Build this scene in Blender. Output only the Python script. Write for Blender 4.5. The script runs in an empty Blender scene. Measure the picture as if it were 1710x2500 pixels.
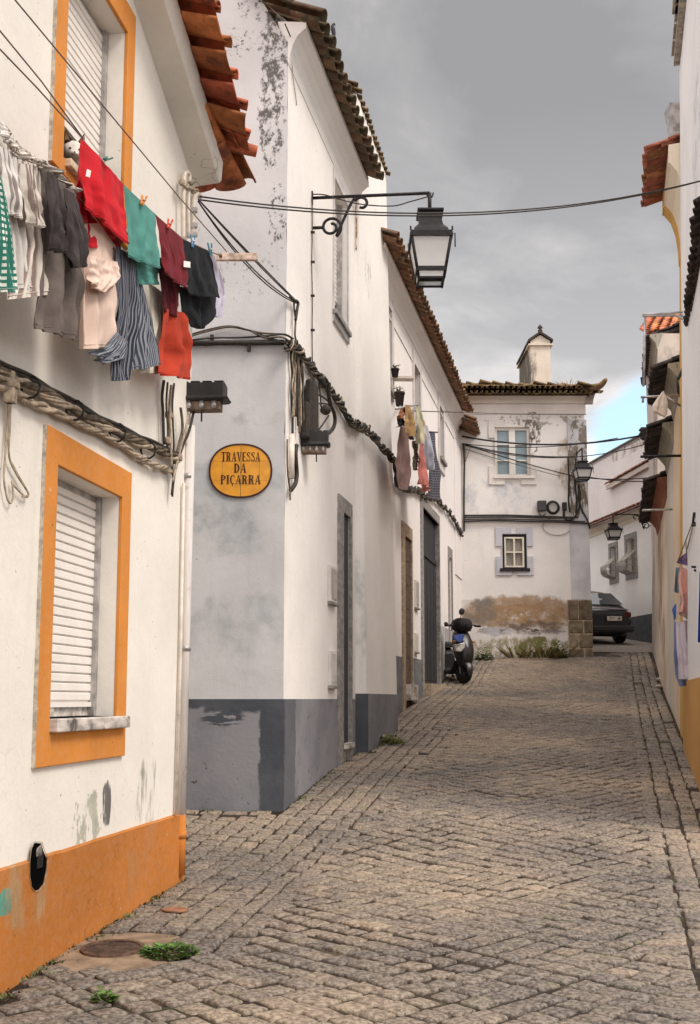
import bpy, math, random
from math import sin, cos, tan, pi, radians, sqrt, atan2, floor, exp
from mathutils import Vector, Matrix, noise
V = Vector
scene = bpy.context.scene
# ------------------------------------------------------------------ camera
EZ = 1.30                       # eye height above the reference level
FPX, PPX, PPY, THETA = 2600.0, 855.0, 1392.0, math.atan(0.121)
cd = bpy.data.cameras.new('camera'); cam = bpy.data.objects.new('camera', cd)
scene.collection.objects.link(cam); scene.camera = cam
cam.location = (0, 0, EZ); cam.rotation_euler = (pi/2 + THETA, 0, 0)
cd.sensor_fit = 'VERTICAL'; cd.sensor_height = 36.0; cd.lens = 36.0*FPX/2500.0
cd.shift_y = (PPY-1250.0)/2500.0
cd.clip_start = 0.05; cd.clip_end = 2000
# ------------------------------------------------------------------ world and sun
SUN = V((0.60, -0.40, 0.82)).normalized()
sun_el = math.asin(SUN.z); sun_az = math.atan2(SUN.x, SUN.y)
w = bpy.data.worlds.new('World'); scene.world = w; w.use_nodes = True
nt = w.node_tree; nt.nodes.clear()
def N(nt, t, **kw):
    n = nt.nodes.new(t)
    for k, v in kw.items():
        if k == 'inp':
            for kk, vv in v.items(): n.inputs[kk].default_value = vv
        else: setattr(n, k, v)
    return n
def L(nt, a, b): nt.links.new(a, b)
out = N(nt, 'ShaderNodeOutputWorld')
sky = N(nt, 'ShaderNodeTexSky', sky_type='NISHITA', sun_disc=False, sun_elevation=sun_el, sun_rotation=sun_az)
bg_sky = N(nt, 'ShaderNodeBackground', inp={'Strength': 0.11}); L(nt, sky.outputs[0], bg_sky.inputs['Color'])
tc = N(nt, 'ShaderNodeTexCoord')
sep = N(nt, 'ShaderNodeSeparateXYZ'); L(nt, tc.outputs['Generated'], sep.inputs[0])
def M(nt, op, a, b=None, c=None, clamp=False):
    n = nt.nodes.new('ShaderNodeMath'); n.operation = op; n.use_clamp = clamp
    for i, x in enumerate((a, b, c)):
        if x is None: continue
        if isinstance(x, (int, float)): n.inputs[i].default_value = x
        else: nt.links.new(x, n.inputs[i])
    return n.outputs[0]
# flatten clouds towards the horizon: direction / (z + .25)
zz = M(nt, 'ADD', M(nt, 'MAXIMUM', sep.outputs[2], 0.0), 0.22)
cx = M(nt, 'DIVIDE', sep.outputs[0], zz); cy = M(nt, 'DIVIDE', sep.outputs[1], zz)
cmb = N(nt, 'ShaderNodeCombineXYZ'); L(nt, M(nt, 'ADD', cx, 3.7), cmb.inputs[0]); L(nt, M(nt, 'ADD', cy, 1.9), cmb.inputs[1]); L(nt, sep.outputs[2], cmb.inputs[2])
nz = N(nt, 'ShaderNodeTexNoise', inp={'Scale': 1.3, 'Detail': 8.0, 'Roughness': 0.56, 'Distortion': 0.5}); L(nt, cmb.outputs[0], nz.inputs['Vector'])
cr = N(nt, 'ShaderNodeValToRGB')
e = cr.color_ramp.elements; e[0].position = 0.40; e[0].color = (0.36, 0.345, 0.335, 1); e[1].position = 0.62; e[1].color = (0.70, 0.64, 0.60, 1)
m_ = e.new(0.5); m_.color = (0.46, 0.44, 0.425, 1)
nzb = N(nt, 'ShaderNodeTexNoise', inp={'Scale': 3.6, 'Detail': 8.0, 'Roughness': 0.6, 'Distortion': 0.6}); L(nt, cmb.outputs[0], nzb.inputs['Vector'])
L(nt, M(nt, 'ADD', nz.outputs[0], M(nt, 'MULTIPLY', M(nt, 'SUBTRACT', nzb.outputs[0], 0.5), 0.38)), cr.inputs[0])
# brighter overhead and towards the horizon (overcast sky), darkest band in the visible upper part
g1 = N(nt, 'ShaderNodeMapRange', interpolation_type='SMOOTHSTEP', inp={'From Min': 0.62, 'From Max': 0.92, 'To Min': 0.0, 'To Max': 3.2}); L(nt, sep.outputs[2], g1.inputs[0])
g2 = N(nt, 'ShaderNodeMapRange', inp={'From Min': 0.12, 'From Max': 0.50, 'To Min': 1.34, 'To Max': 0.66}); L(nt, sep.outputs[2], g2.inputs[0])
# the sky behind the viewer is brighter too
g3 = N(nt, 'ShaderNodeMapRange', interpolation_type='SMOOTHSTEP', inp={'From Min': 0.15, 'From Max': -0.6, 'To Min': 0.0, 'To Max': 1.1}); L(nt, sep.outputs[1], g3.inputs[0])
gain = M(nt, 'ADD', M(nt, 'ADD', g1.outputs[0], g2.outputs[0]), g3.outputs[0])
bg_c = N(nt, 'ShaderNodeBackground'); L(nt, cr.outputs[0], bg_c.inputs['Color']); L(nt, gain, bg_c.inputs['Strength'])
# blue opening low on the right
vd = N(nt, 'ShaderNodeVectorMath', operation='DISTANCE'); L(nt, tc.outputs['Generated'], vd.inputs[0]); vd.inputs[1].default_value = V((0.275, 0.93, 0.235)).normalized()
hole = N(nt, 'ShaderNodeMapRange', inp={'From Min': 0.088, 'From Max': 0.03, 'To Min': 0.0, 'To Max': 1.0}); L(nt, vd.outputs['Value'], hole.inputs[0])
nz2 = N(nt, 'ShaderNodeTexNoise', inp={'Scale': 13.0, 'Detail': 4.0, 'Roughness': 0.5}); 
mp = N(nt, 'ShaderNodeMapping', inp={'Scale': (0.7, 0.7, 2.2)}); L(nt, tc.outputs['Generated'], mp.inputs[0]); L(nt, mp.outputs[0], nz2.inputs['Vector'])
hm = N(nt, 'ShaderNodeMapRange', interpolation_type='SMOOTHSTEP', inp={'From Min': 0.96, 'From Max': 1.3}); L(nt, M(nt, 'ADD', hole.outputs[0], nz2.outputs[0]), hm.inputs[0])
bg_b = N(nt, 'ShaderNodeBackground', inp={'Color': (0.20, 0.28, 0.28, 1), 'Strength': 1.0})
adds = N(nt, 'ShaderNodeAddShader'); L(nt, bg_b.outputs[0], adds.inputs[0]); L(nt, bg_sky.outputs[0], adds.inputs[1])
adds2 = N(nt, 'ShaderNodeMixShader', inp={0: 0.9}); L(nt, bg_sky.outputs[0], adds2.inputs[1]); L(nt, bg_c.outputs[0], adds2.inputs[2])
mx = N(nt, 'ShaderNodeMixShader'); L(nt, hm.outputs[0], mx.inputs[0]); L(nt, adds2.outputs[0], mx.inputs[1]); L(nt, adds.outputs[0], mx.inputs[2])
L(nt, mx.outputs[0], out.inputs[0])
sd = bpy.data.lights.new('sun', 'SUN'); sd.energy = 1.5; sd.angle = radians(22); sd.color = (1.0, 0.93, 0.84)
so = bpy.data.objects.new('sun', sd); scene.collection.objects.link(so)
so.rotation_euler = SUN.to_track_quat('Z', 'Y').to_euler(); so.location = (3, -3, 12)
scene.view_settings.view_transform = 'Standard'; scene.view_settings.look = 'None'
scene.view_settings.exposure = 0.70; scene.view_settings.gamma = 1.0
scene.cycles.use_denoising = True
scene.cycles.max_bounces = 6; scene.cycles.diffuse_bounces = 4
# ------------------------------------------------------------------ pixel -> world helpers
def ray(px, py):
    x = (px-PPX)/FPX; y = -(py-PPY)/FPX
    return V((x, cos(THETA)-y*sin(THETA), sin(THETA)+y*cos(THETA)))
EYE = V((0, 0, EZ))
def at(px, py, Y):
    d = ray(px, py); return EYE + d*(Y/d.y)
REG = {'f': (0, 0, 1), 'z1': (0, 0, 2.2714), 'z2': (0, 250, 2.5645), 'z3': (0, 850, 2.2083), 'z4': (0, 1450, 2.2083), 'z5': (0, 1950, 1.7667),
       'z6': (450, 0, 2.891), 'z7': (440, 440, 3.4565), 'z8': (440, 780, 3.4565), 's1': (740, 440, 3.7857), 's2': (880, 500, 5.3),
       's3': (880, 850, 4.6467), 's4': (760, 1180, 3.469), 's5': (1110, 780, 4.0769), 's6': (1110, 1260, 3.1176), 's7': (1400, 960, 5.129),
       's8': (1400, 1300, 3.8742), 't1': (1500, 0, 5.1667), 't2': (1530, 360, 5.811), 't3': (1530, 740, 5.811), 't4': (1530, 1100, 5.811),
       't5': (1060, 1450, 9.293), 'v6': (680, 760, 4.844), 'v7': (1600, 1420, 5.0545), 'v1': (1470, 1480, 17.667), 'v2': (140, 310, 13.25), 'v4': (800, 30, 15.49), 'v5': (40, 2030, 13.67)}
def P(k, x, y):
    a, b, s = REG[k]; return (a + x/s, b + y/s)
def PL(k, pts): return [P(k, *p) for p in pts]
# terrain profile along the street (relative to the eye)
KN = [(-6, -1.26), (2, -1.25), (4.5, -1.22), (7, -1.14), (9, -0.90), (12, -0.60), (14.8, -0.30), (20, 0.33), (23.3, 0.90), (28, 1.41), (36, 2.3), (60, 4.5)]
def gY(Y):
    if Y <= KN[0][0]: return KN[0][1] + EZ
    if Y >= KN[-1][0]: return KN[-1][1] + EZ
    for i in range(len(KN)-1):
        if KN[i][0] <= Y <= KN[i+1][0]: break
    x0, y0 = KN[i]; x1, y1 = KN[i+1]; h = x1-x0; s = (y1-y0)/h
    def m(j):
        if j == 0 or j == len(KN)-1: return 0.0 if j == 0 else (KN[-1][1]-KN[-2][1])/(KN[-1][0]-KN[-2][0])
        a = (KN[j][1]-KN[j-1][1])/(KN[j][0]-KN[j-1][0]); b = (KN[j+1][1]-KN[j][1])/(KN[j+1][0]-KN[j][0])
        return 0.0 if a*b <= 0 else 2*a*b/(a+b)
    t = (Y-x0)/h; m0, m1 = m(i)*h, m(i+1)*h
    return EZ + (2*t**3-3*t**2+1)*y0 + (t**3-2*t**2+t)*m0 + (-2*t**3+3*t**2)*y1 + (t**3-t**2)*m1
def G(x, y):
    return gY(y) + 0.012*sin(x*1.9+y*0.7) + 0.010*sin(y*1.3-x*0.8)
def ground(px, py, lo=2.0, hi=40.0):
    d = ray(px, py)
    t = lo/d.y
    while t < hi/d.y:
        p = EYE+d*t
        if p.z <= G(p.x, p.y): return V((p.x, p.y, G(p.x, p.y)))
        t += 0.01
    return EYE+d*t
# ------------------------------------------------------------------ walls as planes
class Wall:
    def __init__(s, x, y, dx, dy):
        s.p = V((x, y)); s.d = V((dx, dy)).normalized(); s.n = V((s.d.y, -s.d.x)); s.lean = 0.0
    def pt(s, u, h, off=0.0):
        q = s.p + s.d*u + s.n*(off - s.lean*(h-EZ)); return V((q.x, q.y, h))
    def hit(s, px, py, off=0.0):
        d = ray(px, py); q = s.p + s.n*off
        den = d.x*s.n.x + d.y*s.n.y + s.lean*d.z
        t = (q.x*s.n.x + q.y*s.n.y)/den
        return EYE + d*t
    def uh(s, px, py, off=0.0):
        v = s.hit(px, py, off); return ((v.x-s.p.x)*s.d.x + (v.y-s.p.y)*s.d.y, v.z)
    def uY(s, Y): return (Y-s.p.y)/s.d.y
    def rect(s, tl, br, off=0.0):
        a = s.uh(*tl, off); b = s.uh(*br, off)
        return (min(a[0], b[0]), max(a[0], b[0]), min(a[1], b[1]), max(a[1], b[1]))
    @property
    def n3(s): return V((s.n.x, s.n.y, 0))
    @property
    def d3(s): return V((s.d.x, s.d.y, 0))
F2 = FPX/cos(THETA)
def X(px, Y): return (px-PPX)/F2*Y
WA = Wall(X(453, 7.0), 7.0, (1268-855)/F2, 1)              # near left house
WBF = Wall(X(692, 9.0), 9.0, 1, 0)                          # gable wall with the name plate (u<0)
WB = Wall(X(692, 9.0), 9.0, (1398-855)/F2, 1)
WB2 = Wall(X(893, 12.0), 12.0, (1398-855)/F2, 1)
_b2e = (0.174+ -2.4876)  # unused
YB2 = 14.06
WC = Wall(X(967, YB2)-0.25, YB2, (1452-855)/F2, 1)
YD = 23.3
WD = Wall(X(1130, YD), YD, 1, 0)
WE = Wall(3.85, 12.2, -0.249, -1); WE.lean = 0.034                            # right side, u runs towards the viewer
WH = Wall(8.2, 29.0, 0.174, -1)
# ------------------------------------------------------------------ mesh builder
class MB:
    def __init__(s): s.v = []; s.f = []; s.sm = []
    def uvsheet(s, rows, uvs):
        o = len(s.f); s.sheet(rows)
        m = len(rows); n = len(rows[0])
        if not hasattr(s, 'uv'): s.uv = {}
        k = o
        for i in range(m-1):
            for j in range(n-1):
                s.uv[k] = [uvs[i][j], uvs[i][j+1], uvs[i+1][j+1], uvs[i+1][j]]; k += 1
    def add(s, vs, fs, smooth=False):
        o = len(s.v); s.v += [tuple(p) for p in vs]
        for f in fs: s.f.append([i+o for i in f]); s.sm.append(smooth)
        return s
    def box(s, c, sx, sy, sz, R=None):
        c = V(c); vs = []
        for k in range(8):
            p = V(((-.5, .5)[k & 1]*sx, (-.5, .5)[(k >> 1) & 1]*sy, (-.5, .5)[(k >> 2) & 1]*sz))
            if R is not None: p = R @ p
            vs.append(c+p)
        return s.add(vs, [(0, 2, 3, 1), (4, 5, 7, 6), (0, 1, 5, 4), (2, 6, 7, 3), (0, 4, 6, 2), (1, 3, 7, 5)])
    def wbox(s, W, u0, u1, h0, h1, o0, o1):
        "box on a wall plane"
        vs = [W.pt(u, h, o) for h in (h0, h1) for o in (o0, o1) for u in (u0, u1)]
        return s.add(vs, [(0, 2, 3, 1), (4, 5, 7, 6), (0, 1, 5, 4), (2, 6, 7, 3), (0, 4, 6, 2), (1, 3, 7, 5)])
    def prism(s, poly, ext):
        n = len(poly); ext = V(ext); vs = [V(p) for p in poly] + [V(p)+ext for p in poly]
        fs = [list(range(n))[::-1], list(range(n, 2*n))] + [(i, (i+1) % n, n+(i+1) % n, n+i) for i in range(n)]
        return s.add(vs, fs)
    def quad(s, *p): return s.add(p, [tuple(range(len(p)))])
    def tube(s, path, r, n=8, caps=True, smooth=True):
        path = [V(p) for p in path]
        rs = r if isinstance(r, (list, tuple)) else [r]*len(path)
        vs = []; prev = None
        for i, p in enumerate(path):
            a = path[max(0, i-1)]; b = path[min(len(path)-1, i+1)]; t = (b-a)
            if t.length < 1e-9: t = V((0, 0, 1))
            t.normalize()
            if prev is None:
                q = V((0, 0, 1)) if abs(t.z) < 0.9 else V((1, 0, 0)); e1 = t.cross(q).normalized()
            else:
                e1 = prev - t*prev.dot(t)
                e1 = e1.normalized() if e1.length > 1e-6 else t.orthogonal().normalized()
            prev = e1; e2 = t.cross(e1)
            for k in range(n):
                a_ = 2*pi*k/n; vs.append(p + (e1*cos(a_)+e2*sin(a_))*rs[i])
        fs = []
        for i in range(len(path)-1):
            for k in range(n):
                fs.append((i*n+k, i*n+(k+1) % n, (i+1)*n+(k+1) % n, (i+1)*n+k))
        if caps: fs += [tuple(range(n))[::-1], tuple(range((len(path)-1)*n, len(path)*n))]
        return s.add(vs, fs, smooth)
    def lathe(s, prof, c, ax=V((0, 0, 1)), n=16, smooth=True):
        ax = V(ax).normalized(); e1 = ax.orthogonal().normalized(); e2 = ax.cross(e1); c = V(c)
        vs = [c + ax*h + (e1*cos(2*pi*k/n)+e2*sin(2*pi*k/n))*r for r, h in prof for k in range(n)]
        m = len(prof)
        fs = [(i*n+k, i*n+(k+1) % n, (i+1)*n+(k+1) % n, (i+1)*n+k) for i in range(m-1) for k in range(n)]
        fs += [tuple(range(n))[::-1], tuple(range((m-1)*n, m*n))]
        return s.add(vs, fs, smooth)
    def ball(s, c, rx, ry, rz, R=None, n=12, m=8):
        c = V(c); vs = []; fs = []
        for i in range(m+1):
            th = pi*i/m
            for k in range(n):
                p = V((rx*sin(th)*cos(2*pi*k/n), ry*sin(th)*sin(2*pi*k/n), rz*cos(th)))
                vs.append(c + (R @ p if R is not None else p))
        for i in range(m):
            for k in range(n): fs.append((i*n+k, (i+1)*n+k, (i+1)*n+(k+1) % n, i*n+(k+1) % n))
        return s.add(vs, fs, True)
    def sheet(s, rows, smooth=True):
        m = len(rows); n = len(rows[0]); vs = [p for r in rows for p in r]
        return s.add(vs, [(i*n+k, i*n+k+1, (i+1)*n+k+1, (i+1)*n+k) for i in range(m-1) for k in range(n-1)], smooth)
    def build(s, name, mat, parent=None, bevel=0.0, subd=0, weld=False):
        org = V((0, 0, 0))
        if parent is not None:
            q = parent
            while q is not None: org += V(q.location); q = q.parent
        me = bpy.data.meshes.new(name)
        me.from_pydata([(p[0]-org.x, p[1]-org.y, p[2]-org.z) for p in s.v], [], s.f)
        me.polygons.foreach_set('use_smooth', s.sm)
        if hasattr(s, 'uv'):
            ul = me.uv_layers.new(name='UVMap')
            for k, cs in s.uv.items():
                pl = me.polygons[k]
                for li, c_ in zip(pl.loop_indices, cs): ul.data[li].uv = c_
        me.update()
        if isinstance(mat, (list, tuple)):
            for m in mat: me.materials.append(m)
        else: me.materials.append(mat)
        o = bpy.data.objects.new(name, me); scene.collection.objects.link(o)
        if parent is not None: o.parent = parent
        if bevel: b = o.modifiers.new('b', 'BEVEL'); b.width = bevel; b.segments = 2; b.limit_method = 'ANGLE'; b.angle_limit = radians(40)
        if subd: b = o.modifiers.new('s', 'SUBSURF'); b.levels = subd; b.render_levels = subd
        return o
def thing(name, label, cat, loc=(0, 0, 0), group=None):
    o = bpy.data.objects.new(name, None); scene.collection.objects.link(o)
    o.location = loc; o.empty_display_size = 0.2
    return tag(o, label, cat, group)
def tag(o, label=None, cat=None, group=None, kind=None):
    if label: o['label'] = label
    if cat: o['category'] = cat
    if group: o['group'] = group
    if kind: o['kind'] = kind
    return o
def smooth_path(pts, n=6):
    pts = [V(p) for p in pts]
    if len(pts) < 3: return pts
    o = []
    for i in range(len(pts)-1):
        p0 = pts[max(0, i-1)]; p1 = pts[i]; p2 = pts[i+1]; p3 = pts[min(len(pts)-1, i+2)]
        for k in range(n):
            t = k/n
            o.append(0.5*((2*p1) + (p2-p0)*t + (2*p0-5*p1+4*p2-p3)*t*t + (3*p1-p0-3*p2+p3)*t**3))
    o.append(pts[-1]); return o
def sag(a, b, s, n=16):
    a = V(a); b = V(b)
    return [a.lerp(b, i/n) + V((0, 0, -4*s*(i/n)*(1-i/n))) for i in range(n+1)]
# ------------------------------------------------------------------ materials
MATS = {}
def srgb(r, g, b):
    f = lambda c: (c/255/12.92 if c/255 <= 0.04045 else ((c/255+0.055)/1.055)**2.4)
    return (f(r), f(g), f(b))
def nmix(nt, fac, a, b, mode='MIX'):
    n = nt.nodes.new('ShaderNodeMix'); n.data_type = 'RGBA'; n.blend_type = mode
    if isinstance(fac, (int, float)): n.inputs[0].default_value = fac
    else: nt.links.new(fac, n.inputs[0])
    for i, x in ((6, a), (7, b)):
        if isinstance(x, (tuple, list)): n.inputs[i].default_value = (*x[:3], 1)
        else: nt.links.new(x, n.inputs[i])
    return n.outputs[2]
def noise_n(nt, scale, detail=4, rough=0.55, stretch=(1, 1, 1), coord='P', off=(0, 0, 0)):
    mp = nt.nodes.new('ShaderNodeMapping'); mp.inputs['Scale'].default_value = stretch; mp.inputs['Location'].default_value = off
    if coord == 'P': g = nt.nodes.new('ShaderNodeNewGeometry'); nt.links.new(g.outputs['Position'], mp.inputs[0])
    else: g = nt.nodes.new('ShaderNodeTexCoord'); nt.links.new(g.outputs['Object'], mp.inputs[0])
    t = nt.nodes.new('ShaderNodeTexNoise'); t.inputs['Scale'].default_value = scale; t.inputs['Detail'].default_value = detail; t.inputs['Roughness'].default_value = rough
    nt.links.new(mp.outputs[0], t.inputs['Vector']); return t.outputs[0]
def smooth(nt, x, a, b, lo=0.0, hi=1.0):
    n = nt.nodes.new('ShaderNodeMapRange'); n.interpolation_type = 'SMOOTHSTEP'
    nt.links.new(x, n.inputs[0])
    for k, v in (('From Min', a), ('From Max', b), ('To Min', lo), ('To Max', hi)): n.inputs[k].default_value = v
    return n.outputs[0]
def base_mat(name, rough=0.8, metal=0.0, spec=0.3):
    m = bpy.data.materials.new(name); m.use_nodes = True; nt = m.node_tree
    b = nt.nodes['Principled BSDF']; b.inputs['Roughness'].default_value = rough; b.inputs['Metallic'].default_value = metal
    b.inputs['Specular IOR Level'].default_value = spec
    return m, nt, b
def mat(name, col, rough=0.7, metal=0.0, var=0.18, scale=6.0, bump=0.0, bscale=60.0, spec=0.3, island=0.0, stretch=(1, 1, 1), coord='P', dirt=None, dirt_t=0.6, dirt_s=3.0):
    if name in MATS: return MATS[name]
    m, nt, b = base_mat(name, rough, metal, spec)
    c = nmix(nt, smooth(nt, noise_n(nt, scale, stretch=stretch, coord=coord), 0.3, 0.7), tuple(x*(1-var) for x in col), tuple(min(0.93, x*(1+var)) for x in col))
    if island:
        g = nt.nodes.new('ShaderNodeNewGeometry')
        hv = nt.nodes.new('ShaderNodeHueSaturation'); L(nt, c, hv.inputs['Color'])
        L(nt, smooth(nt, g.outputs['Random Per Island'], 0, 1, 1-island, 1+island), hv.inputs['Value'])
        w2 = nt.nodes.new('ShaderNodeTexWhiteNoise'); w2.noise_dimensions = '1D'; L(nt, g.outputs['Random Per Island'], w2.inputs['W'])
        L(nt, smooth(nt, w2.outputs[0], 0, 1, 0.49, 0.51), hv.inputs['Hue']); c = hv.outputs[0]
    if dirt: c = nmix(nt, smooth(nt, noise_n(nt, dirt_s, 8, 0.65), dirt_t-0.06, dirt_t+0.08), c, dirt)
    L(nt, c, b.inputs['Base Color'])
    if bump:
        bp = nt.nodes.new('ShaderNodeBump'); bp.inputs['Strength'].default_value = bump; bp.inputs['Distance'].default_value = 0.01
        L(nt, noise_n(nt, bscale, 5, 0.6, stretch=stretch), bp.inputs['Height']); L(nt, bp.outputs[0], b.inputs['Normal'])
    MATS[name] = m; return m
def plaster(name, col, var=0.06, stains=(), streak=0.25, bump=0.35, grime=0.0, bands=(), rough=0.9, cracks=0.0, chips=None):
    """painted render: broad tone changes, trowel bumps, run-off streaks, and stains = (centre, radii, colour, scale, threshold, stretch)"""
    m, nt, b = base_mat(name, rough, 0, 0.2)
    c = nmix(nt, smooth(nt, noise_n(nt, 0.9, 6, 0.6), 0.32, 0.68), tuple(x*(1-var) for x in col), tuple(min(0.9, x*(1+var)) for x in col))
    c = nmix(nt, smooth(nt, noise_n(nt, 26, 4, 0.6), 0.35, 0.75), c, nmix(nt, 0.10, c, (0.45, 0.42, 0.38)))
    # specks
    c = nmix(nt, smooth(nt, noise_n(nt, 34, 2, 0.5), 0.735, 0.76), c, tuple(x*0.45 for x in col))
    if streak:
        st = smooth(nt, noise_n(nt, 3.0, 6, 0.65, stretch=(2.2, 2.2, 0.16)), 0.56, 0.78, 0, streak)
        c = nmix(nt, st, c, tuple(x*y for x, y in zip(col, (0.66, 0.64, 0.60))))
    if grime:
        gr = smooth(nt, noise_n(nt, 1.6, 9, 0.7), 0.55, 0.72, 0, grime)
        c = nmix(nt, gr, c, (0.30, 0.27, 0.23))
    geo = nt.nodes.new('ShaderNodeNewGeometry')
    for cen, rad, scol, sc, th, stv in stains:
        sub = nt.nodes.new('ShaderNodeVectorMath'); sub.operation = 'SUBTRACT'; L(nt, geo.outputs['Position'], sub.inputs[0]); sub.inputs[1].default_value = cen
        div = nt.nodes.new('ShaderNodeVectorMath'); div.operation = 'DIVIDE'; L(nt, sub.outputs[0], div.inputs[0]); div.inputs[1].default_value = rad
        ln = nt.nodes.new('ShaderNodeVectorMath'); ln.operation = 'LENGTH'; L(nt, div.outputs[0], ln.inputs[0])
        fall = M(nt, 'SUBTRACT', 1.0, ln.outputs['Value'], clamp=True)
        fall = smooth(nt, fall, 0.0, 0.6)
        nn = noise_n(nt, sc, 9, 0.68, stretch=stv, off=(cen[0], cen[2], 3.1))
        v = M(nt, 'ADD', nn, M(nt, 'MULTIPLY', M(nt, 'SUBTRACT', fall, 1.0), 0.45))
        soft = (0.05 if sc < 20 else 0.11) if sc >= 6 else 0.16
        dn_ = noise_n(nt, max(14, sc*4), 5, 0.6)
        v = M(nt, 'ADD', v, M(nt, 'MULTIPLY', M(nt, 'SUBTRACT', dn_, 0.5), 0.10))
        c = nmix(nt, smooth(nt, v, th-soft*0.2, th+soft, 0, 1.0 if sc >= 6 else 0.85), c, nmix(nt, smooth(nt, noise_n(nt, 9, 4), 0.35, 0.65, 0, 0.45), scol, tuple(x*0.6 for x in scol)))
    if cracks:
        vo = nt.nodes.new('ShaderNodeTexVoronoi'); vo.feature = 'DISTANCE_TO_EDGE'; vo.inputs['Scale'].default_value = 1.3
        mp = nt.nodes.new('ShaderNodeVectorMath'); mp.operation = 'ADD'
        nv = nt.nodes.new('ShaderNodeTexNoise'); nv.inputs['Scale'].default_value = 4; L(nt, geo.outputs['Position'], nv.inputs['Vector'])
        L(nt, geo.outputs['Position'], mp.inputs[0]); L(nt, nv.outputs['Color'], mp.inputs[1]); L(nt, mp.outputs[0], vo.inputs['Vector'])
        ck = smooth(nt, vo.outputs[0], 0.0, 0.012, cracks, 0)
        ck = M(nt, 'MULTIPLY', ck, smooth(nt, noise_n(nt, 1.1, 2), 0.5, 0.6))
        c = nmix(nt, ck, c, tuple(x*0.35 for x in col))
    if chips: c = nmix(nt, smooth(nt, noise_n(nt, 13, 6, 0.7), chips[1], chips[1]+0.02), c, chips[0])
    L(nt, c, b.inputs['Base Color'])
    bp = nt.nodes.new('ShaderNodeBump'); bp.inputs['Strength'].default_value = bump; bp.inputs['Distance'].default_value = 0.012
    hh = M(nt, 'ADD', noise_n(nt, 5, 7, 0.6), M(nt, 'MULTIPLY', noise_n(nt, 70, 3, 0.6), 0.25))
    L(nt, hh, bp.inputs['Height']); L(nt, bp.outputs[0], b.inputs['Normal'])
    return m
def glass_mat(name, col, rough=0.08):
    m, nt, b = base_mat(name, rough, 0, 0.6); b.inputs['Base Color'].default_value = (*col, 1); return m
WHITE = (0.80, 0.77, 0.75)
M_iron = mat('black_iron', (0.018, 0.015, 0.016), 0.5, 0.3, var=0.3, scale=20, bump=0.3)
M_cable = mat('black_cable', (0.030, 0.024, 0.020), 0.6, var=0.4, scale=25)
M_cable_tan = mat('sun_bleached_cable', (0.34, 0.27, 0.20), 0.7, var=0.35, scale=30)
M_cable_brown = mat('weathered_brown_cable', (0.10, 0.075, 0.05), 0.7, var=0.5, scale=18)
M_conduit = mat('cream_conduit', (0.66, 0.58, 0.50), 0.55, var=0.15, scale=12, dirt=(0.25, 0.2, 0.15), dirt_t=0.66, dirt_s=9)
M_orange = None
M_shutter = mat('white_shutter', (0.78, 0.73, 0.68), 0.5, var=0.04, scale=8, spec=0.4)
M_dark = mat('dark_gap', (0.02, 0.018, 0.016), 0.8)
M_stone = mat('grey_stone_trim', (0.27, 0.25, 0.24), 0.85, var=0.3, scale=14, bump=0.5, bscale=40)
M_marble = mat('veined_marble_sill', (0.50, 0.45, 0.41), 0.5, var=0.4, scale=7, stretch=(1, 1, 3), bump=0.1, dirt=(0.10, 0.09, 0.08), dirt_t=0.58, dirt_s=6)
M_tile_new = mat('orange_clay_tile', (0.40, 0.115, 0.045), 0.8, var=0.3, scale=9, bump=0.4, bscale=30, island=0.25, dirt=(0.14, 0.045, 0.025), dirt_t=0.56, dirt_s=5)
M_tile_old = mat('lichened_clay_tile', (0.17, 0.10, 0.06), 0.9, var=0.4, scale=8, bump=0.5, bscale=35, island=0.4, dirt=(0.085, 0.075, 0.045), dirt_t=0.5, dirt_s=8)
M_tile_mid = mat('brown_clay_tile', (0.27, 0.135, 0.075), 0.9, var=0.4, scale=8, bump=0.5, bscale=35, island=0.35, dirt=(0.11, 0.085, 0.055), dirt_t=0.52, dirt_s=8)
M_tile_moss = mat('mossy_clay_tile', (0.14, 0.09, 0.048), 0.95, var=0.5, scale=9, bump=0.6, bscale=30, island=0.5, dirt=(0.16, 0.115, 0.035), dirt_t=0.54, dirt_s=6)
M_tile_dark = mat('dark_stained_tile', (0.045, 0.035, 0.032), 0.9, var=0.4, scale=8, bump=0.5, bscale=35, island=0.35, dirt=(0.10, 0.06, 0.05), dirt_t=0.60, dirt_s=5)
M_wood_dark = mat('dark_painted_door', (0.030, 0.031, 0.036), 0.6, var=0.35, scale=6, stretch=(3, 3, 0.3))
M_galv = mat('galvanised_metal', (0.42, 0.40, 0.39), 0.45, 0.6, var=0.3, scale=12)
M_frost = glass_mat('frosted_lamp_glass', (0.42, 0.41, 0.38), 0.35)
M_pane = glass_mat('dark_window_pane', (0.05, 0.055, 0.06), 0.06)
M_pane_blue = glass_mat('pale_blue_pane', (0.26, 0.33, 0.37), 0.08)
M_leaf = mat('leaf_green', (0.07, 0.13, 0.025), 0.6, var=0.5, scale=30, island=0.4)
M_leaf_dry = mat('dry_weed', (0.28, 0.22, 0.10), 0.8, var=0.5, scale=30, island=0.4)
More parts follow.
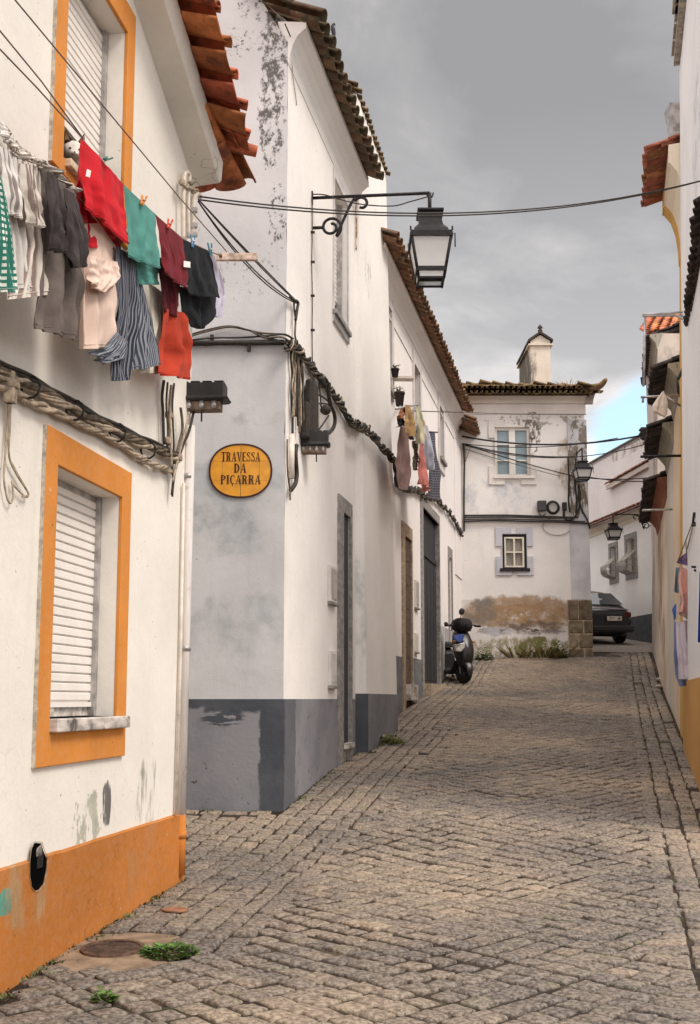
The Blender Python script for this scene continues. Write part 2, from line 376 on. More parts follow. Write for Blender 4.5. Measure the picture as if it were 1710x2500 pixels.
# ------------------------------------------------------------------ ground, cobbles
def wx(W, Y): return W.pt(W.uY(Y), 0).x
YA = 7.0
def XL(Y):
    if Y < YA: return wx(WA, Y)
    if Y < 9.0: return -7.0
    if Y < 12.0: return wx(WB, Y)
    if Y < YB2: return wx(WB2, Y)
    if Y < YD: return wx(WC, Y)
    return 5.17
def XG(Y):   # guide line of the gutter course on the left
    if Y < YA: return wx(WA, Y)
    if Y < 9.0: t = (Y-YA)/(9-YA); return wx(WA, YA)*(1-t) + wx(WB, 9)*t
    return XL(Y) if Y < YD else 5.17
def XR(Y):
    if Y < 25.5: return 3.85 + 0.249*(Y-12.2)
    return 8.6 - 0.174*(Y-26)
def build_ground():
    mb = MB(); xs = [-70, -40, -20, -12, -8] + [-6+0.25*i for i in range(65)] + [12, 16, 24, 40, 70]
    ys = [-12, -8, -4] + [-2+0.25*i for i in range(132)] + [33, 36, 42, 50, 60, 80, 110, 150]
    mb.sheet([[V((x, y, G(x, y)-0.0105)) for x in xs] for y in ys])
    m, nt, b = base_mat('joint_soil', 0.95)
    c = nmix(nt, smooth(nt, noise_n(nt, 9, 6, 0.6), 0.35, 0.65), (0.014, 0.009, 0.006), (0.048, 0.032, 0.021))
    c = nmix(nt, smooth(nt, noise_n(nt, 0.9, 5, 0.6), 0.55, 0.66), c, (0.16, 0.11, 0.072))
    c = nmix(nt, smooth(nt, noise_n(nt, 2.3, 6, 0.6), 0.58, 0.66), c, (0.035, 0.042, 0.015))
    L(nt, c, b.inputs['Base Color'])
    bp = nt.nodes.new('ShaderNodeBump'); bp.inputs['Strength'].default_value = 0.6; bp.inputs['Distance'].default_value = 0.01
    L(nt, noise_n(nt, 90, 4), bp.inputs['Height']); L(nt, bp.outputs[0], b.inputs['Normal'])
    tag(mb.build('ground', m), kind='structure')
def cobble_mat():
    m, nt, b = base_mat('granite_cobble', 0.8, 0, 0.25)
    g = nt.nodes.new('ShaderNodeNewGeometry')
    wn = nt.nodes.new('ShaderNodeTexWhiteNoise'); wn.noise_dimensions = '1D'; L(nt, g.outputs['Random Per Island'], wn.inputs['W'])
    cr = nt.nodes.new('ShaderNodeValToRGB'); el = cr.color_ramp.elements
    el[0].position = 0.0; el[0].color = (0.055, 0.047, 0.046, 1); el[1].position = 1.0; el[1].color = (0.34, 0.245, 0.165, 1)
    for p, c_ in ((0.16, (0.105, 0.083, 0.073, 1)), (0.5, (0.150, 0.118, 0.095, 1)), (0.72, (0.195, 0.142, 0.102, 1)), (0.86, (0.165, 0.145, 0.105, 1))):
        x = el.new(p); x.color = c_
    L(nt, wn.outputs[0], cr.inputs[0]); c = cr.outputs[0]
    big = noise_n(nt, 0.42, 4, 0.5)
    c = nmix(nt, smooth(nt, big, 0.40, 0.60), nmix(nt, 0.58, c, (0.055, 0.050, 0.052)), nmix(nt, 0.42, c, (0.40, 0.30, 0.205)))
    c = nmix(nt, smooth(nt, noise_n(nt, 45, 6, 0.65), 0.38, 0.62), nmix(nt, 0.45, c, (0.04, 0.034, 0.03)), nmix(nt, 0.26, c, (0.60, 0.51, 0.42)))
    c = nmix(nt, smooth(nt, noise_n(nt, 210, 3, 0.6), 0.60, 0.70), c, (0.07, 0.055, 0.05))
    c = nmix(nt, smooth(nt, noise_n(nt, 6, 5, 0.6), 0.58, 0.72, 0, 0.5), c, (0.20, 0.19, 0.10))
    L(nt, c, b.inputs['Base Color'])
    bp = nt.nodes.new('ShaderNodeBump'); bp.inputs['Strength'].default_value = 0.8; bp.inputs['Distance'].default_value = 0.008
    L(nt, M(nt, 'ADD', noise_n(nt, 38, 6, 0.65), M(nt, 'MULTIPLY', noise_n(nt, 180, 3, 0.6), 0.3)), bp.inputs['Height']); L(nt, bp.outputs[0], b.inputs['Normal'])
    L(nt, smooth(nt, noise_n(nt, 12, 3), 0.3, 0.7, 0.55, 0.9), b.inputs['Roughness'])
    return m
MANHOLE = ground(*P('z5', 487, 652))
def build_cobbles():
    rnd = random.Random(5); mb = MB()
    def stone(c, ax, ay, near, jit=0.16):
        "irregular quad stone with half axes ax, ay (2D vectors), nearly flat worn top"
        cs = []
        for sx, sy in ((-1, -1), (1, -1), (1, 1), (-1, 1)):
            q = c + ax*(sx*(1+rnd.uniform(-jit, jit*0.35))) + ay*(sy*(1+rnd.uniform(-jit, jit*0.35)))
            cs.append(q)
        cen = (cs[0]+cs[1]+cs[2]+cs[3])/4
        zr = rnd.gauss(0, 0.0024); tx = rnd.gauss(0, 0.030); ty = rnd.gauss(0, 0.030)
        if near:
            ring = []
            for i in range(4):
                a, b_, d_ = cs[i], cs[(i+1) % 4], cs[i-1]
                r = rnd.uniform(0.035, 0.12); m_ = a.lerp(b_, rnd.uniform(.4, .6)); m_ = m_ + (m_-cen)*rnd.uniform(-.07, .05)
                ring += [a.lerp(d_, r), a.lerp(cen, 0.015+rnd.uniform(0, .05)), a.lerp(b_, r), m_]
            rr = [(1.0, -0.034), (0.99, -0.009), (0.955, -0.0012), (0.82, 0.0022), (0.45, 0.0035)]
        else:
            ring = cs; rr = [(1.0, -0.03), (0.97, -0.004), (0.85, 0.003)]
        n = len(ring); vs = []
        for s_, dz in rr:
            for q in ring:
                p = cen + (q-cen)*s_
                wob = rnd.gauss(0, 0.0008) if (near and dz > -0.005) else 0
                vs.append((p.x, p.y, G(p.x, p.y)+dz+wob+(zr+tx*(p.x-cen.x)+ty*(p.y-cen.y) if dz > -0.02 else 0)))
        vs.append((cen.x, cen.y, G(cen.x, cen.y)+zr+0.005))
        fs = []
        for k in range(len(rr)-1):
            for i in range(n): fs.append((k*n+i, k*n+(i+1) % n, (k+1)*n+(i+1) % n, (k+1)*n+i))
        o = (len(rr)-1)*n
        fs += [(o+i, o+(i+1) % n, len(vs)-1) for i in range(n)]
        mb.add(vs, fs, True)
    s = 0.136
    def warp(c):
        q = V((c.x*0.9, c.y*0.9, 0)); q2 = V((c.x*3.1, c.y*3.1, 4))
        return c + V((0.085*noise.noise(q)+0.030*noise.noise(q2), 0.085*noise.noise(q+V((7, 3, 1)))+0.030*noise.noise(q2+V((3, 9, 2)))))
    e1 = V((cos(radians(41)), sin(radians(41)))); e2 = V((-sin(radians(49)), cos(radians(49))))
    def keep(c):
        d = c.x-XG(c.y); dr = XR(c.y)-c.x
        if c.x/c.y > 0.42 or c.x/c.y < -0.44: return False
        if c.y > YD-0.05 and c.x < 5.2: return False
        if c.y > 24.6 and c.x > 5: return False
        lim = 0.06 if c.y < 5.15 else 0.79
        if d < lim or dr < 0.56: return False
        if V((c.x-MANHOLE.x, c.y-MANHOLE.y)).length < 0.34: return False
        return True
    for i in range(-40, 260):
        for j in range(-160, 260):
            c = e1*(i*s) + e2*(j*s)
            if not (1.8 < c.y < 25.4 and -8 < c.x < 9): continue
            c = warp(c)
            if not keep(c): continue
            near = c.y < 12
            a1 = e1*(s*0.5*rnd.uniform(0.89, 0.965)); a2 = e2*(s*0.5*rnd.uniform(0.89, 0.965))
            th = radians(rnd.gauss(0, 2.5)) + 0.25*noise.noise(V((c.x*.5, c.y*.5, 2))); R = Matrix.Rotation(th, 2)
            stone(c, R @ a1, R @ a2, near)
    # left: courses square to the wall, with the gutter line of long courses
    edges = [0.02, 0.15, 0.30, 0.44, 0.585, 0.70, 0.83]
    e_ = 0.02; lane_e = []
    while e_ > -2.3: lane_e.insert(0, e_-0.15); e_ -= 0.15
    alle = lane_e + edges
    for a, b_ in zip(alle, alle[1:]):
        Y = 5.15+rnd.uniform(0, .1)
        while Y < YD-0.1:
            ty = rnd.uniform(0.10, 0.17) if b_ < 0.6 else rnd.uniform(0.14, 0.22)
            dm = (a+b_)/2; c = V((XG(Y+ty/2)+dm, Y+ty/2))
            dirv = V((0.2073, 1)).normalized() if c.y > 9 else V((0.1577, 1)).normalized(); nrm = V((dirv.y, -dirv.x)); Y += ty
            if c.y > 9.0 and c.x-0.06 < XL(c.y): continue
            if V((c.x-MANHOLE.x, c.y-MANHOLE.y)).length < 0.34: continue
            if c.x/c.y < -0.44: continue
            if dm < 0.02 and (c.y < 7.1 or c.y > 8.83): continue
            c = c + V((rnd.gauss(0, .004), 0))
            stone(c, nrm*((b_-a)*0.5*rnd.uniform(.88, .97)), dirv*(ty*0.5*0.95), c.y < 12, 0.10)
    # right: courses square to the wall
    edges = [0.02, 0.17, 0.31, 0.47, 0.60]
    for a, b_ in zip(edges, edges[1:]):
        Y = 3.0+rnd.uniform(0, .1)
        while Y < 25.3:
            ty = rnd.uniform(0.11, 0.24); dm = (a+b_)/2; c = V((XR(Y)-dm, Y+ty/2)); Y += ty
            if c.x/c.y > 0.42: continue
            if rnd.random() < 0.04: continue
            dirv = V((0.249, 1)).normalized(); nrm = V((dirv.y, -dirv.x))
            stone(c, nrm*((b_-a)*0.5*rnd.uniform(.86, .97)), dirv*(ty*0.5*0.94), c.y < 12, 0.14)
    # kerb course at the foot of the gable wall
    x = WBF.p.x-0.08
    while x > -3.0:
        wd = rnd.uniform(0.16, 0.24); c = V((x-wd/2, 8.915)); stone(c, V((wd*0.47, 0)), V((0, 0.05)), True, .06); x -= wd
    tag(mb.build('cobblestone_street', cobble_mat()), kind='structure')
    mb2 = MB(); xs = [5.0+0.2*i for i in range(20)]; ys = [24.7+0.4*i for i in range(30)]
    mb2.sheet([[V((x-(0.174*(y-25)*0.6 if y > 25 else 0), y, G(x, y)+0.006)) for x in xs] for y in ys])
    tag(mb2.build('lane_paving', mat('worn_lane_paving', (0.20, 0.17, 0.145), 0.9, var=0.4, scale=14, bump=0.8, bscale=30)), kind='structure')
build_ground(); build_cobbles()
# ------------------------------------------------------------------ house builders
def facade(mb, W, u0, u1, h0, htop, holes=(), depth=0.12, jig=None):
    us = sorted({u0, u1, *[x for h in holes for x in h[:2] if u0 < x < u1]} | ({*jig} if jig else set()))
    top = htop if callable(htop) else (lambda u: htop)
    hs = sorted({h0, *[x for h in holes for x in h[2:4]]})
    for a, b in zip(us, us[1:]):
        seq = hs + [None]
        for c, d in zip(seq, seq[1:]):
            um = (a+b)/2
            if d is None:
                mb.quad(W.pt(a, c), W.pt(b, c), W.pt(b, top(b)), W.pt(a, top(a)))
                continue
            hm = (c+d)/2
            if any(h[0] < um < h[1] and h[2] < hm < h[3] for h in holes): continue
            mb.quad(W.pt(a, c), W.pt(b, c), W.pt(b, d), W.pt(a, d))
    for h in holes:
        a, b, c, d = h[:4]; dp = -(h[4] if len(h) > 4 else depth)
        mb.quad(W.pt(a, c), W.pt(a, d), W.pt(a, d, dp), W.pt(a, c, dp)); mb.quad(W.pt(b, c, dp), W.pt(b, d, dp), W.pt(b, d), W.pt(b, c))
        mb.quad(W.pt(a, d), W.pt(b, d), W.pt(b, d, dp), W.pt(a, d, dp)); mb.quad(W.pt(a, c, dp), W.pt(b, c, dp), W.pt(b, c), W.pt(a, c))
        if len(h) > 5 and h[5]: mb.quad(W.pt(a, c, dp), W.pt(b, c, dp), W.pt(b, d, dp), W.pt(a, d, dp))
def cornice(mb, W, us, hf, prof):
    "extrude profile [(off, dz)] along the wall top; hf(u) = height of the lower line"
    rows = [[W.pt(u, hf(u)+dz, o) for o, dz in prof] for u in us]
    mb.sheet(rows, False)
    mb.add(rows[0], [tuple(range(len(prof)))]); mb.add(rows[-1], [tuple(range(len(prof)))[::-1]])
def half_pipe(mb, p0, ax, side, up, ln, r0, r1, t=0.012, seg=7, flip=False, fl=0.85):
    "p0: lower end centre, ax: direction up the slope, side, up; flip = channel (open upwards)"
    sg = -1 if flip else 1; vs = []
    for (q, r) in ((p0, r0), (p0+ax*ln, r1)):
        for rr in (r, r-t):
            for k in range(seg+1):
                a = pi*k/seg; vs.append(q + side*cos(a)*rr + up*(sg*sin(a)*rr*fl))
    n = seg+1; fs = []
    for k in range(seg):
        fs += [(k, k+1, 2*n+k+1, 2*n+k), (n+k+1, n+k, 3*n+k, 3*n+k+1), (k+1, k, n+k, n+k+1), (2*n+k, 2*n+k+1, 3*n+k+1, 3*n+k)]
    fs += [(0, 2*n, 3*n, n), (seg, n+seg, 3*n+seg, 2*n+seg)]
    mb.add(vs, fs, True)
def tiles(mb, a, b, out, pitch, n, rows=2, r=0.085, ln=0.40, step=0.30, rnd=None, overhang=0.0, fan=None, fl=0.42, cov=-0.03):
    """barrel tiles along eave a->b; out = horizontal unit vector pointing down-slope; a, b = lower ends of the channel tiles"""
    rnd = rnd or random.Random(3)
    a = V(a); b = V(b); along = (b-a)/n
    for i in range(n+1):
        d = V(out)
        if fan and i > n-fan[0]:
            f = (i-(n-fan[0]))/fan[0]; d = (V(out)*(1-f) + V(fan[1])*f).normalized()
        ax = (-d*cos(pitch) + V((0, 0, 1))*sin(pitch)).normalized()
        side = ax.cross(V((0, 0, 1))).normalized(); up = side.cross(ax).normalized()
        if up.z < 0: up = -up
        for k in range(rows):
            j = V((rnd.uniform(-.008, .008), rnd.uniform(-.008, .008), rnd.uniform(-.005, .005)))
            base = a + along*i + ax*(k*step) + j + up*(0.006*k)
            if i < n: half_pipe(mb, base, ax, side, up, ln, along.length*0.56, along.length*0.50, flip=True, fl=fl)
            c = a + along*(i-0.5) + ax*(k*step + cov + rnd.uniform(-.012, .018)) + up*(0.020+0.006*k) + j*0.7
            half_pipe(mb, c, ax, side, up, ln, min(r, along.length*.40), min(r, along.length*.40)*.85)
def slab(mb, pts, t=0.06):
    mb.prism([V(p) for p in pts], (0, 0, -t))
def window_frame(mb, W, r, fw, off0, off1):
    a, b, c, d = r
    mb.wbox(W, a, a+fw, c, d, off0, off1); mb.wbox(W, b-fw, b, c, d, off0, off1)
    mb.wbox(W, a+fw, b-fw, d-fw, d, off0, off1); mb.wbox(W, a+fw, b-fw, c, c+fw, off0, off1)
def surround(mb, W, outer, inner, o0, o1):
    A, B, C, D = outer; a, b, c, d = inner
    mb.wbox(W, A, a, C, D, o0, o1); mb.wbox(W, b, B, C, D, o0, o1)
    if D > d: mb.wbox(W, a, b, d, D, o0, o1)
    if C < c: mb.wbox(W, a, b, C, c, o0, o1)
def slats(mb, W, a, b, c, d, off, pitch, t=0.008, tilt=0.0, skew=0.0):
    h = d; i = 0
    while h > c+pitch*0.5:
        vs = []
        for hh, oo in ((h, 0), (h-pitch*0.12, t), (h-pitch*0.80, t), (h-pitch*0.9, 0)):
            vs.append([W.pt(u, hh + skew*(u-a)*(1 if h < c+pitch*6 else 0), off+oo) for u in (a, b)])
        mb.sheet(vs, False); h -= pitch; i += 1
# ================================================================== NEAR LEFT HOUSE (orange trim)
ORANGE = srgb(204, 131, 58)
fA_low = WA.rect(P('z3', 315, 648), P('z4', 636, 662))
_O = .022; _lo_tl = WA.uh(*P('z3', 250, 418), _O); _lo_tr = WA.uh(*P('z3', 712, 662), _O); _lo_bl = WA.uh(*P('z4', 203, 935), _O); _lo_br = WA.uh(*P('z4', 678, 875), _O)
fA_low_o = ((_lo_tl[0]+_lo_bl[0])/2, (_lo_tr[0]+_lo_br[0])/2, (_lo_bl[1]+_lo_br[1])/2, (_lo_tl[1]+_lo_tr[1])/2)
_i = [WA.uh(*P('z3', 318, 640), _O), WA.uh(*P('z3', 660, 795), _O), WA.uh(*P('z4', 270, 672), _O), WA.uh(*P('z4', 636, 660), _O)]
fA_low = ((_i[0][0]+_i[2][0])/2, (_i[1][0]+_i[3][0])/2, (_i[2][1]+_i[3][1])/2, (_i[0][1]+_i[1][1])/2)
_u = [WA.uh(*P('z1', 292, 890), _O), WA.uh(*P('z1', 757, 95), _O), WA.uh(*P('z1', 355, 868), _O), WA.uh(*P('z1', 713, 180), _O)]
fA_up_o = (_u[0][0], _u[1][0], _u[0][1], _u[1][1]); fA_up = (_u[2][0], _u[3][0], _u[2][1], _u[3][1])
print('A low', fA_low, fA_low_o, 'A up', fA_up, fA_up_o)
# eave junction line
ja = WA.uh(*P('z1', 740, 0)); jb = WA.uh(*P('z1', 1052, 945)); print('eaveA', ja, jb)
def eaveA(u):
    # the eave climbs away from the corner and then runs level
    t = (u-ja[0])/(jb[0]-ja[0]); h = ja[1] + (jb[1]-ja[1])*t
    return min(h, ja[1]+0.42)
A = thing('townhouse', 'near white house with orange plinth, orange window bands and roller shutters', 'house', tuple(WA.pt(0, G(-1.1, 7))))
mb = MB(); uC = WA.uY(YA); uN = WA.uY(-4.0)
topA = lambda u: eaveA(u)+0.10
usj = [uN, WA.uY(4.6), ja[0]-0.45] + [ja[0]+0.15*i for i in range(8) if ja[0]+0.15*i < uC-0.03]
hole = WA.uh(*P('z5', 150, 290))
holeP = [WA.uh(*P('v5', *q)) for q in ((500, 350), (740, 370), (800, 600), (930, 920), (900, 1290), (800, 1750), (640, 1960), (520, 1990), (400, 1850), (340, 1400), (350, 900), (400, 550))]
facade(mb, WA, uN, uC, -1.0, topA, [(*fA_low, 0.16), (*fA_up, 0.16)], jig=[x for x in usj if uN < x < uC])
cA = WA.pt(uC, 0); n2 = V((-WA.n.x, -WA.n.y, 0))
mb.quad((cA.x, cA.y, -1), (cA.x-6, cA.y+0.5, -1), (cA.x-6, cA.y+0.5, 4.6), (cA.x, cA.y, topA(uC)))
c0 = WA.pt(uN, 0); mb.quad((c0.x, c0.y, -1), (c0.x-6, c0.y, -1), (c0.x-6, c0.y, 5), (c0.x, c0.y, topA(uN)))
pa_st = WA.pt(WA.uh(*P('z4', 800, 1100))[0], WA.uh(*P('z4', 800, 1090))[1]); pa2 = WA.pt(*WA.uh(*P('z4', 575, 1130)))
pa3 = WA.pt(*WA.uh(*P('z4', 470, 1230)))
mA = plaster('cream_white_plaster', (0.76, 0.71, 0.645), var=0.07, streak=0.22, cracks=0.12, grime=0.05,
    stains=[(pa_st, (0.40, 0.42, 0.42), (0.22, 0.21, 0.16), 5.0, 0.50, (2.5, 2.5, 0.5)), (pa2, (0.10, 0.10, 0.22), (0.16, 0.15, 0.14), 6.0, 0.42, (3, 3, 0.5)),
            (pa3, (0.35, 0.35, 0.30), (0.45, 0.44, 0.36), 6.0, 0.50, (2, 2, 1))])
mb.build('wall', mA, A)
# plinth: top line follows the photograph (level), proud of the wall
pt0 = WA.uh(*P('z5', 0, 312)); pt1 = WA.uh(*P('z5', 750, 76)); print('plinth', pt0, pt1)
mb = MB(); hp0, hp1 = pt0[1], pt1[1]
us = [uN + (uC-uN)*i/60 for i in range(61)]; rnd = random.Random(4)
def hpl(u): return hp1 + (hp0-hp1)*(pt1[0]-u)/(pt1[0]-pt0[0])
rows = [[WA.pt(u, -1, 0.014) for u in us], [WA.pt(u, hpl(u)+0.012*noise.noise(V((u*3.1, 0, 7)))+0.006*noise.noise(V((u*11, 0, 7))), 0.014) for u in us], [WA.pt(u, hpl(u)+0.018, -0.01) for u in us]]
mb.sheet(rows, False); mb.quad(WA.pt(uC, -1, 0.014), WA.pt(uC, -1, -3), WA.pt(uC, hp1, -3), WA.pt(uC, hp1, 0.014))
M_orange_pl = plaster('orange_limewash', tuple(x*y for x, y in zip(ORANGE, (0.74, 0.69, 0.68))), var=0.16, streak=0.7, cracks=0.35, grime=0.3, chips=((0.42, 0.33, 0.22), 0.675), bump=0.5,
    stains=[(WA.pt(*WA.uh(*P('z5', 10, 440))), (0.12, 0.12, 0.12), (0.10, 0.28, 0.22), 9, 0.42, (1, 1, 1)), (WA.pt(*WA.uh(*P('z5', 100, 400))), (0.5, 0.5, 0.3), (0.36, 0.24, 0.13), 5, 0.47, (2.5, 2.5, .5)),
            (WA.pt(*WA.uh(*P('z5', 560, 330))), (0.5, 0.5, 0.3), (0.40, 0.20, 0.09), 5, 0.49, (2.5, 2.5, .5))])
mb.build('plinth', M_orange_pl, A)
M_orange = plaster('orange_window_paint', ORANGE, var=0.14, streak=0.4, bump=0.35, grime=0.12, chips=((0.60, 0.50, 0.38), 0.70))
def windowA(outer, inner, sill_h, gap, nm):
    mb = MB(); surround(mb, WA, outer, inner, 0.0, 0.022)
    wf = mb.build('window', M_orange, A, bevel=0.004)
    mb = MB(); mb.wbox(WA, outer[0]-0.0025, outer[0]-0.0005, outer[2], outer[3], 0.0, 0.019); mb.build('frame_edge', mat('bare_frame_edge', (0.45, 0.40, 0.33), 0.9, var=0.3, scale=30), wf)
    a, b, c, d = inner
    mb = MB(); mb.wbox(WA, a-0.0, b, c, d, -0.30, -0.155)
    mb.build('reveal_backing', M_dark, wf)
    mb = MB()
    for s_ in (-1, 1):
        uu = a+0.02 if s_ < 0 else b-0.02
        mb.wbox(WA, uu-0.02, uu+0.02, c, d, -0.135, -0.095)
    mb.wbox(WA, a+0.04, b-0.04, d-0.05, d, -0.15, -0.12)
    mb.build('shutter_rail', M_galv, wf)
    mb = MB(); slats(mb, WA, a+0.03, b-0.03, c+gap, d-0.03, -0.125, 0.047, t=0.009, skew=0.0)
    mb.wbox(WA, a+0.03, b-0.03, c+gap-0.012, c+gap+0.012, -0.13, -0.11)
    mb.wbox(WA, a+0.03, b-0.03, c+gap, d, -0.136, -0.128)
    mb.build('shutter', M_shutter, wf, bevel=0)
    return wf
wl = windowA(fA_low_o, fA_low, 0, 0.062, 'low')
a, b, c, d = fA_low
mb = MB(); mb.wbox(WA, a-0.005, b+0.09, c-0.062, c, -0.14, 0.065); mb.build('sill', M_marble, wl, bevel=0.006)
mb = MB(); mb.wbox(WA, a+0.04, b-0.04, c+0.004, c+0.05, -0.15, -0.13); mb.wbox(WA, a+0.3, a+0.34, c+0.004, c+0.06, -0.145, -0.115); mb.build('lower_frame', mat('peeling_white_paint', (0.62, 0.56, 0.50), 0.7, var=0.3, scale=20, dirt=(0.15, 0.1, 0.08), dirt_t=0.6, dirt_s=14), wl)
_sh = (WA.uh(*P('v2', 200, 125), -.12)[1]+WA.uh(*P('v2', 800, 455), -.12)[1])/2 - fA_up[2]; print('gap', _sh)
wu = windowA(fA_up_o, fA_up, 0, _sh, 'up')
a, b, c, d = fA_up
# the upper shutter hangs with its left end a hand above the sill: only the sill shows the cat
mb = MB(); mb.wbox(WA, a+0.015, b+0.02, c-0.042, c+0.0, -0.15, 0.055); mb.build('sill', mat('worn_sill_stone', (0.52, 0.40, 0.28), 0.8, var=0.3, scale=18, bump=0.4), wu, bevel=0.006)
# cove under the tiles
mb = MB(); prof = [(0.0, -0.005), (0.03, 0.0), (0.175, 0.012), (0.19, 0.03), (0.20, 0.17), (0.20, 0.20), (-0.05, 0.30)]
us = [WA.uY(2.0), WA.uY(4.6)] + [ja[0]-0.45+0.09*i for i in range(40) if ja[0]-0.45+0.09*i < uC] + [uC]
us = sorted(us); cornice(mb, WA, us, eaveA, prof)
mb.build('cornice', plaster('cornice_plaster', (0.66, 0.62, 0.56), var=0.12, streak=0.1, cracks=0.5, bump=0.3), A)
# roof tiles
mb = MB()
pA = WA.pt(uC-0.04, eaveA(uC)+0.19, 0.42); pB0 = WA.pt(ja[0]-0.45, eaveA(ja[0]-0.45)+0.19, 0.45); pB1 = WA.pt(WA.uY(3.2), eaveA(0-5)+0.19, 0.45)
nA = 8
tiles(mb, pB0, pA, WA.n3, radians(16), nA, rows=3, r=0.05, ln=0.46, rnd=random.Random(2), fl=0.30, cov=-0.008, fan=(2, V((0.965, 0.26, 0)).normalized()))
tiles(mb, pB1, pB0 - (pA-pB0)/nA, WA.n3, radians(16), 10, rows=3, r=0.05, ln=0.46, fl=0.30, cov=-0.008, rnd=random.Random(7))
# hip end: tiles turning round the corner into the lane
ax_l = V((0.25, 0.97, 0)).normalized(); c_ = WA.pt(uC, eaveA(uC)+0.13, 0.0)
tiles(mb, c_+V((0.22, 0.24, 0)), c_+V((-1.5, 0.40, 0.0)), ax_l, radians(16), 8, rows=2, r=0.075, ln=0.42, rnd=random.Random(9))
mb.tube([WA.pt(uC-0.04, eaveA(uC)+0.24, 0.44)+V((0.0, .08, 0)), c_+V((-.2, -.1, .24)), c_+V((-.8, -.5, .47))], [.04, .07, .08], 8)
_z = 0.19+0.028
for p0_, p1_ in ((pB0, pA+WA.d3*.03), (pB1, pB0)):
    i0, i1 = p0_-WA.n3*.03+V((0, 0, .03)), p1_-WA.n3*.03+V((0, 0, .03)); j0, j1 = p0_-WA.n3*.40+V((0, 0, .135)), p1_-WA.n3*.40+V((0, 0, .135)); mb.prism([i0, i1, j1, j0], (0, 0, .02))
rA = WA.pt(uC, eaveA(uC)+0.22, 0.20); rB = WA.pt(ja[0]-0.45, eaveA(ja[0]-0.45)+0.22, 0.20); rC = WA.pt(uN, eaveA(0-5)+0.22, 0.20)
bk = V((-3.2, 0.2, 1.15))
slab(mb, [rA+V((0, .15, 0)), rB, rB+bk, rA+bk+V((0, .2, .0))]); slab(mb, [rB, rC, rC+bk, rB+bk])
mb.build('roof', M_tile_new, A)
# broken-open service niche in the plinth, its inside shade painted on a flat sheet
mb = MB()
mb.prism([WA.pt(u, h, 0.002) for u, h in holeP], -WA.n3*0.001)
ns = thing('wall_niche', 'ragged niche with painted black shade and broken meter box in the orange plinth', 'niche', tuple(WA.pt(*WA.uh(*P('v5', 620, 1990)))))
mb = MB(); vs_in = [WA.pt(u, h, 0.017) for u, h in holeP]; cu = sum(u for u, h in holeP)/12; ch = sum(h for u, h in holeP)/12
vs_o = [WA.pt(cu+(u-cu)*1.06, ch+(h-ch)*1.025, 0.0165) for u, h in holeP]; vs_b = [WA.pt(cu+(u-cu)*0.95, ch+(h-ch)*0.97, 0.0155) for u, h in holeP]
n = 12; mb.add(vs_in + [WA.pt(cu+(u-cu)*1.05, ch+(h-ch)*1.02, 0.019) for u, h in holeP] + vs_o, [(i, (i+1) % n, n+(i+1) % n, n+i) for i in range(n)] + [(n+i, n+(i+1) % n, 2*n+(i+1) % n, 2*n+i) for i in range(n)])
mb.build('broken_rim', mat('broken_plaster_rim', (0.30, 0.22, 0.15), 0.9, var=0.4, scale=40, bump=0.5), ns)
mb = MB(); mb.add(vs_b, [tuple(range(n))]); mb.build('niche_shade_sheet', mat('painted_niche_shade', (0.004, .004, .004), 1.0, spec=0.0), ns)
mb = MB(); mb.wbox(WA, cu-0.015, cu+0.045, ch-0.01, ch+0.06, 0.0158, 0.021); mb.build('meter_case', mat('black_meter_case', (0.012, 0.011, 0.011), 0.6), ns, bevel=0.004)
mb = MB()
for k in range(4): mb.tube(smooth_path([WA.pt(cu-0.02+0.014*k, ch+0.045, 0.018), WA.pt(cu-0.02+0.014*k, ch+0.075+0.004*k, 0.019), WA.pt(cu+0.015, ch+0.085, 0.017)]), 0.004, 5)
mb.build('loose_wire', mat('grey_wire', (0.25, 0.22, 0.2), 0.5), ns)
# ================================================================== GABLE HOUSE (name plate) : front wall, street side, taller rear part
B = thing('gable_house', 'tall weathered white corner house with grey plinth behind the street name plate', 'house', (WBF.p.x, 9, G(WBF.p.x, 9)))
hB = 5.70+EZ
wB = WB.rect(P('z7', 1292, 0), P('z7', 1413, 1190))
_t = WB.uh(*P('f', 813, 418)); _b = WB.uh(*P('z7', 1413, 1290)); _bl = WB.uh(*P('z7', 1295, 1100))
wBi = (_t[0]+0.03, _b[0]-0.04, (_b[1]+_bl[1])/2, WB.uh(813, 430)[1])
wBo = (_t[0], _b[0], (WB.uh(*P('z7', 1295, 1195))[1]+WB.uh(*P('z7', 1410, 1390))[1])/2, WB.uh(813, 418)[1]+0.05)
_d = [WB.uh(*P('s4', 222, 78)), WB.uh(*P('s4', 335, 190)), WB.uh(*P('s4', 262, 232)), WB.uh(*P('s4', 322, 2190))]
dBo = (_d[0][0], _d[1][0], -1.0, (_d[0][1]+_d[1][1])/2); dBi = (_d[2][0], _d[3][0], _d[3][1], _d[2][1]-0.02)
print('B win', wBi, wBo, 'door', dBo, dBi)
uB1 = WB.uY(12.0)
mb = MB()
facade(mb, WB, 0.0, uB1+0.02, -1.2, hB+0.15, [(*wBi, 0.14), (*dBi, 0.03)])
mb.quad(WB.pt(uB1+.02, -1.2), WB.pt(uB1+.02, -1.2, -4), WB.pt(uB1+.02, 8, -4), WB.pt(uB1+.02, hB+.15))
mbf = MB()
gx = WBF.p.x
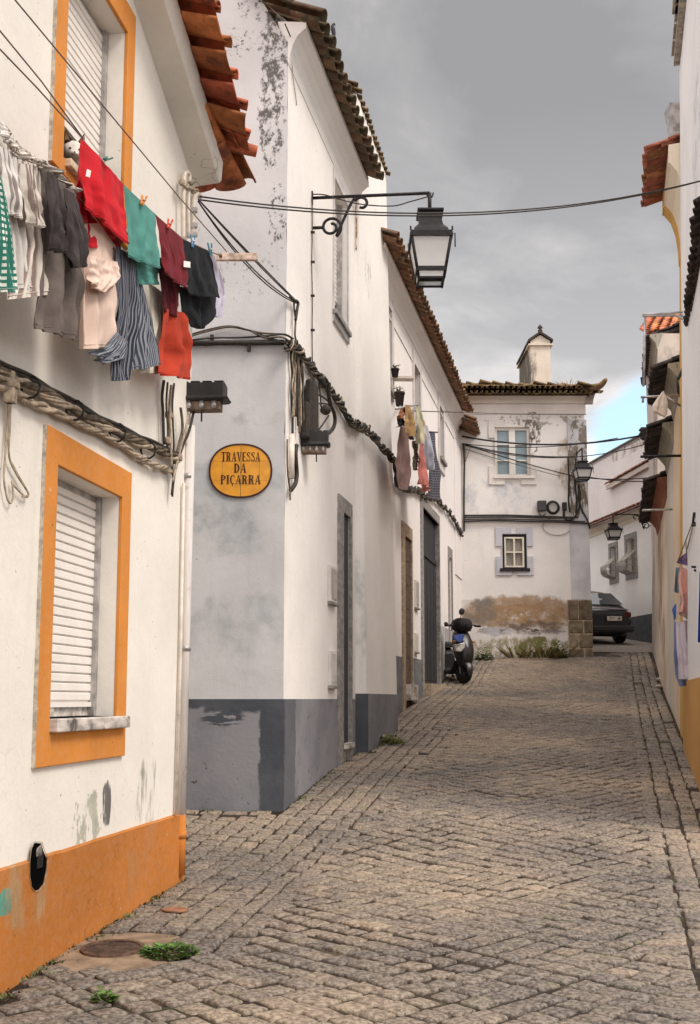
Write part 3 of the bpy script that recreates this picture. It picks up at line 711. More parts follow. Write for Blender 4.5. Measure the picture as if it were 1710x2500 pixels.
# gable (front) with slightly rough vertical edge
zs = [-1.2+0.12*i for i in range(71)]
edge = []
rnd = random.Random(8)
for z in zs:
    if z > hB+0.42: break
    edge.append(V((gx + (0.012*noise.noise(V((0, 0, z*4))) ), 9.0, z)))
top = V((gx-0.25, 9.0, hB+0.62))
mbf.add([V((-8, 9, -1.2))] + edge + [top, V((-8, 9, hB+3.6))], [tuple(range(len(edge)+3))])
mb.add([(p.x, 9.0, p.z) for p in edge] + [(p.x, 9.03, p.z) for p in edge], [(i, i+1, len(edge)+i+1, len(edge)+i) for i in range(len(edge)-1)])
mb.add([V((-8, 9.3, -1.2)), V((gx, 9.3, -1.2)), V((gx, 9.3, hB)), V((-8, 9.3, hB+3.4))], [(3, 2, 1, 0)])
mbf.quad(V((gx, 9.0, hB+0.40)), V((gx, 9.3, hB+0.40)), V((gx-0.25, 9.3, hB+.62)), top); mbf.quad(top, V((gx-0.25, 9.3, hB+.62)), V((-8, 9.3, hB+3.6)), V((-8, 9, hB+3.6)))
mould = (0.07, 0.065, 0.06)
def s6(x, y): return WBF.hit(*P('z6', x, y))
def s8_(x, y): return WBF.hit(*P('z8', x, y))
def s7_(x, y): return WBF.hit(*P('z7', x, y))
fr_st = [(s6(640, 330), (0.24, 0.5, 0.66), (0.13, 0.12, 0.115), 22, 0.455, (1, 1, 0.7)), (s6(620, 800), (0.22, 0.5, 1.0), (0.13, 0.12, 0.115), 26, 0.475, (1, 1, 0.6)), (s6(560, 60), (0.45, 0.5, 0.25), mould, 22, 0.52, (1, 1, 1)),
         (s6(400, 300), (0.35, 0.5, 0.28), mould, 24, 0.54, (1, 1, 1)), (s7_(820, 300), (0.2, 0.5, 0.6), mould, 26, 0.53, (1, 1, .7)), (s7_(560, 800), (0.6, 0.5, 0.5), (0.20, 0.19, 0.18), 22, 0.57, (1, 1, .7)),
         (s8_(500, 1600), (1.1, 0.5, 0.75), (0.44, 0.45, 0.46), 2.2, 0.44, (1, 1, 0.8)), (s8_(300, 1750), (0.6, 0.5, 0.5), (0.38, 0.39, 0.405), 2.6, 0.46, (1, 1, 0.8)), (s8_(650, 820), (0.45, 0.5, 0.18), (0.46, 0.43, 0.42), 5, 0.52, (1, 1, 1)),
         (WBF.hit(*P('z4', 1300, 250)), (1.0, 0.5, 0.7), (0.46, 0.465, 0.475), 2.0, 0.46, (1, 1, 0.8))]
mBf = plaster('weathered_gable_plaster', (0.53, 0.515, 0.52), var=0.10, streak=0.25, stains=fr_st, bump=0.45)
mbf.build('gable_wall', mBf, B)
mB = plaster('white_side_plaster', (0.80, 0.757, 0.72), var=0.06, streak=0.22, bump=0.45, grime=0.03)
mb.build('wall', mB, B)
# rear part projecting a little into the street (battered)
mb = MB(); u2a, u2b = WB2.uY(12.0), WB2.uY(YB2); hB2 = 7.25+EZ
def b2(u, h): return WB2.pt(u, h, 0.02-0.016*max(0, h-1.0))
zs = [-1.2, 1.0, 3, 5, 7, hB2]
rows = [[b2(u, z) for u in (u2a, (u2a+u2b)/2, u2b)] for z in zs]; mb.sheet(rows, False)
mb.sheet([[b2(u2a, z)+V((-3.5, 0, 0)) + (V((0, 0, 0))), b2(u2a, z)] for z in zs], False)
mb.sheet([[b2(u2b, z), b2(u2b, z)+V((-3.5, 0, 0))] for z in zs], False)
mB2 = plaster('white_rear_plaster', (0.82, 0.785, 0.745), var=0.05, streak=0.22, bump=0.3, stains=[(WB2.hit(*P('s1', 650, 850)), (0.3, 0.5, 0.7), (0.45, 0.38, 0.34), 8, 0.56, (2, 2, .4)), (b2(u2a, 2.2)+V((-.1, 0, 0)), (0.25, 0.12, 1.5), (0.60, 0.61, 0.60), 3, 0.50, (1, 1, 0.5))])  # second patch greys the return face: its shade put into the colour
mb.build('rear_wall', mB2, B)
# plinth of the gable house
hpB = EZ + 0.0
def patchmat():
    m, nt, b = base_mat('grey_plinth_paint', 0.85, 0, 0.2)
    geo = nt.nodes.new('ShaderNodeNewGeometry'); se = nt.nodes.new('ShaderNodeSeparateXYZ'); L(nt, geo.outputs['Position'], se.inputs[0])
    nn = noise_n(nt, 7, 6, 0.6); n3 = noise_n(nt, 22, 5, 0.6, stretch=(0.35, 1, 1.6))
    x = M(nt, 'ADD', se.outputs[0], M(nt, 'MULTIPLY', M(nt, 'SUBTRACT', nn, 0.5), 0.10)); z = M(nt, 'ADD', se.outputs[2], M(nt, 'MULTIPLY', M(nt, 'SUBTRACT', nn, 0.5), 0.12))
    dark = nmix(nt, smooth(nt, noise_n(nt, 2.5, 5), 0.35, 0.65), (0.058, 0.063, 0.075), (0.085, 0.09, 0.10))
    lite = nmix(nt, smooth(nt, noise_n(nt, 1.8, 6), 0.35, 0.65), (0.17, 0.168, 0.185), (0.235, 0.23, 0.245))
    xe = WBF.hit(*P('z4', 1400, 900)).x; ze = WBF.hit(*P('z4', 1200, 640)).z
    inL = M(nt, 'MULTIPLY', smooth(nt, x, xe+0.012, xe-0.012), smooth(nt, z, ze+0.02, ze-0.02))
    xs = WBF.hit(*P('z4', 1100, 900)).x
    corner = M(nt, 'MULTIPLY', smooth(nt, x, xs+0.02, xs-0.02), smooth(nt, z, ze+0.06, ze+0.03))
    inL = M(nt, 'MAXIMUM', inL, corner)
    # brushed dark strokes
    c0 = WBF.hit(*P('z4', 1200, 665)); sub = nt.nodes.new('ShaderNodeVectorMath'); sub.operation = 'SUBTRACT'; L(nt, geo.outputs['Position'], sub.inputs[0]); sub.inputs[1].default_value = c0
    dv = nt.nodes.new('ShaderNodeVectorMath'); dv.operation = 'DIVIDE'; L(nt, sub.outputs[0], dv.inputs[0]); dv.inputs[1].default_value = (0.20, 0.4, 0.085)
    ln = nt.nodes.new('ShaderNodeVectorMath'); ln.operation = 'LENGTH'; L(nt, dv.outputs[0], ln.inputs[0])
    br = M(nt, 'MULTIPLY', smooth(nt, ln.outputs['Value'], 1.1, 0.7), smooth(nt, n3, 0.46, 0.52))
    # side wall: dark band beside the corner, lighter beyond (by distance along the street)
    yy = M(nt, 'ADD', se.outputs[1], M(nt, 'MULTIPLY', M(nt, 'SUBTRACT', nn, 0.5), 0.16))
    side = smooth(nt, yy, 9.36, 9.39); mid = M(nt, 'MULTIPLY', smooth(nt, yy, 9.02, 9.05), 0.35)
    inL = M(nt, 'MULTIPLY', inL, smooth(nt, se.outputs[1], 9.01, 8.99))
    f = M(nt, 'SUBTRACT', M(nt, 'MAXIMUM', M(nt, 'MAXIMUM', inL, side), mid), br, clamp=True)
    ret_shade = M(nt, 'MULTIPLY', smooth(nt, se.outputs[1], 11.96, 11.98), smooth(nt, se.outputs[1], 12.03, 12.01))  # return face kept in the dark tone, its shade painted in
    f = M(nt, 'MULTIPLY', f, M(nt, 'SUBTRACT', 1.0, ret_shade))
    c = nmix(nt, f, dark, lite)
    low = noise_n(nt, 12, 6, 0.65)
    c = nmix(nt, smooth(nt, low, 0.62, 0.7), c, (0.06, 0.055, 0.05))
    L(nt, c, b.inputs['Base Color'])
    bp = nt.nodes.new('ShaderNodeBump'); bp.inputs['Strength'].default_value = 0.35; bp.inputs['Distance'].default_value = 0.01
    L(nt, M(nt, 'ADD', noise_n(nt, 30, 5), M(nt, 'MULTIPLY', f, 0.4)), bp.inputs['Height']); L(nt, bp.outputs[0], b.inputs['Normal']); return m
M_plB = patchmat()
mb = MB()
mb.box((gx-2.5+0.004, 8.996+0.25, (hpB-1.2)/2), 5.0+0.008, 0.52, hpB+1.2)
mb.build('plinth', M_plB, B, bevel=0.003)
mb = MB(); mb.wbox(WB, 0.02, dBo[0], -1.2, hpB, -0.02, 0.006); mb.wbox(WB, dBo[1], uB1+0.02, -1.2, hpB, -0.02, 0.006)
mb.build('plinth', M_plB, B)
mb = MB(); zt = hpB+0.06
pa = [b2(u2a, -1.2), b2(u2b, -1.2)]
mb.add([WB2.pt(u2a-0.006, -1.2, 0.028), WB2.pt(u2b+.006, -1.2, 0.028), WB2.pt(u2b+.006, zt, 0.026), WB2.pt(u2a-.006, zt, 0.026)] + [WB2.pt(u2a-.006, -1.2, 0.028)+V((-.4, 0, 0)), WB2.pt(u2b+.006, -1.2, .028)+V((-.4, 0, 0)), WB2.pt(u2b+.006, zt, .026)+V((-.4, 0, 0)), WB2.pt(u2a-.006, zt, .026)+V((-.4, 0, 0))],
       [(0, 1, 2, 3), (4, 0, 3, 7), (1, 5, 6, 2), (3, 2, 6, 7)])
mb.build('plinth', M_plB, B)
# window with roller shutter on the street side
mb = MB(); surround(mb, WB, wBo, wBi, 0.0, 0.02); wf = mb.build('window', mat('grey_white_trim', (0.55, 0.53, 0.52), 0.8, var=0.15), B, bevel=0.004)
a, b, c, d = wBi
mb = MB(); mb.wbox(WB, a, b, c, d, -0.25, -0.138); mb.build('glass', M_pane, wf)
mb = MB(); slats(mb, WB, a+.01, b-.02, c+0.30, d, -0.115, 0.055); mb.wbox(WB, a+.01, b-.02, c+0.30, d, -0.125, -0.117); mb.build('shutter', M_shutter, wf)
mb = MB(); mb.wbox(WB, b-0.05, b-0.015, c, d, -0.11, -0.05); mb.wbox(WB, a, b, c, c+0.04, -0.13, -0.09); mb.build('frame', M_galv, wf)
mb = MB(); mb.wbox(WB, a-0.04, b+0.05, c-0.05, c, -0.12, 0.05); mb.build('sill', M_stone, wf, bevel=0.004)
mb = MB(); mb.wbox(WB, wBo[0], wBo[1], wBo[2]+0.001, c-0.052, 0.0205, 0.024); mb.build('apron', mat('grey_apron_paint', (0.30, 0.29, 0.29), 0.85, var=0.2), wf)
# stone-framed door
mb = MB(); a, b, c, d = dBi; A_, B_, C_, D_ = dBo
mb.wbox(WB, A_, a, C_, D_, -0.05, 0.024); mb.wbox(WB, b, B_, C_, D_, -0.05, 0.024); mb.wbox(WB, a, b, d, D_, -0.05, 0.024); mb.wbox(WB, a, b, C_, c-0.06, -0.1, 0.02)
dr = mb.build('door_surround', M_stone, B, bevel=0.006)
mb = MB(); mb.wbox(WB, a, b, c, d, -0.14, -0.012)
for k in range(5):
    h0 = c+0.08+(d-c-0.1)*k/5; mb.wbox(WB, a+0.08, b-0.08, h0, h0+(d-c)/5-0.06, -0.012, -0.006)
mb.build('door', mat('dark_slate_door', (0.045, 0.046, 0.055), 0.7, var=0.5, scale=30, stretch=(1, 1, 3)), dr)
mb = MB(); mb.wbox(WB, a-0.01, b+0.02, c-0.06, c, -0.15, 0.06); mb.build('threshold', M_marble, dr, bevel=0.006)
# cove + eave of the street side
mb = MB(); prof = [(0, 0), (0.012, 0.0), (0.03, 0.08), (0.08, 0.18), (0.16, 0.26), (0.26, 0.31), (0.30, 0.32), (0.30, 0.38), (-0.1, 0.42)]; prof = [(o*0.55 if o > 0 else o, z) for o, z in prof]
u_e = WB.uh(*P('z6', 1210, 1335))[0]; print('B eave end', u_e, uB1)
hj = lambda u: hB
uE = min(u_e, uB1)
cornice(mb, WB, [0.0+uE*i/10 for i in range(11)], hj, prof)
# rounded head against the gable
mb.build('cornice', plaster('cove_plaster', (0.76, 0.735, 0.70), var=0.06, streak=0.05, bump=0.2), B)
mb = MB(); tiles(mb, WB.pt(0.06, hB+0.37, 0.30), WB.pt(uE+0.02, hB+0.37, 0.30), WB.n3, radians(24), 15, rows=4, r=0.088, ln=0.42, rnd=random.Random(12))
q0, q1 = WB.pt(0, hB+0.43, 0.16), WB.pt(uE, hB+0.43, 0.16); bk = V((-3.2, .6, 1.5)); slab(mb, [q0, q1, q1+bk, q0+bk])
mb.build('roof', M_tile_old, B)
mb = MB(); tiles(mb, WB2.pt(u2a-0.05, hB2-0.01, -0.09), WB2.pt(u2b+0.05, hB2-0.01, -0.09), WB.n3, radians(24), 16, rows=2, r=0.045, ln=0.4, rnd=random.Random(13), fl=.3)
q0, q1 = WB2.pt(u2a-.1, hB2-.02, -0.14), WB2.pt(u2b+.05, hB2-.02, -0.14); slab(mb, [q0, q1, q1+bk, q0+bk])
mb.build('rear_roof', M_tile_moss, B)
# ================================================================== HOUSE C (long white house with garage)
Cc = thing('row_house', 'long white two storey house with dark garage door and wavy tile eave', 'house', tuple(WC.pt(0, G(0.6, 14))))
hC = EZ+5.84; uC0, uC1 = -0.3, WC.uY(YD)-0.0
def rectpx(W, k, l, r, tl, tr, bl, br):
    "left/right px, top/bottom px at both sides"
    a0 = W.uh(*P(k, l, tl)); a1 = W.uh(*P(k, r, tr)); b0 = W.uh(*P(k, l, bl)); b1 = W.uh(*P(k, r, br))
    return ((a0[0]+b0[0])/2, (a1[0]+b1[0])/2, (b0[1]+b1[1])/2, (a0[1]+a1[1])/2)
garO = rectpx(WC, 's4', 928, 1084, 122, 275, 1760, 1700); garI = rectpx(WC, 's4', 943, 1080, 222, 340, 1745, 1690)
d1O = rectpx(WC, 's4', 766, 849, 320, 392, 1840, 1800); d1I = rectpx(WC, 's4', 786, 846, 450, 490, 1700, 1700)
d3O = rectpx(WC, 's4', 1160, 1194, 530, 575, 1230, 1230); d3I = (d3O[0]+0.12, d3O[1]-0.12, 0.5, d3O[3]-0.2)
w2O = rectpx(WC, 's3', 590, 682, 20, 175, 1050, 980); w2I = (w2O[0]+0.10, w2O[1]-0.14, w2O[2]+0.1, w2O[3]-0.22)
w3O = rectpx(WC, 's3', 880, 944, 490, 610, 1365, 1440); w3I = (w3O[0]+0.12, w3O[1]-0.12, w3O[2]+0.25, w3O[3]-0.25)
w1O = (0.0, 0, 0, 0)
_w1 = WC.uh(*P('s2', 412, 1260)); w1O = (0.1, _w1[0], w2O[2], _w1[1]); w1I = (0.25, _w1[0]-0.14, w2O[2]+.1, _w1[1]-0.2)
print('C', garI, d1I, w2I, w3I, w1I, 'len', uC1)
mb = MB(); garH = (*garI[:2], 0.0, garI[3], 0.07, False)
d1H = (*d1I[:2], 0.2, d1I[3], 0.03); d3H = (d3I[0], d3I[1], d3I[2], d3I[3], 0.15)
facade(mb, WC, uC0, uC1, -1.0, hC+0.3, [garH, d1H, d3H, (*w1I, 0.15), (*w2I, 0.15), (*w3I, 0.15)])
q = WC.pt(uC1, 0); mb.quad((q.x, q.y, -1), (q.x-6, q.y, -1), (q.x-6, q.y, hC+1), (q.x, q.y, hC+.3))
mb.build('wall', plaster('warm_white_plaster', (0.82, 0.765, 0.74), var=0.05, streak=0.15, bump=0.3), Cc)
for nm, O, I, mt in (('window', w1O, w1I, None), ('window', w2O, w2I, None), ('window', w3O, w3I, None)):
    mb = MB(); surround(mb, WC, O, I, 0, 0.03); wf = mb.build('window', mat('pale_stone_trim', (0.60, 0.56, 0.54), 0.85, var=0.12), Cc, bevel=0.004)
    mb = MB(); mb.wbox(WC, I[0], I[1], I[2], I[3], -0.2, -0.13); mb.build('glass', M_pane, wf)
    mb = MB(); window_frame(mb, WC, I, 0.06, -0.13, -0.08); mb.wbox(WC, (I[0]+I[1])/2-0.03, (I[0]+I[1])/2+0.03, I[2], I[3], -0.13, -0.075); mb.build('frame', mat('brown_frame', (0.10, 0.085, 0.08), 0.6), wf)
    mb = MB(); mb.wbox(WC, I[0]-0.08, I[1]+0.08, I[2]-0.07, I[2], -0.1, 0.08); mb.build('sill', M_stone, wf, bevel=0.004)
mb = MB(); a, b, c, d = garI; A_, B_, C_, D_ = garO
mb.wbox(WC, A_, a, -0.2, D_, -0.1, 0.03); mb.wbox(WC, b, B_, -0.2, D_, -0.1, 0.03); mb.wbox(WC, a, b, d, D_, -0.1, 0.03)
gs = mb.build('door_surround', M_stone, Cc, bevel=0.006)
mb = MB(); mb.wbox(WC, a, b, 0.0, d, -0.15, -0.055)
for k in range(5): uu = a+(b-a)*(k+0.5)/5; mb.wbox(WC, uu-(b-a)*0.085, uu+(b-a)*0.085, c+0.1, d-0.9, -0.055, -0.04)
mb.wbox(WC, a, b, d-0.78, d-0.70, -0.055, -0.03)
mb.build('garage_door', M_wood_dark, gs, bevel=0.004)
mb = MB(); mb.wbox(WC, a-.1, b+.1, 0.2, c+0.03, -0.35, 0.15); mb.build('threshold', mat('sandy_step', (0.42, 0.33, 0.24), 0.9, var=0.3, scale=12, bump=0.4), gs)
mb = MB(); a, b, c, d = d1I; A_, B_, C_, D_ = d1O; mt = mat('sandstone_trim', (0.36, 0.27, 0.19), 0.9, var=0.3, scale=16, bump=0.5)
mb.wbox(WC, A_, a, -0.2, D_, -0.1, 0.03); mb.wbox(WC, b, B_, -0.2, D_, -0.1, 0.03); mb.wbox(WC, a, b, d, D_, -0.1, 0.03); ds = mb.build('door_surround', mt, Cc, bevel=0.006)
mb = MB(); mb.wbox(WC, a, b, 0.1, d, -0.15, -0.012)
for k in range(6): h0 = c+(d-c)*k/6; mb.wbox(WC, a+.06, b-.06, h0+0.03, h0+(d-c)/6-0.03, -0.012, -0.005)
mb.build('door', mat('brown_plank_door', (0.11, 0.075, 0.055), 0.7, var=0.4, scale=20), ds)
mb = MB(); mb.wbox(WC, a-.02, b+.05, c-0.25, c-.01, -0.3, 0.10); mb.build('threshold', M_marble, ds, bevel=0.006)
mb = MB(); a, b, c, d = d3I; surround(mb, WC, (d3O[0], d3O[1], 0.5, d3O[3]), (a, b, 0.5, d), 0, 0.02); ds = mb.build('door_surround', M_stone, Cc)
mb = MB(); mb.wbox(WC, a, b, 0.5, d, -0.2, -0.13); mb.build('door', mat('grey_plank_door', (0.22, 0.21, 0.23), 0.7, var=0.3, scale=20), ds)
mb = MB(); hpC = EZ + 0.22
zp = WC.uh(*P('s4', 750, 1468))[1]; zp2 = WC.uh(*P('s4', 905, 1488))[1]; zp3 = WC.uh(*P('s4', 1120, 1215))[1]; print('C plinths', zp, zp2, zp3)
mb.wbox(WC, uC0, d1O[0]-.01, -0.5, zp, -.02, 0.008); mb.wbox(WC, d1O[1]+.01, garO[0]-.01, -0.5, zp2, -.02, 0.008); mb.build('plinth', mat('mid_grey_plinth', (0.17, 0.17, 0.18), 0.85, var=0.25, scale=4), Cc)
mb = MB(); mb.wbox(WC, garO[1]+.01, uC1, -0.0, zp3, -.02, 0.008); mb.build('plinth', mat('pale_grey_plinth', (0.40, 0.38, 0.38), 0.85, var=0.3, scale=3, stretch=(3, 3, .4)), Cc)
mb = MB(); cornice(mb, WC, [uC0+(uC1-0.5-uC0)*i/16 for i in range(17)], lambda u: hC, [(0, 0), (0.012, 0), (0.03, 0.06), (0.07, 0.13), (0.14, 0.19), (0.2, 0.21), (0.2, 0.27), (-0.1, 0.30)])
mb.wbox(WC, uC0, uC1, hC-0.32, hC-0.295, 0, 0.015)
mb.build('cornice', plaster('cove_plaster_warm', (0.78, 0.73, 0.70), var=0.06, streak=0.1, bump=0.2), Cc)
mb = MB(); mb.wbox(WC, uC1-1.15, uC1-0.02, 3.9, hC-0.34, 0, 0.02); mb.build('quoin', plaster('quoin_plaster', (0.80, 0.745, 0.73), var=0.04), Cc)
nC = 42
mb = MB(); tiles(mb, WC.pt(uC0, hC+0.27, 0.36), WC.pt(uC1-0.9, hC+0.27, 0.36), WC.n3, radians(22), nC, rows=4, r=0.085, ln=0.42, rnd=random.Random(22))
tiles(mb, WC.pt(uC1-0.75, hC+0.10, 0.40), WC.pt(uC1+0.25, hC+0.02, 0.40), WC.n3, radians(22), 5, rows=4, r=0.085, ln=0.42, rnd=random.Random(23))
q0, q1 = WC.pt(uC0, hC+0.30, 0.18), WC.pt(uC1, hC+0.30, 0.18); bk = V((-3.2, .6, 1.4)); slab(mb, [q0, q1, q1+bk, q0+bk])
mb.build('roof', M_tile_mid, Cc)
# ================================================================== HOUSE D (facing down the street)
D = thing('corner_house', 'two storey house closing the street with mossy hipped roof, chimney and peeling base', 'house', (3.5, YD, G(3.5, YD)))
def dr(k, x0, y0, x1, y1): return WD.rect(P(k, x0, y0), P(k, x1, y1))
dU = dr('s5', 400, 1075, 755, 1560); dUo = dr('s5', 335, 1000, 820, 1645)
dL = dr('s6', 362, 138, 552, 398); dLo = dr('s6', 312, 88, 602, 452)
uD1 = WD.uh(*P('f', 1440, 1500))[0]; hD = WD.uh(*P('s5', 600, 850))[1]; hDt = WD.uh(*P('s5', 600, 775))[1]
print('D', uD1, hD, hDt, 'win', dU, dL)
mb = MB(); facade(mb, WD, -1.0, uD1, -0.5, hD+0.1, [(*dU, 0.12), (*dL, 0.10)])
q = WD.pt(uD1, 0)
mb.quad((q.x, q.y, -.5), (q.x, q.y+7, -.5), (q.x, q.y+7, hD+.1), (q.x, q.y, hD+.1))
def sD(k, x, y): return WD.hit(*P(k, x, y))
brown = (0.34, 0.25, 0.17)
hole_st = [(sD('s6', 500, 745), (1.7, 1, 0.42), (0.43, 0.29, 0.18), 6, 0.40, (.5, 1, .9)), (sD('s6', 430, 870), (2.0, 1, 0.10), (0.09, 0.075, 0.065), 7, 0.48, (.5, 1, 1)), (sD('s6', 500, 740), (2.3, 1, 0.62), (0.36, 0.23, 0.13), 1.8, 0.34, (1, 1, 1)), (sD('s6', 200, 720), (0.6, 1, 0.5), (0.22, 0.19, 0.165), 3.5, 0.38, (1, 1, 1)), (sD('s6', 520, 850), (1.9, 1, 0.3), (0.15, 0.12, 0.10), 5, 0.44, (.6, 1, 1)),
           (sD('s6', 330, 880), (0.6, 1, 0.18), (0.50, 0.50, 0.55), 3.5, 0.38, (1, 1, 1)), (sD('s6', 500, 1010), (2.4, 1, 0.45), (0.30, 0.25, 0.13), 5, 0.40, (1.5, 1, .7)), (sD('s6', 640, 1000), (1.0, 1, 0.40), (0.20, 0.19, 0.08), 6, 0.46, (1.5, 1, .7)),
           (sD('s5', 780, 1150), (0.35, 1, 0.9), (0.22, 0.19, 0.17), 7, 0.5, (1, 1, .6)), (sD('s5', 1090, 1450), (0.35, 1, 1.1), (0.42, 0.30, 0.20), 3, 0.42, (1, 1, .6)),
           (sD('s5', 900, 1000), (2.6, 1, 0.25), (0.45, 0.40, 0.36), 8, 0.52, (1, 1, 1)), (sD('s5', 400, 1800), (1.4, 1, 0.9), (0.60, 0.60, 0.63), 2, 0.45, (1, 1, .6))]
mD = plaster('cool_white_plaster', (0.80, 0.755, 0.73), var=0.06, streak=0.25, stains=hole_st, bump=0.4)
mb.build('wall', mD, D)
M_trimD = plaster('moulded_trim_plaster', (0.72, 0.66, 0.62), var=0.1, streak=0.2, stains=[(sD('s5', 780, 1080), (0.5, 1, 0.7), (0.20, 0.17, 0.15), 8, 0.46, (1, 1, .7))])
M_trimD2 = plaster('bluish_trim_plaster', (0.52, 0.52, 0.56), var=0.12, streak=0.2)
def eared(mb, W, O, I, o0=0, o1=0.035):
    A_, B_, C_, D_ = O; a, b, c, d = I; ex = 0.12; ey = 0.30; t = (b-a)*0.10
    surround(mb, W, (A_+ex*.6, B_-ex*.6, C_+ey*.25, D_-ey*.25), I, o0, o1)
    for (ua, ub) in ((A_, A_+ex*3), (B_-ex*3, B_)):
        mb.wbox(W, ua, ub, D_-ey, D_, o0, o1+0.004); mb.wbox(W, ua, ub, C_, C_+ey, o0, o1+0.004)
def dwin(O, I, mt, fr_m, pane_m, cols, rows_, deep, dark=False):
    mb = MB(); 
    # eared surround, built as frame + four ears that stop at the opening
    A_, B_, C_, D_ = O; a, b, c, d = I; ex = 0.13
    surround(mb, WD, (A_+ex, B_-ex, C_+0.13, D_-0.13), I, 0, 0.03)
    for s_ in (0, 1):
        ua, ub = (A_, A_+ex) if s_ == 0 else (B_-ex, B_)
        mb.wbox(WD, ua, ub, D_-0.42, D_, 0, 0.034); mb.wbox(WD, ua, ub, C_, C_+0.42, 0, 0.034)
        ua, ub = (A_+ex, A_+ex+0.22) if s_ == 0 else (B_-ex-0.22, B_-ex)
        mb.wbox(WD, ua, ub, D_-0.13, D_, 0, 0.034); mb.wbox(WD, ua, ub, C_, C_+0.13, 0, 0.034)
    wf = mb.build('window', mt, D, bevel=0.004)
    mb = MB(); mb.wbox(WD, a, b, c, d, -deep-0.06, -deep); mb.build('glass', pane_m, wf)
    mb = MB(); fw = 0.055
    window_frame(mb, WD, (a+0.0, b, c, d), fw, -deep, -deep+0.05)
    return wf, mb, fw
wf, mb, fw = dwin(dUo, dU, M_trimD, None, M_pane_blue, 2, 3, 0.09)
a, b, c, d = dU; mid = (a+b)/2
mb.wbox(WD, mid-0.07, mid+0.07, c+fw, d-fw, -0.09, -0.035)
for k in (1, 2): hh = c+(d-c)*k/3; mb.wbox(WD, a+fw, mid-.07, hh-.015, hh+.015, -0.09, -.05); mb.wbox(WD, mid+.07, b-fw, hh-.015, hh+.015, -0.09, -.05)
mb.build('frame', M_shutter, wf, bevel=0.003)
mb = MB(); mb.wbox(WD, a-0.04, b+0.1, c-0.06, c, -0.09, 0.07); mb.build('sill', M_trimD, wf, bevel=0.004)
wf, mb, fw = dwin(dLo, dL, M_trimD2, None, mat('curtained_pane', (0.30, 0.27, 0.24), 0.2, var=0.25, scale=12, stretch=(4, 1, .5)), 2, 2, 0.05)
a, b, c, d = dL
mb.build('frame', mat('near_black_frame', (0.02, 0.016, 0.018), 0.6), wf)
mb = MB(); a, b, c, d = dr('s6', 378, 160, 532, 390); window_frame(mb, WD, (a, b, c, d), 0.035, -0.045, 0.012); mb.wbox(WD, (a+b)/2-.018, (a+b)/2+.018, c+.035, d-.035, -0.045, 0.01); mb.wbox(WD, a+.035, (a+b)/2-.018, (c+d)/2-.015, (c+d)/2+.015, -0.045, 0.01); mb.wbox(WD, (a+b)/2+.018, b-.035, (c+d)/2-.015, (c+d)/2+.015, -0.045, 0.01)
mb.build('sash', mat('cream_sash', (0.72, 0.66, 0.56), 0.6, var=0.1), wf, bevel=0.003)
mb = MB(); a, b, c, d = dL; mb.wbox(WD, a-0.06, b+0.06, c-0.07, c-.002, -0.05, 0.06); mb.build('sill', mat('near_black_frame', (0.02, 0.016, 0.018), 0.6), wf)
# corner pilaster, stone foot
pu0 = WD.uh(*P('s6', 882, 300))[0]; hfo = WD.uh(*P('s6', 900, 636))[1]
mb = MB(); mb.wbox(WD, pu0, uD1+0.035, hfo, WD.uh(*P('s5', 1200, 1000))[1], -0.3, 0.035)
mb.build('pilaster', plaster('worn_pilaster', (0.52, 0.51, 0.53), var=0.25, streak=0.7, bump=0.6, grime=0.35, stains=[(sD('s5', 1220, 1300), (0.5, 1, 1.3), (0.26, 0.22, 0.18), 6, 0.44, (1, 1, .5)), (sD('s5', 1230, 1700), (0.5, 1, 1.2), (0.20, 0.17, 0.12), 6, 0.46, (2, 1, .4))]), D)
mb = MB(); rnd = random.Random(3); hbs = [G(5, YD)-0.1]
while hbs[-1] < hfo-0.35: hbs.append(hbs[-1]+rnd.uniform(0.26, 0.36))
hbs[-1] = hfo-0.004; uf0 = WD.uh(*P('s6', 862, 800))[0]
for i, (h0, h1) in enumerate(zip(hbs, hbs[1:])):
    cuts = [uf0, uf0+(uD1+.06-uf0)*(0.42 if i % 2 else 0.62), uD1+0.06]
    for ua, ub in zip(cuts, cuts[1:]): mb.wbox(WD, ua+.012, ub-.012, h0+.012, h1-.012, -0.3, 0.055+rnd.uniform(-.01, .01))
mb.build('stone_foot', mat('brown_stone_block', (0.19, 0.145, 0.10), 0.95, var=0.4, scale=7, bump=0.7, bscale=25, island=0.3), D, bevel=0.02)
mb = MB(); mb.wbox(WD, uf0, uD1+0.05, hbs[0], hfo-.006, -0.3, 0.035); mb.build('foot_mortar', mat('sandy_mortar', (0.42, 0.33, 0.24), 0.95, var=0.3, scale=12, bump=0.4), D)
mb = MB(); mb.wbox(WD, -1, uf0-.002, -0.5, hfo, -0.02, 0.02)
mb.build('plinth', plaster('peeling_base_plaster', (0.68, 0.63, 0.61), var=0.14, streak=0.4, stains=hole_st, bump=1.0, grime=0.3), D)
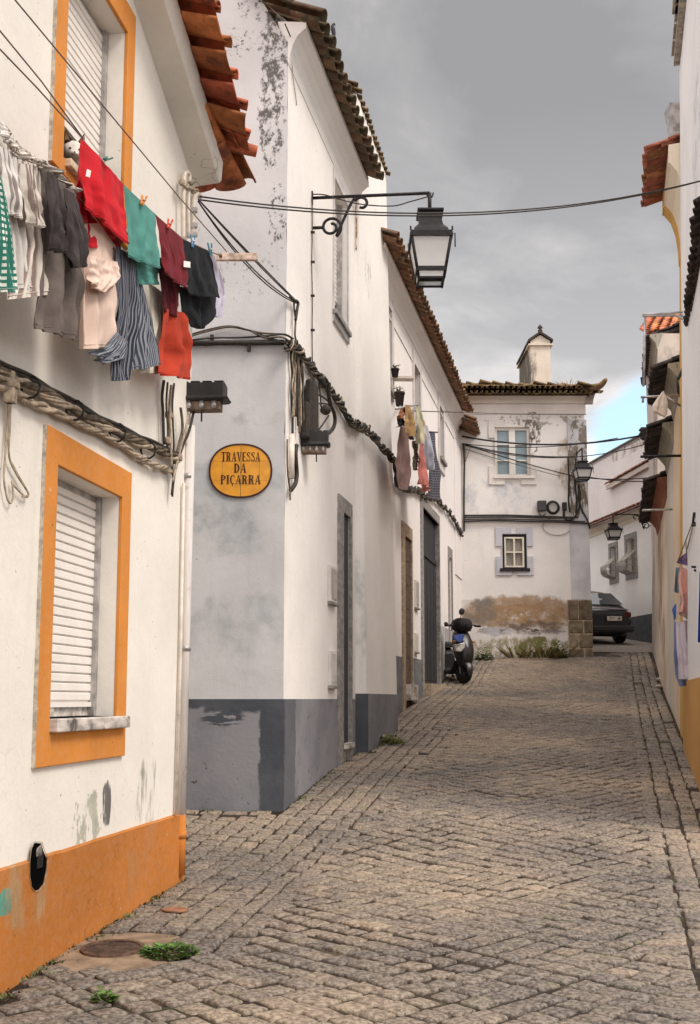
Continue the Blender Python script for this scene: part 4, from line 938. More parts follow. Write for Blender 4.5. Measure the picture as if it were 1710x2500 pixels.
# frieze, cove, roof
mb = MB(); hf1 = WD.uh(*P('s5', 600, 945))[1]; hf0 = WD.uh(*P('s5', 600, 1000))[1]
mb.wbox(WD, -1, uD1+.03, hf1, hD, 0, 0.02)
mb.build('frieze', M_trimD, D)
prD = [(0.02, 0), (0.03, 0.03), (0.07, 0.05), (0.09, 0.16), (0.16, 0.26), (0.28, 0.34), (0.30, 0.40), (-0.1, 0.42)]; kz = (hDt-hD+.02)/0.42; prD = [(o, z*kz) for o, z in prD]
mb = MB(); cornice(mb, WD, [-1, 1, 3, uD1+0.0], lambda u: hD, prD)
WDs = Wall(q.x, YD, 0, 1)
cornice(mb, WDs, [0, 3, 6.5], lambda u: hD, [(o*.35, z) for o, z in prD])
mb.add([V((q.x, YD-o, hD+z)) for o, z in prD]+[V((q.x+o*.35, YD-o, hD+z)) for o, z in prD]+[V((q.x+o*.35, YD, hD+z)) for o, z in prD], [(i, i+1, 9+i-1+0, 8+i) for i in range(7)]+[(8+i, 9+i, 17+i, 16+i) for i in range(7)])
mb.build('cornice', plaster('dull_cove_plaster', (0.68, 0.62, 0.57), var=0.1, streak=0.2), D)
mb = MB(); he = hDt+0.03
pit = radians(17.5); xR_ = q.x+0.16; nR = 10
# front slope rows, clipped by the hip on the right
rnd = random.Random(31); pitch_dir = V((0, cos(pit), sin(pit))); up = V((0, -sin(pit), cos(pit)))
ncol = 36; x0 = WD.p.x-1.2
for i in range(ncol+1):
    xx = x0 + (xR_-x0)*i/ncol
    for k in range(12):
        y_ = k*0.29
        if xx > xR_-y_*0.93: continue
        cpt = V((xx, YD-0.42, he)) + pitch_dir*(y_+rnd.uniform(-.02, .02)) + up*(0.008*k*0+rnd.uniform(-.008, .012))
        half_pipe(mb, cpt+up*0.04+V((0.0, 0, 0)), pitch_dir, V((1, 0, 0)), up, 0.42, 0.088, 0.075)
        half_pipe(mb, cpt+V((0.105, 0, 0)), pitch_dir, V((1, 0, 0)), up, 0.42, 0.085, 0.075, flip=True)
# side slope
pd2 = V((-cos(pit), 0, sin(pit))); up2 = V((sin(pit), 0, cos(pit)))
for i in range(30):
    yy = YD-0.42 + 0.21*i
    for k in range(10):
        if yy-(YD-0.42) < k*0.29*0.93: continue
        half_pipe(mb, V((xR_, yy, he))+pd2*(k*0.29)+up2*(0.04+rnd.uniform(-.008, .012)), pd2, V((0, 1, 0)), up2, 0.42, 0.088, 0.075)
        half_pipe(mb, V((xR_, yy+.105, he))+pd2*(k*0.29), pd2, V((0, 1, 0)), up2, 0.42, 0.085, 0.075, flip=True)
# hip ridge with upturned corner
hip = [V((xR_+0.20, YD-0.66, he+0.20)), V((xR_+0.05, YD-0.48, he+0.07)), V((xR_-0.3, YD-0.1, he+0.16))] + [V((xR_-0.3-0.5*k*0.7, YD-0.1+0.5*k*.75, he+0.16+0.5*k*.75*tan(pit))) for k in range(1, 9)]
mb.tube(smooth_path(hip, 4), [0.03, 0.05, 0.06, 0.07]+[0.085]*(len(smooth_path(hip, 4))-4), 8)
A0 = V((x0, YD-0.3, he-0.03)); B0 = V((xR_-.1, YD-0.3, he-0.03))
slab(mb, [A0, B0, V((xR_-3.4, YD+3.2, he+3.5*tan(pit)-.05)), V((x0, YD+3.2, he+3.5*tan(pit)-.05))], 0.05)
mb.prism([B0, V((xR_-.1, YD+6.5, he-.03)), V((xR_-3.4, YD+3.2, he+3.5*tan(pit)-.05))], (0, 0, -0.05))
rf = mb.build('roof', M_tile_moss, D)
# chimney
cf = [at(*P('s5', 765, 650), 25.0), at(*P('s5', 962, 650), 25.0)]; hsh = at(*P('s5', 870, 262), 25.0).z; hap = at(*P('s5', 870, 105), 25.0).z
x0c, x1c = cf[0].x, cf[1].x; zb = he+0.2; dpt = 1.75
hroofc = hsh+0.0
mb = MB(); mb.prism([V((x0c, 25, zb)), V((x1c, 25, zb)), V((x1c, 25, hsh)), V((x0c, 25, hsh))], (0, dpt, 0))
M_chim = plaster('dark_left_chimney_plaster', (0.60, 0.52, 0.44), var=0.15, streak=0.4, grime=0.3, bump=0.4, stains=[(V((x0c-0.0, 26, zb+0.9)), (0.35, 1.6, 1.3), (0.055, 0.045, 0.035), 3, 0.30, (1, 3, .4))])  # left side much darker than the front
ch = mb.build('chimney', M_chim, rf)
mb = MB(); xm = (x0c+x1c)/2; oc = 0.06
for (w_, z0, z1) in ((0.055, hsh, hsh+0.04),): mb.prism([V((x0c-w_, 25-w_, z0)), V((x1c+w_, 25-w_, z0)), V((x1c+w_, 25-w_, z1)), V((x0c-w_, 25-w_, z1))], (0, dpt+2*w_, 0))
zg = hsh+0.04; hg = hap-0.12
hs1 = at(*P('s5', 975, 215), 25.0).z
mb.prism([V((x0c, 25, zg)), V((x1c, 25, zg)), V((x1c, 25, hs1)), V((xm, 25, hg)), V((x0c, 25, hs1))], (0, dpt, 0))
mb.build('chimney_head', M_chim, rf)
mb = MB()
for sx, xe in ((-1, x0c-0.06), (1, x1c+0.06)):
    mb.prism([V((xe, 24.93, hs1-0.03)), V((xm, 24.93, hg+0.02)), V((xm, 24.93, hg+0.08)), V((xe, 24.93, hs1+0.03))], (0, dpt+0.14, 0))
mb.lathe([(0.05, 0), (0.06, 0.04), (0.03, 0.07), (0.07, 0.11), (0.01, 0.19)], V((xm, 24.98, hg+0.06)), n=8)
mb.build('chimney_cap', M_tile_dark, rf)
# tuft on roof
def tuft(name, loc, r, h, n, mt, label, seed, cat='weed', group=None, wd=0.006):
    rnd = random.Random(seed); mb = MB(); loc = V(loc)
    for i in range(n):
        a = rnd.uniform(0, 2*pi); rr = r*sqrt(rnd.random()); b_ = loc + V((cos(a)*rr, sin(a)*rr, 0)); hh = h*rnd.uniform(0.4, 1.0)
        lean = V((cos(a)*rr*0.9+rnd.uniform(-.3, .3)*h, sin(a)*rr*0.9+rnd.uniform(-.3, .3)*h, 0)); t = b_+lean*0.5+V((0, 0, hh*0.6)); e_ = b_+lean*1.1+V((0, 0, hh))
        s_ = V((-sin(a), cos(a), 0))*wd*rnd.uniform(.6, 1.6)
        mb.add([b_-s_, b_+s_, t+s_*1.3, e_, t-s_*1.3], [(0, 1, 2, 3, 4)])
    o = mb.build(name, mt); tag(o, label, cat, group); return o
tuft('dry_tuft', (xR_-0.55, YD-0.2, he+0.12), 0.13, 0.24, 26, mat('pale_dry_grass', (0.50, 0.36, 0.25), 0.9, var=0.2), 'tuft of pale dry grass growing on the mossy hipped roof corner', 2, 'weed')
# ================================================================== HOUSE H (lane beyond the corner)
H = thing('lane_house', 'white lane house behind the black car with two bulging window grilles', 'house', (6.5, 27.5, G(6.5, 27)))
hH = WH.uh(*P('s7', 900, 1430))[1]; hH2 = WH.uh(*P('s7', 215, 1690))[1]; print('H eave', hH, hH2)
def wr(k, l, r, tl, tr, bl, br): return rectpx(WH, k, l, r, tl, tr, bl, br)
h1 = wr('s6', 1180, 1248, 205, 195, 525, 505); h2 = wr('s6', 1302, 1392, 140, 118, 492, 470)
hd = wr('s6', 1020, 1047, 350, 348, 700, 700)
uh0, uh1 = WH.uh(*P('f', 1425, 1500))[0], 0.9
uh0 -= 1.5
mb = MB(); i1 = (h1[0]+.12, h1[1]-.12, h1[2]+.2, h1[3]-.12); i2 = (h2[0]+.12, h2[1]-.12, h2[2]+.2, h2[3]-.15)
facade(mb, WH, uh0, uh1, 0.0, hH, [(*i1, 0.15), (*i2, 0.15)])
q1 = WH.pt(uh1, 0); mb.quad((q1.x, q1.y, 0), (q1.x+4, q1.y, 0), (q1.x+4, q1.y, hH), (q1.x, q1.y, hH))
mb.build('wall', plaster('lane_white_plaster', (0.80, 0.76, 0.74), var=0.05, streak=0.4), H)
hpH = WH.uh(*P('f', 1570, 1502))[1]
mb = MB(); mb.wbox(WH, uh0, uh1, 0.3, hpH, 0, 0.02); mb.build('plinth', mat('dark_grey_plinth', (0.085, 0.085, 0.09), 0.85, var=0.2), H)
for O, I in ((h1, i1), (h2, i2)):
    mb = MB(); surround(mb, WH, O, I, 0, 0.03); wf = mb.build('window', M_stone, H, bevel=0.004)
    mb = MB(); mb.wbox(WH, I[0], I[1], I[2], I[3], -.2, -.13); mb.build('shutter_board', mat('weathered_green_shutter', (0.22, 0.21, 0.16), 0.8, var=0.4, scale=9), wf)
    mb = MB(); h0, h1_ = I[2]-0.05, I[2]+(I[3]-I[2])*0.62
    for k in range(9):
        t = k/8; u = I[0]+(I[1]-I[0])*t; bl = 0.30
        pts = [WH.pt(u, h0, 0.03), WH.pt(u, h0+0.12, 0.03+bl*0.9), WH.pt(u, h0+0.35, 0.03+bl), WH.pt(u, (h0+h1_)/2+.1, 0.03+bl*0.7), WH.pt(u, h1_-0.1, 0.03+bl*0.25), WH.pt(u, h1_, 0.035)]
        mb.tube(smooth_path(pts, 4), 0.012, 5)
    for f, o_ in ((0.14, 0.29), (0.36, 0.325), (0.6, 0.25)):
        hh = h0+(h1_-h0)*f; mb.tube([WH.pt(I[0], hh, 0.02), WH.pt(I[0], hh, o_), WH.pt(I[1], hh, o_), WH.pt(I[1], hh, 0.02)], 0.012, 5)
    mb.build('grille', mat('pale_iron', (0.42, 0.39, 0.34), 0.6, 0.2, var=0.2), wf)
mb = MB(); cornice(mb, WH, [uh0, uh1], lambda u: hH-0.28, [(0, 0), (0.02, 0.0), (0.04, 0.10), (0.14, 0.18), (0.16, 0.27), (-0.1, 0.28)])
mb.build('cornice', plaster('lane_cornice', (0.62, 0.54, 0.44), var=0.1), H)
mb = MB(); tiles(mb, WH.pt(uh0, hH+.0, 0.30), WH.pt(uh1, hH+.0, 0.30), WH.n3, radians(22), int((uh1-uh0)/0.21), rows=3, r=0.085, ln=0.42, rnd=random.Random(41))
bkH = V((1.0, .17, 0.4))*1.2
slab(mb, [WH.pt(uh0, hH+.02, 0.1), WH.pt(uh1, hH+.02, 0.1), WH.pt(uh1, hH+.02, 0.1)+bkH, WH.pt(uh0, hH+.02, 0.1)+bkH]); mb.build('roof', mat('red_clay_tile', (0.27, 0.10, 0.055), 0.9, var=0.35, scale=8, bump=0.4, island=0.35, dirt=(0.13, 0.08, 0.05), dirt_t=0.56, dirt_s=7), H)
# set back upper storey with parapet and lean-to roof line
WH2 = Wall(WH.pt(0, 0, -1.0).x, WH.pt(0, 0, -1.0).y, 0.174, -1)
Hb = thing('terrace_house', 'pinkish white upper house set back behind the lane house, with a flat parapet', 'house', tuple(WH2.pt(-2, 1.5, 0)))
hp0_ = WH2.uh(*P('s7', 215, 775)); hp1_ = WH2.uh(*P('s7', 905, 625)); print('parapet', hp0_, hp1_)
hpar = (hp0_[1]+hp1_[1])/2
mb = MB(); facade(mb, WH2, uh0-2, uh1+.5, 1.0, hpar, []); q2 = WH2.pt(uh1+.5, 0); mb.quad((q2.x, q2.y, 1), (q2.x+4, q2.y, 1), (q2.x+4, q2.y, hpar), (q2.x, q2.y, hpar))
q3 = WH2.pt(uh0-2, 0); slab(mb, [WH2.pt(uh0-2, hpar, 0.0), WH2.pt(uh1+.5, hpar, 0), WH2.pt(uh1+.5, hpar, -4), WH2.pt(uh0-2, hpar, -4)], 0.1)
mb.build('wall', plaster('pinkish_white_plaster', (0.76, 0.70, 0.69), var=0.05, streak=0.25, stains=[(WH2.hit(*P('s7', 700, 700)), (3, 3, 0.35), (0.42, 0.33, 0.27), 4, 0.48, (1, 1, .6))]), Hb)
mb = MB(); mb.wbox(WH2, uh0-2, uh1+.5, hpar-0.0, hpar+0.05, -0.1, 0.05); mb.build('coping', mat('dark_coping', (0.16, 0.12, 0.10), 0.9, var=0.3), Hb)
# sloping lean-to roof edge on the wall
ra = WH2.hit(*P('s7', 430, 1150), 0.1); rb = WH2.hit(*P('s7', 945, 860), 0.1)
mb = MB(); dd = (rb-ra).normalized(); nseg = 12
for i in range(nseg):
    c = ra.lerp(rb, (i)/nseg); half_pipe(mb, c, dd, WH2.n3, V((0, 0, 1)), (rb-ra).length/nseg*1.25, 0.12, 0.10)
mb.build('verge_tiles', bpy.data.materials['red_clay_tile'], Hb)
mb = MB(); mb.prism([ra+V((0, 0, -.02)), rb+V((0, 0, -.02)), rb+V((0, 0, -0.16)), ra+V((0, 0, -0.16))], WH2.n3*0.06); mb.build('verge_board', plaster('verge_plaster', (0.6, 0.52, 0.46)), Hb)
# ================================================================== RIGHT SIDE
# far right old building G2
WG = WE
def uYE(Y): return WE.uY(Y)
def rightwall(mb, Wl, Y0, Y1, h, holes=(), back=4):
    facade(mb, Wl, Wl.uY(Y0), Wl.uY(Y1), -1.0, h, holes)
    B3 = V((back, 0, 0))
    for Y in (Y0, Y1):
        a0, a1 = Wl.pt(Wl.uY(Y), -1), Wl.pt(Wl.uY(Y), h); mb.quad(a0, a0+B3, a1+B3, a1)
def hY(px, py, Y): return at(px, py, Y).z
def sG(px, py): return WE.hit(px, py)
def rowhouse(name, label, Y0, Y1, H, wm, tm, cm, ov=0.33, wall_top=0.0, pitch=18, nt_=None, seed=50, cove=0.30):
    """small house of the right hand row: Y0 near, Y1 far, H = eave height above the eye"""
    h = EZ+H; T_ = thing(name, label, 'house', tuple(WE.pt(uYE((Y0+Y1)/2), G(5, (Y0+Y1)/2))))
    mb = MB(); rightwall(mb, WE, Y1, Y0, h+.05); mb.build('wall', wm, T_)
    ua, ub = uYE(Y1), uYE(Y0)
    mb = MB(); cornice(mb, WE, [ua+.002, ub-.002], lambda u: h-cove, [(0.0, 0.0), (0.015, 0.02), (0.04, cove*.5), (0.12, cove*.85), (0.16, cove*.97), (0.16, cove+.04), (-.1, cove+.06)]); mb.build('cornice', cm, T_)
    mb = MB(); n = nt_ or int((ub-ua)/0.2); tiles(mb, WE.pt(ua+.1, h-.02, ov), WE.pt(ub-.02, h-.02, ov), WE.n3, radians(pitch), n, rows=3, r=0.08, ln=0.42, rnd=random.Random(seed))
    q0, q1_ = WE.pt(ua, h+.03, .05), WE.pt(ub, h+.03, .05); bk = V((3.6, 0, 1.2)); slab(mb, [q0, q1_, q1_+bk, q0+bk]); mb.build('roof', tm, T_)
    return T_
M_olive = plaster('olive_grey_cove', (0.33, 0.30, 0.24), var=0.2, streak=0.2, grime=.3)
rowhouse('small_house', 'small cream streaked house next beyond the ochre corner strip', 13.6, 15.3, 4.35, plaster('tan_streaked_plaster', (0.70, 0.55, 0.40), var=0.12, streak=0.8, grime=0.15), M_tile_dark, M_olive, seed=51)
rowhouse('small_house', 'second small house beyond the ochre corner strip, greyish with dark brown eave', 15.3, 17.4, 4.0, plaster('grey_streaked_plaster', (0.58, 0.52, 0.45), var=0.12, streak=0.8, grime=0.2), M_tile_dark, M_olive, seed=52)
rowhouse('small_house', 'third low house of the right row with a red edged eave', 17.4, 21.6, 3.62, plaster('brown_stained_plaster', (0.62, 0.50, 0.40), var=0.2, streak=0.9, grime=0.45, bump=.7, stains=[(sG(1612, 1400), (1.2, 3, 2.0), (0.22, 0.12, 0.08), 1.6, 0.42, (1, 1, .5)), (sG(1618, 1560), (1, 2, .8), (0.14, 0.11, 0.09), 2.5, 0.46, (1, 1, .4))]), M_tile_dark, plaster('red_clay_cove', (0.25, 0.09, 0.05), var=.3), seed=53)
rowhouse('old_house', 'tall old blotched house at the far right end of the street', 21.6, 25.0, 7.55, plaster('blotched_old_plaster', (0.52, 0.44, 0.38), var=0.22, streak=0.9, grime=0.6, bump=0.7, stains=[(sG(1598, 1000), (1.0, 4, 3.0), (0.16, 0.13, 0.11), 2.5, 0.46, (1, 1, .4)), (sG(1597, 1500), (1, 3, 1.4), (0.60, 0.53, 0.44), 2.5, 0.46, (1, 1, .4))]), M_tile_dark, M_olive, ov=.22, seed=54)
Rb = thing('back_house', 'white house with bright orange tile slope rising behind the right hand row', 'house', (7.5, 24.2, 2.5))
Yb = 24.2; xa, xb_ = X(1604, Yb), X(1668, Yb)+2; he_ = hY(1630, 820, Yb); mb = MB(); mb.quad(V((xa, Yb, 1)), V((xb_, Yb, 1)), V((xb_, Yb, he_)), V((xa, Yb, he_))); mb.quad(V((xa+1.3, Yb+4, 1)), V((xa, Yb, 1)), V((xa, Yb, he_)), V((xa+1.3, Yb+4, he_)))
mb.build('wall', plaster('back_white_plaster', (0.78, .73, .71)), Rb)
mb = MB(); rnd = random.Random(6); pb = radians(27); ax_ = V((0, cos(pb), sin(pb))); up_ = V((0, -sin(pb), cos(pb)))
for i in range(int((xb_-xa)/.22)):
    for k in range(10):
        c = V((xa+.22*i+.1*k, Yb-.22, he_-.02))+ax_*(k*.30+rnd.uniform(-.02, .02)); half_pipe(mb, c+up_*.04, ax_, V((1, 0, 0)), up_, .42, .09, .078); half_pipe(mb, c+V((.11, 0, 0)), ax_, V((1, 0, 0)), up_, .42, .088, .076, flip=True)
mb.build('roof', mat('bright_clay_tile', (0.50, 0.16, 0.07), 0.85, var=0.4, scale=9, bump=0.4, island=0.35), Rb)
# F : cream house with ochre corner
F_ = thing('cream_house', 'tall cream house with ochre corner strip, curved cornice end and short tiled eave', 'house', tuple(WE.pt(uYE(13.4), 0.5)))
YF0, YF1 = 13.6, 12.2
hF = hY(1652, 655, 13.6); mb = MB(); rightwall(mb, WE, YF0, YF1, hF+1.0); mb.build('wall', plaster('cream_plaster', (0.78, 0.68, 0.55), var=0.06, streak=0.2), F_)
Y_OCHRE = plaster('ochre_paint', (0.62, 0.36, 0.10), var=0.1, streak=0.2)
mb = MB(); mb.wbox(WE, uYE(YF0)-.002, uYE(YF0)+0.35, 0, hF, -0.3, 0.012); mb.build('corner_strip', Y_OCHRE, F_)
prof = [(0.0, 0.0), (0.012, 0.02), (0.025, 0.22), (0.07, 0.44), (0.15, 0.62), (0.27, 0.74), (0.30, 0.75), (0.30, 0.98), (-0.1, 1.0)]
prof = [(o*0.72, z*1.0) for o, z in prof]
mb = MB(); cornice(mb, WE, [uYE(YF0)+.004, uYE(YF1)-.01], lambda u: hF, prof); mb.build('cornice', plaster('cream_cove', (0.80, 0.70, 0.56), var=0.04, streak=0.05), F_)
mb = MB(); cornice(mb, WE, [uYE(YF0)-.004, uYE(YF0)+.26], lambda u: hF, [(o+.014 if o > 0 else o, z-.01) for o, z in prof])
mb.build('cornice_end', Y_OCHRE, F_)
mb = MB(); tiles(mb, WE.pt(uYE(YF0)+.0, hF+0.95, 0.46), WE.pt(uYE(YF1)+0.02, hF+0.95, 0.46), WE.n3, radians(14), 8, rows=3, r=0.095, ln=0.42, rnd=random.Random(57))
q0, q1_ = WE.pt(uYE(YF0), hF+1.02, .3), WE.pt(uYE(YF1), hF+1.02, .3); bk = V((3, 0, 1.0)); slab(mb, [q0, q1_, q1_+bk, q0+bk]); mb.build('roof', mat('rust_clay_tile', (0.30, 0.11, 0.06), 0.9, var=0.35, scale=9, bump=0.4, island=0.3), F_)
mb = MB(); ck = WE.pt(uYE(12.9), hF+1.0, 0.0); mb.lathe([(0.16, 0), (0.16, 0.1), (0.12, 0.3), (0.17, 0.62), (0.18, 0.66)], ck+V((-.12, -.2, 0.05)), n=4, smooth=False); mb.build('chimney_pot', M_galv, F_)
# E : near right white house, ochre plinth
E = thing('right_house', 'near right white house with ochre plinth and dark tiled canopy', 'house', tuple(WE.pt(uYE(12.0), 0.7)))
hE = 8.9; mb = MB()
WE2 = Wall(3.80, 12.2, -0.249, -1); WE2.lean = 0.029
rightwall(mb, WE2, 12.2, 8.2, hE, back=5)
mb.build('wall', plaster('lilac_white_plaster', (0.80, 0.785, 0.79), var=0.05, streak=0.1, stains=[(WE2.hit(1700, 330), (0.5, 1, 1.2), (0.62, 0.62, 0.66), 3, 0.45, (1, 1, 1))]), E)
hpE = hY(1688, 1664, 12.1)
mb = MB(); mb.wbox(WE2, WE2.uY(12.2)-.002, WE2.uY(8.2), -1, hpE, -0.2, 0.015); mb.build('plinth', plaster('ochre_plinth_paint', (0.55, 0.29, 0.085), var=0.1, streak=0.3), E)
mb = MB(); hv = hY(1660, 160, 12.1); print('hv', hv)
mb.wbox(WE2, WE2.uY(12.15), WE2.uY(8.3), hv+0.0, hv+0.10, 0, 0.07); mb.wbox(WE2, WE2.uY(11.3), WE2.uY(8.3), hv+0.10, hv+0.2, 0, 0.13)
for k in range(11): u = WE2.uY(12.1)+k*0.34; mb.wbox(WE2, u, u+0.30, hv+0.10, hv+0.13, 0, 0.10)
mb.build('eave', mat('weathered_eave_board', (0.36, 0.32, 0.27), 0.9, var=0.4, scale=14, bump=0.4), E)
q0, q1_ = WE2.pt(WE2.uY(12.2), hv+.2, 0), WE2.pt(WE2.uY(8.2), hv+.2, 0); mb = MB(); slab(mb, [q0, q1_, q1_+V((3, 0, 1)), q0+V((3, 0, 1))]); mb.build('roof', M_tile_old, E)
mb = MB(); Yc0, Yc1 = 10.9, 7.6; hc = hY(1681, 790, Yc0)
_r = ray(1713, 490); Yc1 = (hc-EZ)/(_r.z/_r.y); X0 = at(1681, 790, Yc0).x; X1c = at(1713, 490, Yc1).x; print('canopy', Yc1, X0, X1c)
outv = V((-0.97, 0.24, 0))
tiles(mb, V((X0, Yc0, hc)), V((X1c, Yc1, hc)), outv, radians(30), 18, rows=3, r=0.080, ln=0.44, rnd=random.Random(58))
slab(mb, [V((X0+.1, Yc0, hc-.02)), V((X1c+.1, Yc1, hc-.02)), V((X1c+1.1, Yc1, hc+.5)), V((X0+1.1, Yc0, hc+.5))], 0.10)
mb.build('canopy', M_tile_dark, E)
# ================================================================== street name plate
def sgn():
    S = thing('street_name_plate', 'oval ochre tile plate reading TRAVESSA DA PIÇARRA on the weathered gable wall', 'sign', tuple(WBF.hit(*P('z8', 512, 1278))))
    c = WBF.hit(*P('z8', 512, 1278)); e = WBF.hit(*P('z8', 780, 1278)); t = WBF.hit(*P('z8', 512, 1050)); rx = e.x-c.x; rz = t.z-c.z
    def ell(k, y, n=56, pw=2.25):
        o = []
        for i in range(n):
            a = 2*pi*i/n; ca, sa = cos(a), sin(a); f = (abs(ca)**pw+abs(sa)**pw)**(-1/pw); o.append(V((c.x+rx*k*ca*f, y, c.z+rz*k*sa*f)))
        return o
    mb = MB(); mb.prism(ell(0.965, 9.0)[::-1], (0, -0.012, 0)); mb.build('tile_face', mat('ochre_glazed_tile', srgb(212, 145, 40), 0.35, var=0.12, scale=9, spec=0.5, dirt=(0.25, 0.13, 0.03), dirt_t=0.66, dirt_s=14), S, bevel=0.002)
    mk = mat('dark_brown_glaze', (0.045, 0.012, 0.008), 0.4)
    mb = MB(); a, b = ell(1.0, 8.984), ell(0.945, 8.984); n = len(a); a2 = ell(1.0, 9.0)
    mb.add(a+b+a2+ell(.945, 8.990), [(i, (i+1) % n, n+(i+1) % n, n+i) for i in range(n)] + [(i, 2*n+i, 2*n+(i+1) % n, (i+1) % n) for i in range(n)] + [(n+i, n+(i+1) % n, 3*n+(i+1) % n, 3*n+i) for i in range(n)]); mb.build('border', mk, S)
    mb = MB(); jt = 0.0014; Yj = 8.9872
    def seg(x0, y0, x1, y1):
        p, q = WBF.hit(*P('z8', x0, y0)), WBF.hit(*P('z8', x1, y1)); mb.box(((p.x+q.x)/2, Yj, (p.z+q.z)/2), abs(q.x-p.x)+jt, 0.001, abs(q.z-p.z)+jt)
    for s_ in ((515, 1070, 515, 1495), (265, 1197, 770, 1197), (270, 1358, 765, 1358), (358, 1200, 358, 1356), (670, 1200, 670, 1356)): seg(*s_)
    mb.build('tile_joints', mat('tile_joint', (0.30, 0.16, 0.04), 0.9), S)
    # serif capitals, built from strokes on a 10-unit high cell
    T, H_ = 1.75, 0.55
    def box_(x0, y0, x1, y1): return [(x0, y0), (x1, y0), (x1, y1), (x0, y1)]
    def arc(cx, cy, rx_, ry_, a0, a1, tx, ty, n=10):
        o = []
        for i in range(n+1): a = radians(a0+(a1-a0)*i/n); o.append((cx+rx_*cos(a), cy+ry_*sin(a)))
        for i in range(n, -1, -1): a = radians(a0+(a1-a0)*i/n); o.append((cx+(rx_-tx)*cos(a), cy+(ry_-ty)*sin(a)))
        return o
    def ser(x, w_, y): return box_(x-w_/2, y, x+w_/2, y+H_)
    G_ = {
     'T': (6.4, [box_(2.3, 0, 4.1, 10), box_(0, 9.3, 6.4, 10), [(0, 7.6), (0.6, 9.3), (0, 9.4)], [(6.4, 7.6), (6.4, 9.4), (5.8, 9.3)], ser(3.2, 3.4, 0)]),
     'A': (6.6, [[(0.6, 0), (1.3, 0), (3.6, 10), (3.0, 10)], [(3.3, 10), (4.2, 0), (6.1, 0), (4.0, 10)], box_(1.5, 3.0, 4.8, 3.6), ser(1.0, 2.0, 0), ser(5.2, 2.6, 0)]),
     'V': (6.6, [[(0.4, 10), (2.4, 10), (3.9, 0), (3.1, 0)], [(5.0, 10), (5.8, 10), (3.8, 0), (3.3, 0)], ser(1.4, 2.6, 9.45), ser(5.4, 2.0, 9.45)]),
     'E': (5.6, [box_(0.7, 0, 2.5, 10), box_(2.5, 9.4, 5.2, 10), box_(2.5, 0, 5.3, .6), box_(2.5, 4.7, 4.3, 5.3), [(5.2, 7.6), (5.2, 9.5), (4.6, 9.5)], [(5.4, 2.3), (4.7, .5), (5.4, .5)], box_(4.1, 3.9, 4.4, 6.1)]),
     'D': (6.4, [box_(0.7, 0, 2.5, 10), arc(2.4, 5, 3.6, 5.0, -90, 90, 1.7, 0.7), ser(1.4, 2.6, 0), ser(1.4, 2.6, 9.45)]),
     'P': (6.0, [box_(0.7, 0, 2.5, 10), arc(2.4, 7.35, 3.3, 2.65, -90, 90, 1.6, 0.6), ser(1.6, 2.8, 0), ser(1.4, 2.4, 9.45)]),
     'R': (6.8, [box_(0.7, 0, 2.5, 10), arc(2.4, 7.5, 3.1, 2.5, -90, 90, 1.5, 0.6), [(3.0, 5.1), (4.6, 5.4), (5.7, 0), (4.2, 0)], ser(1.6, 2.8, 0), ser(1.4, 2.4, 9.45), ser(5.3, 2.2, 0)]),
     'I': (3.4, [box_(0.8, 0, 2.6, 10), ser(1.7, 3.0, 0), ser(1.7, 3.0, 9.45)]),
     'S': (5.6, [arc(2.8, 7.4, 2.4, 2.6, 30, 190, 1.1, 0.7), arc(2.8, 2.6, 2.4, 2.6, -150, 10, 1.1, 0.7), [(0.4, 7.2), (1.6, 6.3), (5.2, 2.9), (4.9, 4.2), (1.9, 8.0)], box_(4.6, 7.2, 5.0, 9.4), box_(0.5, 0.6, 0.9, 3.0)]),
     'C': (6.0, [arc(3.2, 5, 2.8, 5.0, 50, 310, 1.6, 0.7, 18), box_(4.9, 6.9, 5.3, 9.4), [(2.8, 0.2), (3.6, 0.2), (3.9, -1.3), (2.9, -1.9), (2.9, -1.2)]])}
    mb = MB()
    def text(word, xl, xr, yb, yt):
        p, q = WBF.hit(*P('z8', xl, yb)), WBF.hit(*P('z8', xr, yt)); tot = sum(G_[ch_][0] for ch_ in word)+0.25*(len(word)-1); sx = (q.x-p.x)/tot; sz = (q.z-p.z)/10; x = 0
        for ch_ in word:
            for k, poly in enumerate(G_[ch_][1]):
                yy = 8.9860-0.0004*k; pts = [V((p.x+(x+a)*sx, yy, p.z+b*sz)) for a, b in poly]
                if len(poly) > 8:
                    n = len(poly)//2; mb.add(pts, [(i, i+1, 2*n-2-i, 2*n-1-i) for i in range(n-1)])
                else: mb.add(pts, [tuple(range(len(pts)))])
            x += G_[ch_][0]+0.25
    text('TRAVESSA', 348, 680, 1200, 1122); text('DA', 455, 563, 1296, 1218); text('PICARRA', 342, 684, 1392, 1316)
    mb.build('lettering', mk, S)
sgn()
